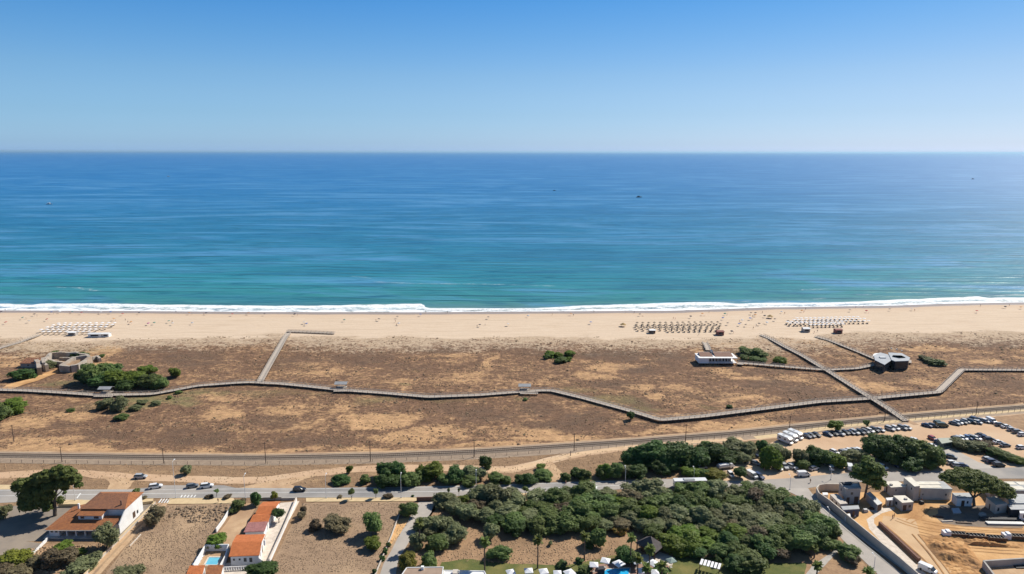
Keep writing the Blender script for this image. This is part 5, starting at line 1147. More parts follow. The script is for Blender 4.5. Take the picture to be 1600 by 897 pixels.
def tree_group(rows, place, group, **kw):
    """rows of (cx, cy, w, h, kind[, trunk]); labels: tone + counting from the left among the named group"""
    rows = sorted(rows, key=lambda r_: r_[0]); cnt = {}
    tot = {}
    for r_ in rows: tot[r_[4]] = tot.get(r_[4], 0) + 1
    for r_ in rows:
        k = r_[4]; cnt[k] = cnt.get(k, 0) + 1
        t = tree(*r_[:5], trunk=r_[5] if len(r_) > 5 else 0.0, group=group, **kw); word = t['category']
        t['label'] = ('%s %s %s from the left %s' % (ordw(cnt[k]), TONE[k], word, place)) if tot[k] > 1 else 'only %s %s %s' % (TONE[k], word, place)
tree_group([(532, 749, 29, 18, 'dark'), (546, 734, 11, 13, 'bright'), (570, 749, 19, 15, 'mid'), (603, 736, 32, 28, 'dark'), (621, 735, 28, 26, 'dark'), (597, 751, 30, 24, 'dark'), (618, 752, 32, 22, 'dark'), (641, 749, 32, 24, 'mid'), (655, 744, 22, 20, 'mid'),
            (659, 737, 20, 18, 'bright'), (677, 737, 36, 28, 'bright'), (697, 750, 28, 18, 'mid'), (712, 742, 30, 26, 'dark'), (734, 739, 36, 24, 'olive'), (735, 751, 30, 15, 'mid'), (751, 741, 20, 20, 'olive')], 'in the bushy row between track and road', 'trees in the middle roadside row')
tree_group([(776, 747, 28, 19, 'mid'), (792, 750, 18, 14, 'mid'), (813, 749, 22, 17, 'dark'), (826, 748, 26, 21, 'dark'), (845, 729, 16, 11, 'bright'), (849, 741, 32, 17, 'mid'), (883, 745, 18, 14, 'mid'), (901, 740, 22, 17, 'dark'), (912, 743, 22, 20, 'mid'),
            (940, 740, 20, 18, 'mid'), (947, 735, 26, 24, 'bright'), (961, 736, 28, 26, 'mid'), (975, 736, 24, 22, 'olive'), (994, 737, 32, 23, 'dark')], 'in the row left of the dark wood', 'bushes left of the dark wood')
tree_group([(990, 715, 38, 30, 'dark'), (1018, 711, 50, 42, 'dark'), (1058, 710, 56, 42, 'dark'), (1040, 722, 42, 34, 'dark'), (1026, 728, 36, 26, 'dark'), (1090, 716, 42, 34, 'dark'), (1112, 708, 46, 34, 'dark'), (1128, 714, 38, 26, 'dark'), (1078, 726, 30, 22, 'dark'),
            (1148, 699, 42, 28, 'olive'), (1167, 703, 32, 26, 'olive'), (1190, 698, 20, 20, 'dark'), (1106, 696, 26, 16, 'mid'), (1140, 712, 30, 22, 'dark'), (1160, 716, 26, 18, 'olive')], 'in the dense dark wood below the railway', 'trees of the dense dark wood')
tree_group([(1082, 739, 32, 21, 'bright'), (1098, 741, 22, 17, 'mid'), (1117, 742, 36, 19, 'lime'), (1157, 739, 23, 21, 'dark'), (1204, 716, 34, 36, 'bright'), (1214, 706, 36, 26, 'olive'), (1224, 712, 24, 24, 'olive')], 'among the cars parked near the bus', 'trees near the bus')
tree_group([(1250, 715, 27, 26, 'olive'), (1254, 726, 24, 18, 'mid'), (1273, 713, 34, 30, 'dark'), (1288, 716, 32, 28, 'dark'), (1304, 720, 32, 26, 'bright'), (1330, 712, 32, 21, 'olive'), (1347, 713, 26, 20, 'olive'), (1316, 727, 16, 12, 'mid')], 'in the car park hedge by the road', 'trees of the car park hedge')
tree_group([(1368, 700, 46, 38, 'dark'), (1381, 689, 28, 20, 'dark'), (1391, 708, 42, 38, 'dark'), (1414, 702, 52, 40, 'dark'), (1438, 708, 46, 40, 'mid'), (1457, 713, 36, 32, 'mid'), (1425, 725, 36, 24, 'dark'), (1468, 722, 20, 22, 'mid'), (1404, 690, 30, 22, 'dark'), (1448, 724, 26, 18, 'mid')],
           'in the round car park wood', 'trees of the car park wood')
tree_group([(1488, 690, 20, 12, 'olive'), (1500, 694, 30, 17, 'olive'), (1515, 696, 32, 18, 'olive'), (1530, 697, 28, 18, 'olive'), (1542, 698, 20, 15, 'brown'), (1555, 706, 28, 16, 'mid'), (1572, 713, 28, 14, 'mid'), (1590, 719, 26, 14, 'bright'), (1545, 692, 14, 8, 'brown')], 'in the right car park bed', 'bushes in the right car park bed')
tree(1306, 664, 23, 14, 'bright', 'small umbrella-shaped bright tree standing among the front row of cars', 1.6, bush=False)
tree(1354, 661, 11, 10, 'mid', 'small round tree by the railway fence above the car rows', 1.0, bush=False)
tree(759, 723, 20, 21, 'dark', 'round dark tree alone beside the railway fence', 0)
tree(290, 735, 17, 16, 'olive', 'lone grey-green bush beside the dirt track, above the parked cars', 0)
tree(985, 650, 12, 14, 'dark', 'small dark conifer touching the near side of the zigzag boardwalk', .3, terrain=True, bush=False)
tree(1140, 636, 11, 6, 'dark', 'tiny dark bush just beyond the zigzag boardwalk, left of the crossing', terrain=True)
tree(821, 625, 9, 5, 'mid', 'tiny green bush just below the rightmost lookout shelter', terrain=True)
tree(110, 642, 13, 6, 'mid', 'tiny green bush alone on dry ground, lower left dunes', terrain=True)
tree_group([(145, 586, 44, 34, 'mid'), (170, 581, 36, 28, 'mid'), (186, 592, 46, 28, 'bright'), (211, 594, 42, 24, 'bright'), (236, 597, 40, 24, 'mid'), (250, 600, 30, 20, 'mid'), (230, 580, 30, 18, 'bright'), (273, 584, 20, 16, 'bright'), (165, 596, 42, 24, 'dark'), (130, 590, 24, 20, 'dark'), (200, 602, 36, 16, 'dark')],
           'in the pine clump right of the ruined fort', 'pines by the fort', terrain=True, bush=False)
tree_group([(34, 586, 34, 18, 'dark'), (47, 583, 16, 11, 'dark'), (76, 571, 19, 13, 'olive'), (126, 557, 24, 12, 'dark'), (118, 556, 18, 10, 'dark'), (84, 553, 14, 7, 'mid'), (127, 574, 13, 11, 'dark'), (159, 557, 9, 6, 'mid')], 'growing on and beside the ruined fort', 'bushes at the fort', terrain=True)
tree_group([(20, 635, 38, 20, 'bright'), (6, 646, 28, 22, 'mid'), (-8, 640, 30, 24, 'mid'), (28, 642, 20, 12, 'bright')], 'in the clump at the left edge', 'bushes at the left edge', terrain=True)
tree_group([(187, 632, 27, 25, 'olive'), (165, 633, 24, 18, 'olive'), (190, 652, 23, 8, 'mid'), (212, 638, 20, 10, 'olive'), (243, 631, 17, 9, 'olive'), (222, 630, 16, 8, 'olive'), (279, 614, 12, 6, 'mid'), (265, 622, 10, 5, 'mid')], 'in the green hollow below the boardwalk', 'bushes in the hollow', terrain=True)
tree_group([(860, 555, 20, 9, 'bright'), (876, 563, 22, 12, 'mid'), (890, 554, 20, 10, 'bright'), (888, 562, 13, 8, 'bright'), (872, 556, 18, 9, 'bright'), (854, 559, 12, 8, 'mid')], 'in the green patch alone in mid dunes', 'bushes of the lone green patch', terrain=True)
tree_group([(1165, 550, 26, 10, 'mid'), (1180, 552, 26, 12, 'mid'), (1190, 556, 20, 10, 'mid'), (1162, 560, 16, 10, 'mid'), (1178, 562, 20, 10, 'mid'), (1190, 564, 16, 8, 'mid'), (1218, 564, 22, 13, 'bright')], 'right of the white restaurant', 'bushes right of the restaurant', terrain=True)
tree_group([(1442, 560, 16, 5, 'olive'), (1452, 564, 20, 6, 'olive'), (1464, 568, 22, 7, 'mid'), (1474, 571, 12, 5, 'olive')], 'in the thicket right of the pavilion', 'bushes right of the pavilion', terrain=True)
tree_group([(400, 779, 18, 20, 'dark', .6), (371, 790, 22, 20, 'mid'), (379, 784, 14, 12, 'brown'), (363, 799, 12, 10, 'mid')], 'by the entrance of the orange-roofed house', 'hedge plants at the entrance')
tree(428, 774, 11, 14, 'lime', 'small yellow-green tree at the street behind the orange roofs', .8, bush=False)
tree(435, 803, 20, 18, 'dark', 'dark green tree over the paved yard beside orange roofs', 1.6, bush=False)
tree(338, 845, 32, 22, 'bright', 'bright green tree between the driveway and the walled pool', .8, bush=False)
tree(410, 891, 48, 30, 'dark', 'large dark tree at the lower edge in front of the orange-roofed house', .5, bush=False)
tree(243, 805, 36, 27, 'brown', 'brownish round tree beside the gravel lane and weedy plot', .6, bush=False)
tree(165, 836, 38, 34, 'olive', 'airy grey-green tree in front of the porch of the tiled house', 1.5, bush=False)
tree_group([(24, 872, 46, 26, 'lime', 1), (8, 888, 40, 26, 'brown'), (52, 880, 30, 22, 'brown'), (97, 854, 28, 16, 'bright', 2), (80, 872, 36, 28, 'brown', .8), (102, 870, 36, 26, 'brown', .8), (122, 862, 22, 14, 'bright', 1), (128, 884, 40, 26, 'olive'), (148, 872, 24, 20, 'olive'), (30, 895, 40, 22, 'brown'), (112, 895, 30, 16, 'olive'), (200, 897, 46, 24, 'olive')],
           'in the shrubby garden at the lower left', 'garden shrubs at the lower left', bush=False)
tree_group([(0, 800, 24, 22, 'olive'), (10, 797, 16, 16, 'olive')], 'at the left edge of the yard', 'shrubs at the left edge of the yard')
tree_group([(474, 799, 12, 24, 'brown'), (471, 806, 14, 14, 'brown'), (492, 821, 21, 19, 'brown'), (526, 819, 44, 30, 'lime'), (582, 850, 30, 22, 'bright'), (639, 797, 30, 26, 'mid')], 'in the plot between two driveways', 'shrubs in the middle plot')
for o_ in TREES:
    if abs(o_[1] - 526) < 1: o_[0].children[0].data = crown_mesh('brown', 2, 2); o_[0]['label'] = 'large round olive-brown bush alone in the middle plot'
tree(582, 819, 34, 34, 'mid', 'upright green tree with a long shadow in the middle plot', .8, bush=False)
tree_group([(607, 851, 9, 9, 'dark'), (602, 861, 9, 10, 'dark'), (597, 872, 9, 9, 'dark'), (585, 893, 8, 9, 'dark')], 'beside the curving concrete drive', 'clipped bushes along the drive')
tree_group([(665, 819, 32, 26, 'olive'), (690, 820, 36, 28, 'olive'), (713, 833, 38, 30, 'olive'), (700, 842, 30, 22, 'olive'), (682, 849, 36, 28, 'mid'), (651, 846, 26, 26, 'olive'), (637, 878, 31, 27, 'lime'), (671, 877, 28, 26, 'mid'), (767, 832, 28, 28, 'olive'), (780, 863, 37, 28, 'mid'), (675, 830, 28, 20, 'olive')],
           'in the loose trees right of the concrete drive', 'trees right of the drive')
tree_group([(922, 845, 26, 24, 'dark'), (933, 842, 26, 30, 'mid'), (968, 829, 22, 16, 'yellow'), (975, 868, 34, 28, 'dark'), (988, 872, 30, 26, 'mid'), (860, 849, 8, 9, 'olive'), (878, 882, 22, 14, 'dark'), (905, 876, 14, 10, 'dark'), (914, 890, 24, 16, 'mid'), (1032, 893, 26, 20, 'mid'), (1122, 877, 14, 14, 'dark')],
           'around the hotel garden palms', 'garden bushes among the palms')
tree_group([(1172, 873, 58, 34, 'mid'), (1195, 862, 36, 28, 'dark'), (1150, 880, 36, 28, 'dark'), (1222, 866, 26, 20, 'brown'), (1327, 864, 38, 26, 'mid'), (1331, 875, 24, 18, 'brown'), (1262, 862, 14, 12, 'brown'), (1305, 850, 20, 14, 'mid')], 'below the grove at the lower right', 'bushes below the grove')
for k, (a_, b_, w, h, kd, l) in enumerate([(226, 777, 9, 6, 'brown', 'low clipped brown verge bush left of the crossing stripes'), (326, 776, 13, 6, 'brown', 'low brown verge bush right of the painted stripes'), (355, 776, 13, 6, 'brown', 'low brown verge bush beside the lamp near the driveway'),
                                  (531, 776, 9, 5, 'brown', 'small brown verge bush between lamp and sapling, mid road'), (606, 775, 15, 5, 'brown', 'flat brown verge bush left of the middle lamp'), (645, 775, 5, 4, 'dark', 'tiny dark verge bush left of the brown gate wall'), (690, 774, 10, 6, 'brown', 'brown verge bush right of the gate wall'), (833, 771, 9, 5, 'brown', 'brown verge bush at the left tip of the grove road edge')]):
    tree(a_, b_, w, h, kd, l, group='low bushes on the road verge')
for a_, b_, w, h, l in [(212, 769, 12, 12, 'sapling behind the gable of the tiled house'), (338, 767, 8, 6, 'thin sapling above the driveway bushes'), (549, 769, 11, 12, 'sapling on the verge right of the black car'), (587, 768, 9, 9, 'sapling just left of the middle street lamp'),
                        (701, 766, 5, 8, 'thin sapling by the road, left of a pair'), (717, 766, 4, 8, 'thin sapling by the road, right of a pair'), (821, 764, 11, 9, 'sapling on the verge where the grove begins'), (101, 770, 7, 8, 'sapling beside the big spreading tree')]:
    tree(a_, b_, w, h, 'mid', l, 1.7, 'saplings on the verge', name='sapling', bush=False)

# --- the grove south of the road: many rounded crowns
GP = [(690, 782), (712, 776), (760, 774), (830, 777), (900, 773), (960, 768), (1050, 763), (1130, 765), (1200, 766), (1240, 778), (1275, 806), (1310, 834), (1290, 850), (1240, 852), (1200, 850), (1130, 862), (1060, 862), (1050, 850), (1040, 838), (1000, 830), (975, 826), (955, 824), (900, 820), (840, 826), (800, 828), (775, 812), (745, 806), (715, 798)]
def inpoly(x, y, P):
    c = False
    for i in range(len(P)):
        a, b = P[i], P[i-1]
        if (a[1] > y) != (b[1] > y) and x < (b[0]-a[0]) * (y-a[1]) / (b[1]-a[1]) + a[0]: c = not c
    return c
rgv = random.Random(11); pts_ = []
for _ in range(6000):
    x = rgv.uniform(685, 1312); y = rgv.uniform(760, 864)
    if inpoly(x, y, GP) and all(((x-a)/21) ** 2 + ((y-b)/10.5) ** 2 > 1 for a, b in pts_): pts_.append((x, y))
bands = {}
for x, y in pts_:
    top = np.interp(x, [690, 712, 760, 830, 900, 960, 1050, 1130, 1200, 1240, 1275, 1310], [782, 776, 774, 777, 773, 768, 763, 765, 766, 778, 806, 834])
    bands.setdefault(min(5, int((y - top) / 13)), []).append((x, y))
BN = ['roadside', 'second', 'third', 'fourth', 'fifth', 'nearest']
for b_ in sorted(bands):
    for i, (x, y) in enumerate(sorted(bands[b_])):
        n_ = float(vnoise(np.array([x / 60]), np.array([y / 22]), 77)[0]); q = rgv.random()
        k = ('olive' if n_ > .42 else 'mid') if q < .72 else 'olive' if q < .84 else 'dark' if q < .93 else 'bright' if q < .97 else 'brown'
        if x > 1040 and y > 828 and q < .8: k = 'bright' if n_ > .55 else 'mid'
        w = rgv.uniform(30, 48); h = w * rgv.uniform(.62, .82)
        tree(x, y, w, h, k, '%s tree, %s from left in the %s grove row %s' % (TONE[k], ordw(i + 1), BN[b_], 'from the road' if 0 < b_ < 5 else ''), rgv.uniform(0, .9), 'trees of the large grove', bush=False, rng_=rgv)

# --- special trees
def custom_tree(name, label, cat, base, lobes, nleaf, size, kind, trunk_pts, r0, seed):
    b = G(*base); t = thing(name, label, cat, b)
    me = lobes_mesh('crown', lobes, nleaf, size, LEAF[kind], seed); o = bpy.data.objects.new('crown', me); COL.objects.link(o); o.parent = t
    mb = MB()
    for (p, q, ra, rb) in trunk_pts: mb.tube(p, q, ra, rb, 9)
    o = mb.build('trunk', M_BARK, None); o.parent = t; return t
custom_tree('spreading_tree', 'very large dark spreading tree left of the tiled white house', 'tree', (86, 806),
            [(-7, 0, 8.6, 3.6, 3.4, 3.0), (-9, -1, 11.2, 2.8, 2.8, 2.4), (-8.4, 0, 5.6, 3.0, 3, 2.6), (-4.6, 1, 12.4, 3.4, 3.2, 2.3), (-1, 0, 14.4, 3.2, 3, 2.0), (2.6, 1, 15.4, 3.2, 3, 1.9), (5.8, 0, 15.0, 3.0, 3, 2.0), (8.0, 0, 13.2, 2.4, 2.4, 1.8),
             (5.2, -1, 12.2, 2.6, 2.6, 1.8), (1.2, -1, 11.4, 3.0, 2.6, 2.0), (-2.6, -1, 9.0, 3.0, 2.8, 2.6), (-5.0, 2, 4.2, 3.0, 3, 2.6), (-9.4, 0, 3.4, 2.0, 2, 2.2), (9.2, 0, 11.2, 1.4, 1.4, .9), (4.8, 0, 10.0, 1.2, 1.2, .9), (-2.6, 2, 4.6, 2.0, 2, 2), (1.8, 1, 5.0, 1.1, 1.2, 1.6), (-2.6, -1, 5.6, 3.0, 2.4, 2.8), (-4.6, -1.4, 7.2, 3.0, 2.4, 2.6), (-.8, -1, 8.0, 2.2, 2, 2.0), (-6.6, -1.6, 4.6, 2.8, 2.2, 2.4), (-1.2, -1.4, 3.6, 1.6, 1.6, 1.6)],
            21000, .34, 'pine', [((0, 0, -.2), (.4, 0, 4.5), .65, .5), ((.4, 0, 4.5), (1.6, 0, 9), .48, .34), ((1.6, 0, 9), (5.6, 0, 13.6), .3, .12), ((1.6, 0, 9), (0, 0, 13.5), .3, .12), ((.4, 0, 4.2), (-4, 0, 9.5), .42, .18), ((-4, 0, 9.5), (-7, 0, 10.5), .18, .1), ((0, 0, 3), (-5, 1, 5.5), .35, .12), ((1.2, 0, 7), (4.4, 0, 10), .22, .08), ((-4, 0, 9.5), (-5, 0, 12), .18, .08)], .6, 5)
custom_tree('tall_pine', 'tall broad pine rising between grey house and cream building', 'pine tree', (1351, 777),
            [(0, 0, 12.4, 2.6, 2.6, 1.6), (2.6, 0, 11.2, 2.8, 2.6, 1.5), (-2.6, 0, 10.6, 2.8, 2.6, 1.5), (4.4, 0, 9.2, 2.2, 2.2, 1.3), (-4.0, 0, 8.4, 2.2, 2, 1.2), (1.2, -1, 9.4, 2.8, 2.6, 1.4), (-1.6, -1, 8.0, 2.4, 2.2, 1.2), (3.4, 0, 6.6, 2.4, 2.2, 1.3), (5.4, 0, 5.4, 1.8, 1.8, 1.2), (1, 2, 13.4, 2, 2, 1.2), (.4, -.5, 6.2, 1.8, 1.8, 1.2), (4.0, .5, 3.8, 1.6, 1.6, 1.3)],
            6500, .33, 'pine', [((0, 0, -.2), (.6, 0, 6), .42, .32), ((.6, 0, 6), (.4, 0, 12), .32, .12), ((.5, 0, 5), (4, 0, 8.5), .2, .08), ((.5, 0, 6), (-3, 0, 9.5), .2, .08), ((.4, 0, 3), (4, 0, 5), .15, .06)], .4, 9)
custom_tree('umbrella_pine', 'huge flat-topped umbrella pine shading the corner of the building site', 'pine tree', (1522, 790),
            [(-9.6, 1, 9.6, 2.8, 3.0, 1.2), (-7, 1.5, 10.4, 3.6, 3.4, 1.4), (-3.6, 2, 10.9, 3.8, 3.6, 1.5), (0, 2, 10.6, 3.8, 3.6, 1.5), (-6.6, -1, 9.0, 3.4, 3, 1.3), (-3.0, -1, 9.4, 3.8, 3.2, 1.5), (1.2, 0, 9.6, 3.8, 3.4, 1.6), (4.2, .6, 9.0, 3.6, 3.2, 1.5), (3.0, -2, 8.0, 3.6, 3, 1.4), (-1.2, -2.6, 7.9, 3.4, 3, 1.3), (-4.6, -2.4, 7.9, 2.8, 2.6, 1.2),
             (7.0, 0, 7.8, 3.4, 3.0, 1.4), (9.2, -.6, 6.4, 3.0, 2.6, 1.4), (10.6, -1, 4.9, 2.2, 2.2, 1.3), (6.0, -2.2, 6.6, 3.2, 2.6, 1.3), (8.6, -2.2, 5.2, 2.4, 2.2, 1.2)],
            19000, .29, 'pine', [((0, 0, -.2), (-.6, 0, 3.0), .55, .42), ((-.6, 0, 3.0), (-4, .5, 7.5), .34, .15), ((-.6, 0, 3.0), (4.4, 0, 6.2), .34, .15), ((-.6, 0, 3.0), (1, .5, 7.8), .3, .12), ((4.4, 0, 6.2), (8, -1, 5.6), .15, .08), ((-2.6, .3, 5.6), (-7, .6, 8.2), .2, .08)], .5, 12)
def palm_crown(seed, n=34, L_=2.0):
    r_ = random.Random(seed); mb = MB()
    for i in range(n):
        a = i * 2.399; el = r_.uniform(-.75, 1.25); le = L_ * r_.uniform(.8, 1.1); p = Vector((0, 0, 0)); d = Vector((math.cos(a)*math.cos(el), math.sin(a)*math.cos(el), math.sin(el))); w = .16; sd_ = Vector((-math.sin(a), math.cos(a), 0)); prev = None
        for k in range(5):
            ww = [.10, .42, .55, .40, .06][k]; v = (p - sd_*ww + Vector((0, 0, -.12*ww)), p + Vector((0, 0, .1)), p + sd_*ww + Vector((0, 0, -.12*ww)))
            if prev: nb = len(mb.v); mb.v += [tuple(q) for q in prev + v]; mb.f += [(nb, nb+1, nb+4, nb+3), (nb+1, nb+2, nb+5, nb+4)]
            prev = v; p = p + d * le / 4; d = (d + Vector((0, 0, -.22))).normalized()
    me = bpy.data.meshes.new('fronds'); me.from_pydata(mb.v, [], mb.f); me.materials.append(LEAF['palm']); return me
PALMC = [palm_crown(k) for k in range(3)]
def palm(px, pb, pt, label, size=1.0):
    b = G(px, pb); h = zat(px, pb, pt); t = thing('palm_tree', label, 'palm tree', b, rs.uniform(0, 6), 'palms in the hotel garden')
    o = MB().tube((0, 0, -.1), (.08, 0, h * .5), .24, .19, 8).tube((.08, 0, h * .5), (0, 0, h), .19, .17, 8).build('trunk', M_PBARK, None); o.parent = t
    o = bpy.data.objects.new('fronds', PALMC[rs.randrange(3)]); COL.objects.link(o); o.parent = t; o.location = (0, 0, h); o.scale = (size,) * 3
    o = MB().tube((0, 0, h - 1.1), (0, 0, h - .1), .28, .5, 8).build('dead_fronds', M_STRAW, None); o.parent = t
for a_, b_, c_, l, z_ in [(656, 857, 818, 'palm with grey skirt beside the concrete drive', .9), (757.5, 893, 846, 'tall palm left of the round bush above the lawn', 1.0), (840, 888, 844, 'tall single palm in the straw-coloured clearing', .95), (913, 876, 838, 'palm in front of the dark twin bush', .95),
                          (985, 885, 841, 'palm beside the left corner of the dark pavilion roof', .95), (1014, 893, 858, 'palm in front of the dark pavilion roof', 1.0), (996, 905, 873, 'low palm among the parasols at the lower edge', .9), (1010, 912, 888, 'short bushy palm at the lower edge right of the pool', .9), (1033, 915, 884, 'short palm rightmost of the pool palms', .9),
                          (1276, 899, 884, 'short palm at the top of the garden path', .9), (1356, 912, 893, 'short palm at the lower edge beside the side road', .95), (1272, 872, 857, 'small palm at the lower edge of the grove', .7)]:
    palm(a_, b_, c_, l, z_)

# ================================================================ VEHICLES
PAINT = {}
PC = {'white': (.72, .72, .72), 'silver': (.42, .43, .44), 'grey': (.16, .165, .17), 'black': (.018, .018, .02), 'dark blue': (.025, .04, .10), 'blue': (.05, .13, .32), 'red': (.35, .03, .03), 'dark green': (.05, .075, .05)}
def paint(c):
    if c not in PAINT:
        m_ = mat('paint_' + c.replace(' ', '_'), PC[c], tuple(v * .95 for v in PC[c]), rough=.32, spec=.5); m_.node_tree.nodes['Principled BSDF'].inputs['Coat Weight'].default_value = .5; PAINT[c] = m_
    return PAINT[c]
M_HL = mat('headlight_glass', (.7, .7, .68), rough=.2); M_TL = mat('tail_light', (.35, .02, .02), rough=.3)
def loft(mb, secs):
    """secs: list of (x, half width, z low, z high) rings joined along x"""
    n = len(mb.v)
    for x, w, z0, z1 in secs: mb.v += [(x, -w, z0), (x, w, z0), (x, w, z0 + (z1-z0)*.62), (x, w*.90, z1), (x, -w*.90, z1), (x, -w, z0 + (z1-z0)*.62)]
    for i in range(len(secs) - 1):
        for k in range(6): a = n + i*6 + k; b = n + i*6 + (k+1) % 6; mb.f.append((a, b, b + 6, a + 6))
    mb.f.append(tuple(range(n, n + 6))[::-1]); e = n + 6 * (len(secs) - 1); mb.f.append(tuple(range(e, e + 6)))
def ring(mb, secs):   # greenhouse: tapered cabin (x, half width at base, half width top, z0, z1)
    n = len(mb.v)
    for x, w0, w1, z0, z1 in secs: mb.v += [(x, -w0, z0), (x, w0, z0), (x, w1, z1), (x, -w1, z1)]
    for i in range(len(secs) - 1):
        for k in range(4): a = n + i*4 + k; b = n + i*4 + (k+1) % 4; mb.f.append((a, b, b + 4, a + 4))
    mb.f.append((n, n+1, n+2, n+3)); e = n + 4*(len(secs)-1); mb.f.append((e+3, e+2, e+1, e))
BODIES = {
 'hatchback': dict(L=4.1, W=.87, body=[(-2.05, .74, .35, .72), (-1.95, .84, .25, .98), (-1.2, .87, .22, 1.02), (0, .88, .2, .98), (1.0, .87, .22, .95), (1.75, .82, .25, .80), (2.05, .66, .35, .62)], cab=[(-1.95, .80, .62, .96, 1.2), (-1.55, .82, .68, .98, 1.42), (-.3, .82, .68, .96, 1.48), (.35, .80, .66, .94, 1.40), (1.15, .76, .60, .92, .97)], roof=(-1.5, .4, .66, 1.46), wh=(1.28, -1.25, .31)),
 'saloon car': dict(L=4.5, W=.88, body=[(-2.25, .70, .35, .78), (-2.1, .84, .25, .95), (-1.2, .88, .22, 1.0), (0, .88, .2, .97), (1.1, .87, .22, .93), (1.95, .82, .25, .76), (2.25, .62, .35, .6)], cab=[(-1.7, .78, .60, .95, 1.0), (-1.05, .80, .66, .96, 1.38), (-.2, .82, .66, .95, 1.43), (.35, .80, .64, .93, 1.37), (1.2, .74, .58, .9, .94)], roof=(-1.05, .4, .64, 1.42), wh=(1.4, -1.35, .31)),
 'estate car': dict(L=4.6, W=.92, body=[(-2.3, .76, .4, .85), (-2.2, .88, .3, 1.1), (-1.2, .92, .27, 1.12), (0, .93, .25, 1.08), (1.2, .91, .27, 1.04), (2.0, .86, .3, .9), (2.3, .68, .4, .7)], cab=[(-2.2, .84, .68, 1.06, 1.35), (-1.85, .86, .72, 1.06, 1.62), (-.3, .86, .72, 1.04, 1.66), (.4, .84, .70, 1.02, 1.57), (1.2, .80, .64, 1.0, 1.06)], roof=(-1.85, .45, .70, 1.65), wh=(1.45, -1.4, .35)),
 'van': dict(L=4.9, W=.96, body=[(-2.45, .88, .4, 1.2), (-2.38, .94, .32, 1.95), (0, .96, .3, 1.98), (1.0, .95, .3, 1.92), (1.3, .94, .3, 1.35), (2.2, .90, .32, 1.1), (2.45, .76, .4, .85)], cab=[(.25, .965, .93, 1.15, 1.62), (1.0, .96, .88, 1.15, 1.80), (1.95, .84, .74, 1.12, 1.2)], roof=None, wh=(1.55, -1.5, .34)),
}
PROTO = {}
def vehicle_proto(kind, colour):
    key = (kind, colour)
    if key in PROTO: return PROTO[key]
    B = BODIES[kind]; parts = []
    b = MB(); loft(b, B['body'])
    if B['roof']: x0, x1, w, z = B['roof']; b.box(x0, x1, -w, w, z - .03, z + .035)
    parts.append(('body', b.build('body', paint(colour), None, link=False), (0, 0, 0)))
    g = MB(); ring(g, B['cab']); parts.append(('windows', g.build('windows', M_GLASS, None, link=False), (0, 0, 0)))
    r = B['wh'][2]; W = B['W']
    if 'wheel' not in PROTO: PROTO['wheel'] = MB().tube((0, -.1, 0), (0, .1, 0), .33, .33, 12).build('wheel', M_TYRE, None, link=False)
    for x in B['wh'][:2]:
        for s_ in (-1, 1): parts.append(('wheel', PROTO['wheel'], (x, s_ * (W - .06), r)))
    if 'hl' not in PROTO: PROTO['hl'] = MB().box(-.08, .08, -.16, .16, -.07, .07).build('headlight', M_HL, None, link=False); PROTO['tl'] = MB().box(-.05, .05, -.12, .12, -.1, .1).build('tail_light', M_TL, None, link=False)
    xe = B['body'][-1][0]; xb = B['body'][0][0]
    for s_ in (-1, 1): parts.append(('headlight', PROTO['hl'], (xe - .06, s_ * W * .62, .66))); parts.append(('tail_light', PROTO['tl'], (xb + .0, s_ * W * .74, .78)))
    PROTO[key] = parts; return parts
def car(px, py, head, colour, kind, label, group=None):
    b = G(px, py, .7); t = thing(kind.replace(' ', '_') if 'car' in kind or kind == 'van' else kind, label, 'van' if kind == 'van' else 'car', (b.x, b.y, .09), R(head), group)
    for nm, me, loc in vehicle_proto(kind, colour):
        o = bpy.data.objects.new(nm, me); COL.objects.link(o); o.parent = t; o.location = loc
    return t
def row(cars, place, group):
    """cars: (px, py, heading, colour, kind) in order from the left; numbered within its row"""
    for i, (a, b, h, c, k) in enumerate(cars): car(a, b, h, c, k, '%s %s, %s from left in %s' % (c, {'hatchback': 'hatchback', 'saloon car': 'saloon', 'estate car': 'estate car', 'van': 'van'}[k], ordw(i + 1), place), group)
Hb, Sa, Es, Va = 'hatchback', 'saloon car', 'estate car', 'van'
row([(1261, 681, -58, 'dark blue', Hb), (1267.5, 680, -58, 'grey', Hb), (1275.6, 679, -58, 'black', Hb)], 'the trio right of the motorhomes', 'cars right of the motorhomes')
row([(1293.5, 678, -60, 'dark blue', Sa), (1303, 677, -60, 'black', Hb), (1312.5, 677, -60, 'silver', Es), (1321, 675.5, -60, 'black', Hb), (1328.5, 675.2, -60, 'dark blue', Sa), (1335.6, 675.2, -60, 'silver', Es), (1344.5, 675, -60, 'black', Es), (1352, 674, -60, 'grey', Hb), (1359.5, 672.6, -60, 'white', Hb), (1366.5, 671.5, -60, 'black', Es), (1375, 671, -60, 'silver', Sa)],
    'the longest car row by the track', 'longest row of parked cars')
row([(1390.6, 669.6, -62, 'silver', Es), (1399, 668.4, -62, 'white', Hb), (1410, 668.2, -62, 'grey', Es), (1417.5, 668, -62, 'silver', Hb)], 'the short row below the footpath end', 'cars below the footpath end')
row([(1448.5, 664.2, -50, 'dark blue', Sa), (1458, 664.4, -40, 'black', Hb), (1467, 660.5, -5, 'dark green', Es), (1472.5, 664.5, -5, 'dark green', Va)], 'the dark group by the footpath', 'dark cars right of the footpath')
row([(1491.5, 661, -50, 'grey', Sa), (1497.5, 659.8, -55, 'white', Hb), (1503.5, 659.2, -55, 'black', Sa), (1509, 657.8, -55, 'silver', Hb), (1517.8, 658.4, -55, 'black', Es), (1523.5, 655, -55, 'dark blue', Es), (1527.5, 659.4, -55, 'silver', Hb), (1534, 656.4, -55, 'grey', Hb), (1539.5, 657.4, -55, 'white', Hb)], 'the far row under the mast', 'cars in the far right row')
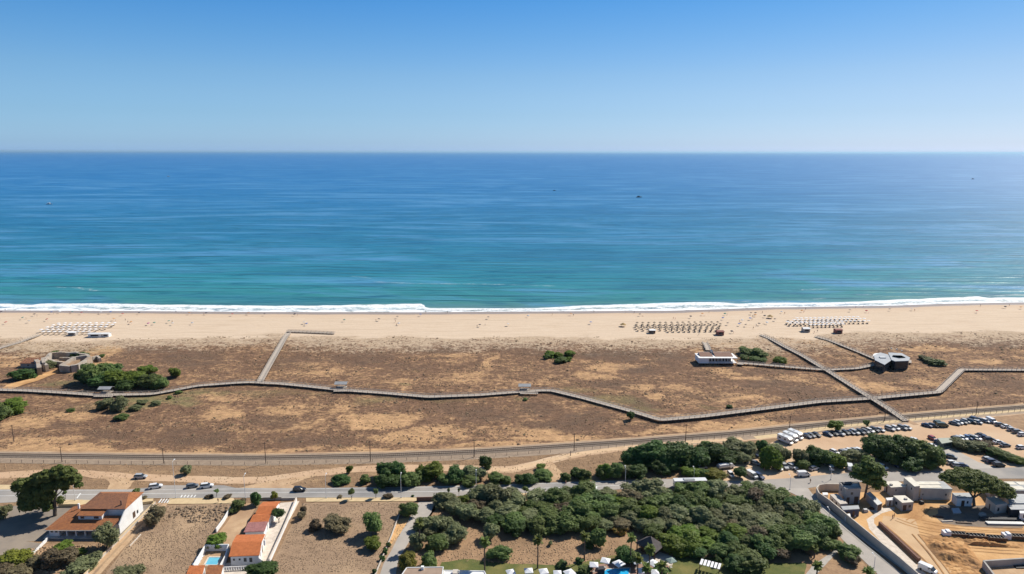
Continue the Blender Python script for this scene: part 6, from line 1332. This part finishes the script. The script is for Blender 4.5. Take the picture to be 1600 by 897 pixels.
car(1549, 657.6, -80, 'white', Va, 'white van alone at the right end of the far car row')
row([(1562.8, 663, 0, 'grey', Hb), (1572.5, 666, 5, 'white', Sa), (1581, 670.6, 5, 'silver', Hb), (1590, 674.2, 5, 'grey', Es), (1597.5, 678.5, 5, 'white', Hb)], 'the slanting right row', 'cars beside the right scrub')
row([(1494, 685.4, -60, 'black', Hb), (1498.6, 684.6, -60, 'silver', Hb), (1504.8, 684.4, -60, 'white', Hb), (1513, 683.4, -60, 'blue', Hb), (1520.4, 684, -60, 'grey', Es), (1526, 684.4, -60, 'white', Hb)], 'the row above the bush bed', 'cars above the bush bed')
row([(1532.5, 679.4, 0, 'black', Sa), (1538.5, 682.6, -10, 'dark blue', Sa), (1546.5, 686.4, -5, 'black', Es), (1560.2, 690.6, 5, 'white', Sa), (1570.6, 695.2, 5, 'grey', Sa), (1595.8, 698.6, 5, 'white', Hb)], 'the loose line right of the bush bed', 'cars right of the bush bed')
row([(1457.5, 684.6, -75, 'red', Hb), (1467, 691, -70, 'dark blue', Hb), (1430, 688.5, -45, 'white', Es), (1455.6, 696.4, -35, 'white', Sa)], 'the cluster at the dark hut', 'cars at the dark hut')
row([(1486, 713, -35, 'grey', Sa), (1487.6, 722.6, 0, 'white', Hb), (1496, 726.4, -10, 'silver', Hb), (1504.4, 727, -10, 'dark blue', Hb)], 'the group left of the access road', 'cars left of the access road')
row([(1543.4, 717, 0, 'silver', Hb), (1550.6, 720.8, 0, 'dark blue', Es), (1560.8, 726, 0, 'black', Es)], 'the trio right of the access road', 'cars right of the access road')
car(1537.5, 742.2, 8, 'black', Es, 'dark estate car driving on the wide asphalt at the right')
row([(1400, 726, -85, 'dark blue', Hb), (1411, 723, -85, 'white', Hb)], 'the pair under the round wood', 'cars under the round wood')
row([(1304, 706, -60, 'white', Hb), (1317.5, 706.5, -60, 'grey', Hb), (1322.5, 706, -60, 'silver', Hb), (1328, 704.6, -60, 'white', Hb), (1336, 703.2, -60, 'silver', Sa), (1342.5, 703.6, -60, 'white', Hb)], 'the row behind the hedge', 'cars behind the hedge')
row([(1215, 730.6, -60, 'silver', Sa), (1226, 728.4, -85, 'silver', Es), (1237.5, 729, -55, 'white', Es), (1272, 731.4, 25, 'white', Hb), (1299, 730.4, 70, 'white', Es), (1327.5, 729.8, 70, 'white', Va), (1379, 729, -60, 'white', Hb)], 'the roadside line under the hedge', 'cars under the roadside hedge')
car(1255.5, 741.2, 4, 'white', Va, 'white van driving on the main road below the hedge')
row([(1145.5, 719.5, -60, 'black', Es), (1153, 719.5, -70, 'black', Es), (1163.2, 719.4, -70, 'black', Es), (1177.5, 712.4, 5, 'dark blue', Es), (1181, 723.4, -45, 'grey', Hb)], 'the shaded row near the bus', 'cars shaded behind the bus')
row([(1096.5, 730, 10, 'silver', Hb), (1142, 741, -85, 'white', Hb), (1175.2, 742.4, -65, 'white', Va), (1186.4, 743.8, -65, 'dark blue', Es)], 'the group right of the bus', 'cars near the bus')
car(220, 744.5, 3, 'silver', Es, 'silver estate car on the dirt track at the far left')
car(243, 759.8, 20, 'white', Es, 'white estate car pulling out of the layby, leftmost of three')
car(300.5, 758.8, 20, 'grey', Hb, 'grey hatchback in the layby, middle of three cars')
car(323, 758.9, 15, 'white', Es, 'white estate car in the layby, rightmost of three')
car(468, 764.6, 2, 'black', Es, 'black car driving alone on the main road')
car(1449.5, 889.5, -52, 'white', Va, 'white van parked on the site track near the lower edge')
# motorhomes
def motorhome(px, py, label):
    b = G(px, py, 1.2); t = thing('motorhome', label, 'motorhome', (b.x, b.y, .05), R(-58), 'motorhomes in the dirt car park')
    o = MB().prism([(-3.1, -1.1), (2.0, -1.1), (2.0, 1.1), (-3.1, 1.1)], .55, 2.95).slab([(1.9, -1.05, 2.9), (3.0, -1.0, 2.5), (3.0, 1.0, 2.5), (1.9, 1.05, 2.9)], .7).build('body', paint('white'), None); o.parent = t
    b_ = MB(); loft(b_, [(1.95, 1.0, .4, 1.9), (2.6, .98, .35, 1.75), (3.0, .95, .35, 1.2), (3.6, .85, .4, .9)]); o = b_.build('cab', paint('white'), None); o.parent = t
    g = MB(); g.box(-2.4, -1.3, -1.13, 1.13, 1.5, 2.1).box(.2, 1.2, -1.13, 1.13, 1.5, 2.1).slab([(2.55, -.85, 1.8), (3.08, -.8, 1.25), (3.08, .8, 1.25), (2.55, .85, 1.8)], .08); o = g.build('windows', M_GLASS, None); o.parent = t
    o = MB().box(-1.2, -.4, -.3, .5, 2.951, 3.1).build('roof_hatch', M_STEEL, None); o.parent = t
    for x in (-1.9, 2.5):
        for s_ in (-1, 1): o = bpy.data.objects.new('wheel', PROTO['wheel']); COL.objects.link(o); o.parent = t; o.location = (x, s_ * .98, .34)
motorhome(1226.5, 687, 'white motorhome nearest the viewer, leftmost of three'); motorhome(1234.5, 683, 'white motorhome in the middle of the three'); motorhome(1242.5, 679.4, 'white motorhome farthest back, rightmost of three')
def bus():
    b = G(1078, 755.2, 1.5); t = thing('bus', 'white single-deck bus driving behind the grove edge', 'bus', (b.x, b.y, .07), R(3))
    o = MB().prism([(-5.9, -1.2), (-6, -1), (-6, 1), (-5.9, 1.25), (5.8, 1.25), (6, 1), (6, -1), (5.8, -1.25)], .35, 3.0).build('body', paint('white'), None); o.parent = t
    o = MB().box(-5.7, 5.5, -1.28, 1.28, 1.35, 2.5).box(5.9, 6.04, -1.05, 1.05, 1.1, 2.6).build('windows', M_GLASS, None); o.parent = t
    o = MB().box(-2.4, 1.6, -.8, .8, 3.002, 3.3).build('roof_unit', M_STEEL, None); o.parent = t
    for x in (-3.6, 3.6):
        for s_ in (-1, 1): o = bpy.data.objects.new('wheel', PROTO['wheel']); COL.objects.link(o); o.parent = t; o.location = (x, s_ * 1.14, .45); o.scale = (1.4, 1.3, 1.4)
bus()
def pickup():
    b = G(1134, 728, 1.0); t = thing('flatbed_truck', 'white flatbed truck parked left of the shaded cars', 'truck', (b.x, b.y, .05), R(15))
    b_ = MB(); loft(b_, [(1.5, .95, .4, 1.95), (2.6, .95, .35, 1.9), (3.1, .92, .35, 1.2), (3.5, .85, .4, .95)]); o = b_.build('cab', paint('white'), None); o.parent = t
    o = MB().slab([(2.6, -.85, 1.92), (3.15, -.82, 1.22), (3.15, .82, 1.22), (2.6, .85, 1.92)], .06).build('windscreen', M_GLASS, None); o.parent = t
    o = MB().box(-3.4, 1.4, -1.05, 1.05, .75, 1.0).box(-3.4, 1.4, -1.05, -.98, 1.001, 1.4).box(-3.4, 1.4, .98, 1.05, 1.001, 1.4).build('bed', paint('silver'), None); o.parent = t
    o = MB().box(-3.0, 1.0, -.8, .8, 1.002, 1.9).build('load_cover', M_CLOTH, None); o.parent = t
    for x in (-2, 2.4):
        for s_ in (-1, 1): o = bpy.data.objects.new('wheel', PROTO['wheel']); COL.objects.link(o); o.parent = t; o.location = (x, s_ * .92, .33)
pickup()
block('snack_hut', 'dark low hut with grey-green flat roof beside the bush bed', 'hut', [(1472, 693), (1489, 690), (1486, 684), (1465, 684.5)], 2.6, mat('green_boards', (.10, .13, .11)), mat('sage_roof', (.36, .38, .32)), 0, [(0, .2, .8, 1.0, 2.0, 'window')])

# ================================================================ BEACH
def canopy_proto(kind):
    r, h, z = {'straw': (1.15, .65, 2.05), 'white': (1.2, .35, 2.15), 'small': (1.0, .35, 1.75)}[kind]
    a = MB(); n = 10; vs = [(r*math.cos(i*2*math.pi/n), r*math.sin(i*2*math.pi/n), z) for i in range(n)] + [(r*.97*math.cos(i*2*math.pi/n), r*.97*math.sin(i*2*math.pi/n), z - .1) for i in range(n)] + [(0, 0, z + h), (0, 0, z + h - .1)]
    a.add(vs, [(i, (i+1) % n, 2*n) for i in range(n)] + [((i+1) % n + n, i + n, 2*n+1) for i in range(n)] + [(i, i+n, (i+1) % n + n, (i+1) % n) for i in range(n)])
    return a
CAN = {}
def parasol(x, y, kind, label, group, m_=None, cat='parasol'):
    key = (kind, m_.name if m_ else '')
    if key not in CAN:
        mm = m_ or (M_STRAW if kind == 'straw' else M_CLOTH); CAN[key] = (canopy_proto(kind).build('canopy', mm, None, link=False), MB().tube((0, 0, -.2), (0, 0, 2.3 if kind != 'small' else 1.9), .06, .05, 6).build('pole', M_DOORW if kind == 'straw' else M_LAMPW, None, link=False))
    t = thing('beach_parasol' if kind != 'small' else 'beach_umbrella', label, cat, (x, y, H1(x, y)), rs.uniform(0, .6), group)
    for nm, me in zip(('canopy', 'pole'), CAN[key]): o = bpy.data.objects.new(nm, me); COL.objects.link(o); o.parent = t
    if kind == 'small': t.rotation_euler = (rs.uniform(-.25, .25), rs.uniform(-.3, .1), 0)
    return t
LNG = MB().box(-.95, .35, -.3, .3, .28, .36).box(-.9, -.82, -.28, .28, 0, .279).box(.2, .28, -.28, .28, 0, .279).build('base', M_DARK, None, link=False)
LNB = MB().slab([(.36, -.3, .36), (.95, -.3, .75), (.95, .3, .75), (.36, .3, .36)], .07).build('backrest', M_DARK, None, link=False)
def lounger(x, y, label, group, white=False):
    t = thing('sun_lounger', label, 'sun lounger', (x, y, H1(x, y)), R(-95) + rs.uniform(-.1, .1), group)
    for nm, me in (('base', LNG), ('backrest', LNB)): o = bpy.data.objects.new(nm, me); COL.objects.link(o); o.parent = t
RN = ['front (landward) row', 'second row from the dunes', 'third row from the dunes', 'fourth row from the dunes', 'seaward row']
def block_rows(rows, kind, place, loung):
    for r_i, (x0, x1, y0, y1, n_) in enumerate(rows):
        for i in range(n_):
            u = i / max(1, n_ - 1); p = G(x0 + (x1 - x0) * u, y0 + (y1 - y0) * u); x = p.x + rs.uniform(-.25, .25); y = p.y + rs.uniform(-.3, .3)
            parasol(x, y, kind, '%s parasol, %s from left in the %s %s' % ('thatched' if kind == 'straw' else 'white', ordw(i + 1), ['dune-side row', 'second row', 'third row', 'fourth row', 'seaward row'][r_i], place), 'parasols ' + place)
            if loung: lounger(x - .7, y - .1, 'dark sun lounger under the parasols ' + place, 'sun loungers ' + place)
block_rows([(1046, 1120, 519.3, 518.3, 10), (998, 1122, 517.3, 516.2, 15), (996, 1124, 514.6, 513.6, 15), (994, 1125, 511.8, 510.6, 15), (995.5, 1121, 508.8, 507.6, 15)], 'straw', 'of the middle block', True)
block_rows([(1266, 1317, 512, 510.8, 9), (1235, 1316, 509.6, 508.2, 14), (1230, 1357, 507.2, 505.6, 19), (1240, 1350, 504.2, 502.2, 18), (1245, 1340, 501.4, 499.4, 15)], 'white', 'of the right block', True)
block_rows([(68, 140, 523, 522.6, 9), (66, 150, 519.6, 519.2, 11), (74, 166, 516, 515.4, 12), (84, 176, 512.6, 511.8, 12), (92, 180, 509.8, 508.8, 10)], 'white', 'of the left block', True)
def kiosk(px, py, w, d, h, wm, rm, label, name='beach_kiosk', cat='kiosk', rise=.5):
    c = G(px, py); z = H1(c.x, c.y); t = thing(name, label, cat, (c.x, c.y, z)); x, y = c.x, c.y
    MB().box(x-w/2, x+w/2, y, y+d, z-.3, z+h).build('wall', wm, t)
    MB().slab([(x-w/2-.4, y-.4, z+h), (x+w/2+.4, y-.4, z+h), (x+w/2+.1, y+d/2, z+h+rise), (x-w/2-.1, y+d/2, z+h+rise)], .12).slab([(x-w/2-.4, y+d+.4, z+h), (x+w/2+.4, y+d+.4, z+h), (x+w/2+.1, y+d/2+.01, z+h+rise), (x-w/2-.1, y+d/2+.01, z+h+rise)], .12).build('roof', rm, t)
    MB().box(x-w*.3, x+w*.3, y-.06, y-.01, z+.9, z+h-.5).build('counter_opening', M_DARK, t)
    MB().box(x-w*.32, x+w*.32, y-.35, y-.062, z+.78, z+.9).build('counter', M_DECK, t)
    return t
kiosk(1019.5, 521.5, 3.8, 3.5, 2.2, M_DOORW, M_WHITE, 'small brown kiosk with white roof before the thatched parasols'); M_RW = mat('reddish_boards', (.25, .10, .085))
kiosk(1126, 524.5, 4.4, 3.8, 2.6, M_RW, M_RW, 'reddish wooden kiosk at the right end of the thatched parasols'); kiosk(1311, 522, 4.4, 3.8, 2.6, M_RW, M_RW, 'reddish wooden kiosk below the right-hand white parasols')
kiosk(1260.5, 519.5, 4.4, 3.8, 2.4, M_GREYW, M_WHITE, 'pale kiosk with white roof among the right-hand parasols', rise=.7)
kiosk(112, 525, 5.0, 3.2, 2.2, M_GREYW, M_WHITE, 'small grey kiosk inside the left parasol rows')
kiosk(148, 527.5, 8.5, 3.4, 2.3, M_WHITE, M_LAMPW, 'white beach bar with shaded front at the left parasol rows', 'beach_bar', 'beach bar'); kiosk(165, 527, 4.2, 3.2, 2.2, M_WHITE, M_WHITE, 'small white hut beside the beach bar')
def straw_hut(px, py, label, r):
    c = G(px, py); z = H1(c.x, c.y); t = thing('straw_shelter', label, 'shelter', (c.x, c.y, z))
    MB().cone((c.x, c.y, z+1.5), r, 1.3, 9).build('roof', mat('golden_straw', (.42, .29, .13), (.33, .22, .1), 1.5, .95), t)
    for k in range(4): a = k*1.57+.6; MB().tube((c.x+r*.8*math.cos(a), c.y+r*.8*math.sin(a), z-.2), (c.x+r*.8*math.cos(a), c.y+r*.8*math.sin(a), z+1.6), .07, .07, 5).build('post', M_DOORW, t)
straw_hut(973.5, 510.5, 'golden straw shelter alone left of the thatched parasols', 2.3); straw_hut(1203, 497.5, 'golden straw shelter left of the right-hand white parasols', 2.3)
# people: one continuous skinned figure
def person_mesh(name, pose, topm, skinm, seed=0):
    J = {'pel': (0, 0, .95, .14), 'sp': (0, 0, 1.18, .13), 'ch': (0, 0, 1.38, .16), 'nk': (0, 0, 1.52, .06), 'hd': (0, .01, 1.62, .09), 'tp': (0, 0, 1.74, .075), 'ls': (-.19, 0, 1.42, .06), 'rs': (.19, 0, 1.42, .06),
         'le': (-.27, 0, 1.15, .045), 're': (.27, 0, 1.15, .045), 'lh': (-.27, .08, .88, .035), 'rh': (.27, .08, .88, .035), 'lt': (-.1, 0, .86, .09), 'rt': (.1, 0, .86, .09), 'lk': (-.11, .02, .5, .065), 'rk': (.11, .02, .5, .065), 'la': (-.11, 0, .08, .04), 'ra': (.11, 0, .08, .04), 'lf': (-.11, .16, .03, .035), 'rf': (.11, .16, .03, .035)}
    if pose == 'walk': J['lk'] = (-.1, .16, .52, .065); J['la'] = (-.1, .2, .1, .04); J['lf'] = (-.1, .36, .05, .035); J['rk'] = (.1, -.05, .5, .065); J['ra'] = (.1, -.28, .14, .04); J['rf'] = (.1, -.14, .04, .035); J['lh'] = (-.26, -.12, .92, .035); J['rh'] = (.26, .25, .95, .035)
    if pose == 'lie':
        J = {k: (v[0], v[2] - .9, .14 + (v[1] if k[-1] != 'f' else .1), v[3]) for k, v in J.items()}
    E = [('pel', 'sp'), ('sp', 'ch'), ('ch', 'nk'), ('nk', 'hd'), ('hd', 'tp'), ('ch', 'ls'), ('ch', 'rs'), ('ls', 'le'), ('rs', 're'), ('le', 'lh'), ('re', 'rh'), ('pel', 'lt'), ('pel', 'rt'), ('lt', 'lk'), ('rt', 'rk'), ('lk', 'la'), ('rk', 'ra'), ('la', 'lf'), ('ra', 'rf')]
    ks = list(J); me = bpy.data.meshes.new('skel'); me.from_pydata([J[k][:3] for k in ks], [(ks.index(a), ks.index(b)) for a, b in E], []); o = bpy.data.objects.new('skel', me); COL.objects.link(o)
    o.modifiers.new('s', 'SKIN'); 
    for i, k in enumerate(ks): me.skin_vertices[0].data[i].radius = (J[k][3],) * 2
    me.skin_vertices[0].data[0].use_root = True; o.modifiers.new('d', 'SUBSURF').levels = 1
    dg = bpy.context.evaluated_depsgraph_get(); m2 = bpy.data.meshes.new_from_object(o.evaluated_get(dg)); bpy.data.objects.remove(o); m2.name = name
    m2.materials.clear(); m2.materials.append(skinm); m2.materials.append(topm)
    for p in m2.polygons:
        p.use_smooth = True; zc = p.center.z if pose != 'lie' else p.center.y + .9
        if .68 < zc < (1.45 if seed % 2 else 1.0) and abs(p.center.x) < .22: p.material_index = 1
    return m2
CL = [mat('cloth_%s' % n_, c) for n_, c in (('red', (.45, .05, .05)), ('navy', (.03, .05, .15)), ('black', (.03, .03, .03)), ('white', (.7, .7, .7)), ('teal', (.05, .3, .33)), ('pink', (.6, .2, .3)))]
CN = ['red', 'navy', 'black', 'white', 'teal', 'pink']
PM_ = {(p_, i): person_mesh('person', p_, CL[i], M_SKIN, i) for p_ in ('stand', 'walk', 'lie') for i in range(6)}
def person(px, py, pose, ci, where, z=None):
    c = G(px, py, SEA_Z if z is None else z) if z is not None else G(px, py); zz_ = H1(c.x, c.y) if z is None else z
    o = bpy.data.objects.new('person', PM_[(pose, ci)]); COL.objects.link(o); o.location = (c.x, c.y, zz_); o.rotation_euler = (0, 0, rs.uniform(0, 6.28))
    tag(o, 'person %s in %s clothing %s' % ({'stand': 'standing', 'walk': 'walking', 'lie': 'lying'}[pose], CN[ci], where), 'person', 'people on the beach')
# small umbrellas scattered over the open sand, with people beside them
UC = {'blue': (.06, .16, .45), 'red': (.45, .05, .05), 'dark': (.05, .05, .07), 'green': (.05, .25, .2), 'pink': (.55, .15, .35), 'pale': (.6, .62, .65), 'orange': (.6, .25, .06), 'teal': (.02, .35, .35)}
UM = {k: mat('umbrella_' + k, v) for k, v in UC.items()}
SPOTS = [(3, 489, 'dark'), (54, 494, 'dark'), (81, 490, 'blue'), (37, 499.5, 'green'), (75, 502, 'red'), (46, 505, 'pale'), (10, 507, 'red'), (94, 488.5, 'pale'), (114, 489, 'green'), (128, 491, 'red'), (173, 489.5, 'blue'), (158, 490, 'pale'), (192, 493, 'red'), (219, 490.5, 'dark'), (178, 501.5, 'orange'), (206, 506.5, 'orange'),
         (233, 508.5, 'pink'), (242, 507.5, 'green'), (265, 505, 'green'), (271, 508.5, 'pale'), (296, 491, 'orange'), (323, 491, 'dark'), (302, 507.5, 'pale'), (363, 493.5, 'red'), (389, 491.5, 'orange'), (414, 493, 'dark'), (461, 493, 'dark'), (476, 507, 'pale'), (480, 509, 'blue'), (539, 503, 'green'), (592, 502, 'dark'), (621, 498, 'dark'), (624, 508.5, 'pale'),
         (657, 494, 'blue'), (763, 499, 'dark'), (750, 511, 'dark'), (794, 510, 'pale'), (826, 496, 'pale'), (892, 493, 'orange'), (923, 507, 'blue'), (1000, 494, 'dark'), (1079, 497.5, 'dark'), (1097, 493, 'orange'), (1133, 493, 'green'), (1130, 500, 'blue'), (1137, 508.5, 'dark'), (1143, 521, 'dark'), (1173, 492, 'dark'), (1181, 492, 'dark'), (1180, 495, 'orange'),
         (1160, 503.5, 'pale'), (1172, 500.5, 'blue'), (1155, 509.5, 'blue'), (1166, 511, 'dark'), (1186, 509, 'dark'), (1198, 507, 'pale'), (1195, 496.5, 'dark'), (1211, 502, 'dark'), (1231, 505, 'dark'), (1222, 490, 'pale'), (1253, 488, 'orange'), (1328, 487.5, 'dark'), (1354, 488.5, 'red'), (1391, 486, 'dark'), (1425, 485.5, 'pale'), (1571, 482, 'dark'), (1595, 483, 'orange'), (1526, 489, 'red')]
def near_word(x):
    for lim, w in ((60, 'at the left edge'), (190, 'above the left parasol rows'), (330, 'right of the left parasol rows'), (450, 'left of the boardwalk head'), (600, 'near the beach boardwalk head'), (800, 'in the empty middle sand'), (960, 'left of the straw shelter'), (1128, 'above the thatched rows'), (1225, 'between the two right parasol blocks'), (1370, 'above the right parasol rows')):
        if x < lim: return w
    return 'at the far right'
seen = {}
for i, (a_, b_, c_) in enumerate(sorted(SPOTS)):
    k = (c_, near_word(a_)); seen[k] = seen.get(k, 0) + 1
    p = G(a_, b_); parasol(p.x, p.y, 'small', '%s %s beach umbrella from the left %s' % (ordw(seen[k]), c_, near_word(a_)), 'small beach umbrellas on the open sand', UM[c_])
    ci = rs.randrange(6)
    if i % 2 == 0: person(a_ + rs.choice((-4.5, 4, 3)), b_ + rs.uniform(-.5, 1), rs.choice(('lie', 'stand', 'stand')), ci, 'beside the %s %s umbrella %s' % (ordw(seen[k]), c_, near_word(a_)))
for a_, b_, ps, ci, w in [(863, 492, 'stand', 2, 'near the water, left half of centre'), (1191, 489.5, 'walk', 1, 'on wet sand above the straw shelter'), (1052, 499, 'walk', 0, 'above the thatched parasols, left of a pair'), (1055, 499.5, 'walk', 5, 'above the thatched parasols, right of a pair'), (1108, 487.5, 'walk', 2, 'on wet sand above the middle kiosk'),
                          (991, 488, 'walk', 1, 'at the surf edge above the thatched parasols'), (978, 488, 'walk', 3, 'at the surf edge above the straw shelter'), (1259, 483, 'stand', 1, 'on wet sand above the right parasols, left'), (1349, 479, 'stand', 2, 'at the foam edge above the right parasols'), (1337, 480, 'walk', 5, 'at the foam edge left of another, right'),
                          (1532, 478, 'stand', 4, 'on wet sand, far right, left of a pair'), (1577, 477.5, 'walk', 2, 'on wet sand, far right, right of a pair'), (1177, 514, 'stand', 2, 'on dry sand left of the diagonal boardwalk head'), (618, 504, 'walk', 0, 'on the empty middle sand'), (758, 509, 'stand', 3, 'on the sand above the rightmost lookout shelter'),
                          (665, 487, 'walk', 2, 'at the water edge where the surf ends'), (699, 487.5, 'walk', 1, 'at the water edge in the middle'), (47, 483, 'stand', 2, 'at the water edge at the left, right one'), (8, 484, 'stand', 5, 'at the water edge at the far left'), (275, 487, 'walk', 1, 'at the water edge right of the left parasols'), (928, 486.5, 'walk', 2, 'at the water edge left of centre right'),
                          (1272, 521, 'walk', 0, 'by the pale kiosk near the boardwalk head'), (1277, 519, 'stand', 1, 'by the right boardwalk head'), (1092, 524, 'walk', 3, 'on the sand before the restaurant ramp'), (200, 505, 'walk', 1, 'right of the left parasols'), (196, 501.5, 'stand', 4, 'near the left parasols, upper')]:
    person(a_, b_, ps, ci, w)
for a_, b_, ps, ci, w in [(1397, 809, 'stand', 2, 'on the orange building site'), (1394.5, 811, 'stand', 1, 'crouched load beside another on the building site'), (1395, 644, 'walk', 2, 'on the end of the diagonal boardwalk'), (1440, 784.5, 'walk', 0, 'by the workshop corner on the site'), (1266, 754.5, 'walk', 2, 'crossing the main road at the junction'),
                          (884, 757, 'walk', 0, 'on the road edge beside the low bushes'), (647, 823, 'walk', 1, 'on the concrete drive under the trees'), (341, 785.5, 'walk', 2, 'on the ochre pavement by the plot'), (1194, 737, 'stand', 0, 'in the dirt lot near the bus')]:
    person(a_, b_, ps, ci, w)
for o in list(bpy.data.objects):
    if o.get('label', '').startswith('person standing in navy clothing crouched'): o['label'] = 'person in navy beside another person on the orange building site'
# boats
def boat(px, py, L, label, sail=False, dark=False, wake=0):
    c = G(px, py, SEA_Z); t = thing('motor_boat' if not sail else 'sailing_boat', label, 'boat', (c.x, c.y, SEA_Z), R(2)); s_ = L / 10
    b_ = MB(); loft(b_, [(-5*s_, 1.2*s_, -.4, 1.2*s_), (0, 1.6*s_, -.4, 1.3*s_), (3*s_, 1.1*s_, -.3, 1.6*s_), (5.2*s_, .1*s_, .2, 1.9*s_)]); o = b_.build('hull', paint('grey') if dark else paint('white'), None); o.parent = t
    o = MB().box(-2.6*s_, 1.4*s_, -.95*s_, .95*s_, 1.25*s_, 2.9*s_).build('cabin', paint('grey') if dark else M_WHITE, None); o.parent = t
    o = MB().box(-2.2*s_, 1.45*s_, -1.0*s_, 1.0*s_, 1.9*s_, 2.4*s_).build('windows', M_GLASS, None); o.parent = t
    if sail: o = MB().tube((0, 0, 1), (0, 0, 13*s_), .12*s_, .06*s_, 6).build('mast', M_STEEL, None); o.parent = t
boat(77, 319.5, 14, 'white motor boat alone on the sea at the far left'); boat(998, 308.5, 15, 'dark boat on the sea, right of the centre', dark=True); boat(866, 298, 9, 'small boat with a mast left of the dark boat', sail=True, dark=True); boat(1520, 280, 13, 'tiny far boat on the right-hand sea', dark=True)
boat(263, 276, 14, 'faint white boat far out at the left')
# ================================================================ HAZE
hz = bpy.data.meshes.new('haze'); X_ = 290000.0
hz.from_pydata([(x, y, z) for z in (-8.0, 160.0) for x, y in ((-X_, -3000), (X_, -3000), (X_, 290000), (-X_, 290000))], [], [(3, 2, 1, 0), (4, 5, 6, 7), (0, 1, 5, 4), (1, 2, 6, 5), (2, 3, 7, 6), (3, 0, 4, 7)])
hm = bpy.data.materials.new('sea_haze'); hm.use_nodes = True; hn = hm.node_tree; hn.nodes.clear(); pv = hn.nodes.new('ShaderNodeVolumePrincipled'); ho = hn.nodes.new('ShaderNodeOutputMaterial'); hn.links.new(pv.outputs[0], ho.inputs['Volume'])
pv.inputs['Color'].default_value = (.50, .765, .98, 1); pv.inputs['Density'].default_value = 1.6e-5; pv.inputs['Anisotropy'].default_value = .3
hz.materials.append(hm); hzo = bpy.data.objects.new('haze', hz); COL.objects.link(hzo); tag(hzo, 'thin sea haze over the water towards the horizon', 'haze', kind='stuff')

# ================================================================ YARD CLUTTER
for k, (a_, b_, w, d, h, m_, nm, lab) in enumerate([(1352, 800, 1.6, 1.0, 1.1, M_STEEL, 'metal_skip', 'small metal skip on the sand right of the navy cabin'), (1333, 806, 1.2, 1.2, .9, M_CLOTH, 'sack_pile', 'white sack pile just right of the white goods box'),
        (1362, 796, 1.4, 1.0, .7, M_DOORW, 'timber_pile', 'brown timber pile at the lower end of the diagonal container'), (1440, 787, 1.2, 1.2, 1.0, M_DARK, 'pallet_stack', 'dark pallet stack by the kerb wall right of the workshop'), (1466, 808, 3.2, .8, .4, M_DOORW, 'timber_pile', 'long brown timber pile at the left rim of the pine shade'),
        (1480, 815, 4.2, .6, .35, M_CREAM, 'plank_pile', 'pale plank pile below the pine shade, left'), (1506, 818, 5.0, .6, .35, M_DOORW, 'plank_pile', 'dark plank pile below the pine shade, middle'), (1535, 806, 2.0, 1.4, 1.0, M_GREYW, 'rubble_box', 'grey rubble box deep in the pine shade'), (1580, 806, 1.6, 1.2, 1.0, M_BRICK, 'brick_stack', 'brown brick stack left of the white cabin at the edge'),
        (1400, 789, 1.0, .8, 1.1, M_WHITE, 'gas_tank', 'small white tank beside the front wall of the workshop'), (1300, 790, 1.4, .9, 1.0, M_STEEL, 'metal_bin', 'metal bin between curved wall and long low shed')]):
    c = G(a_, b_); t = thing(nm, lab, nm.replace('_', ' '), c, rs.uniform(-.3, .3)); n_ = 3
    for j in range(n_):
        o = MB().box(-w/2 + .06*j, w/2 - .09*j, -d/2 + .05*j, d/2 - .04*j, h*j/n_ + .003*j, h*(j+1)/n_).build('layer', m_, None); o.parent = t
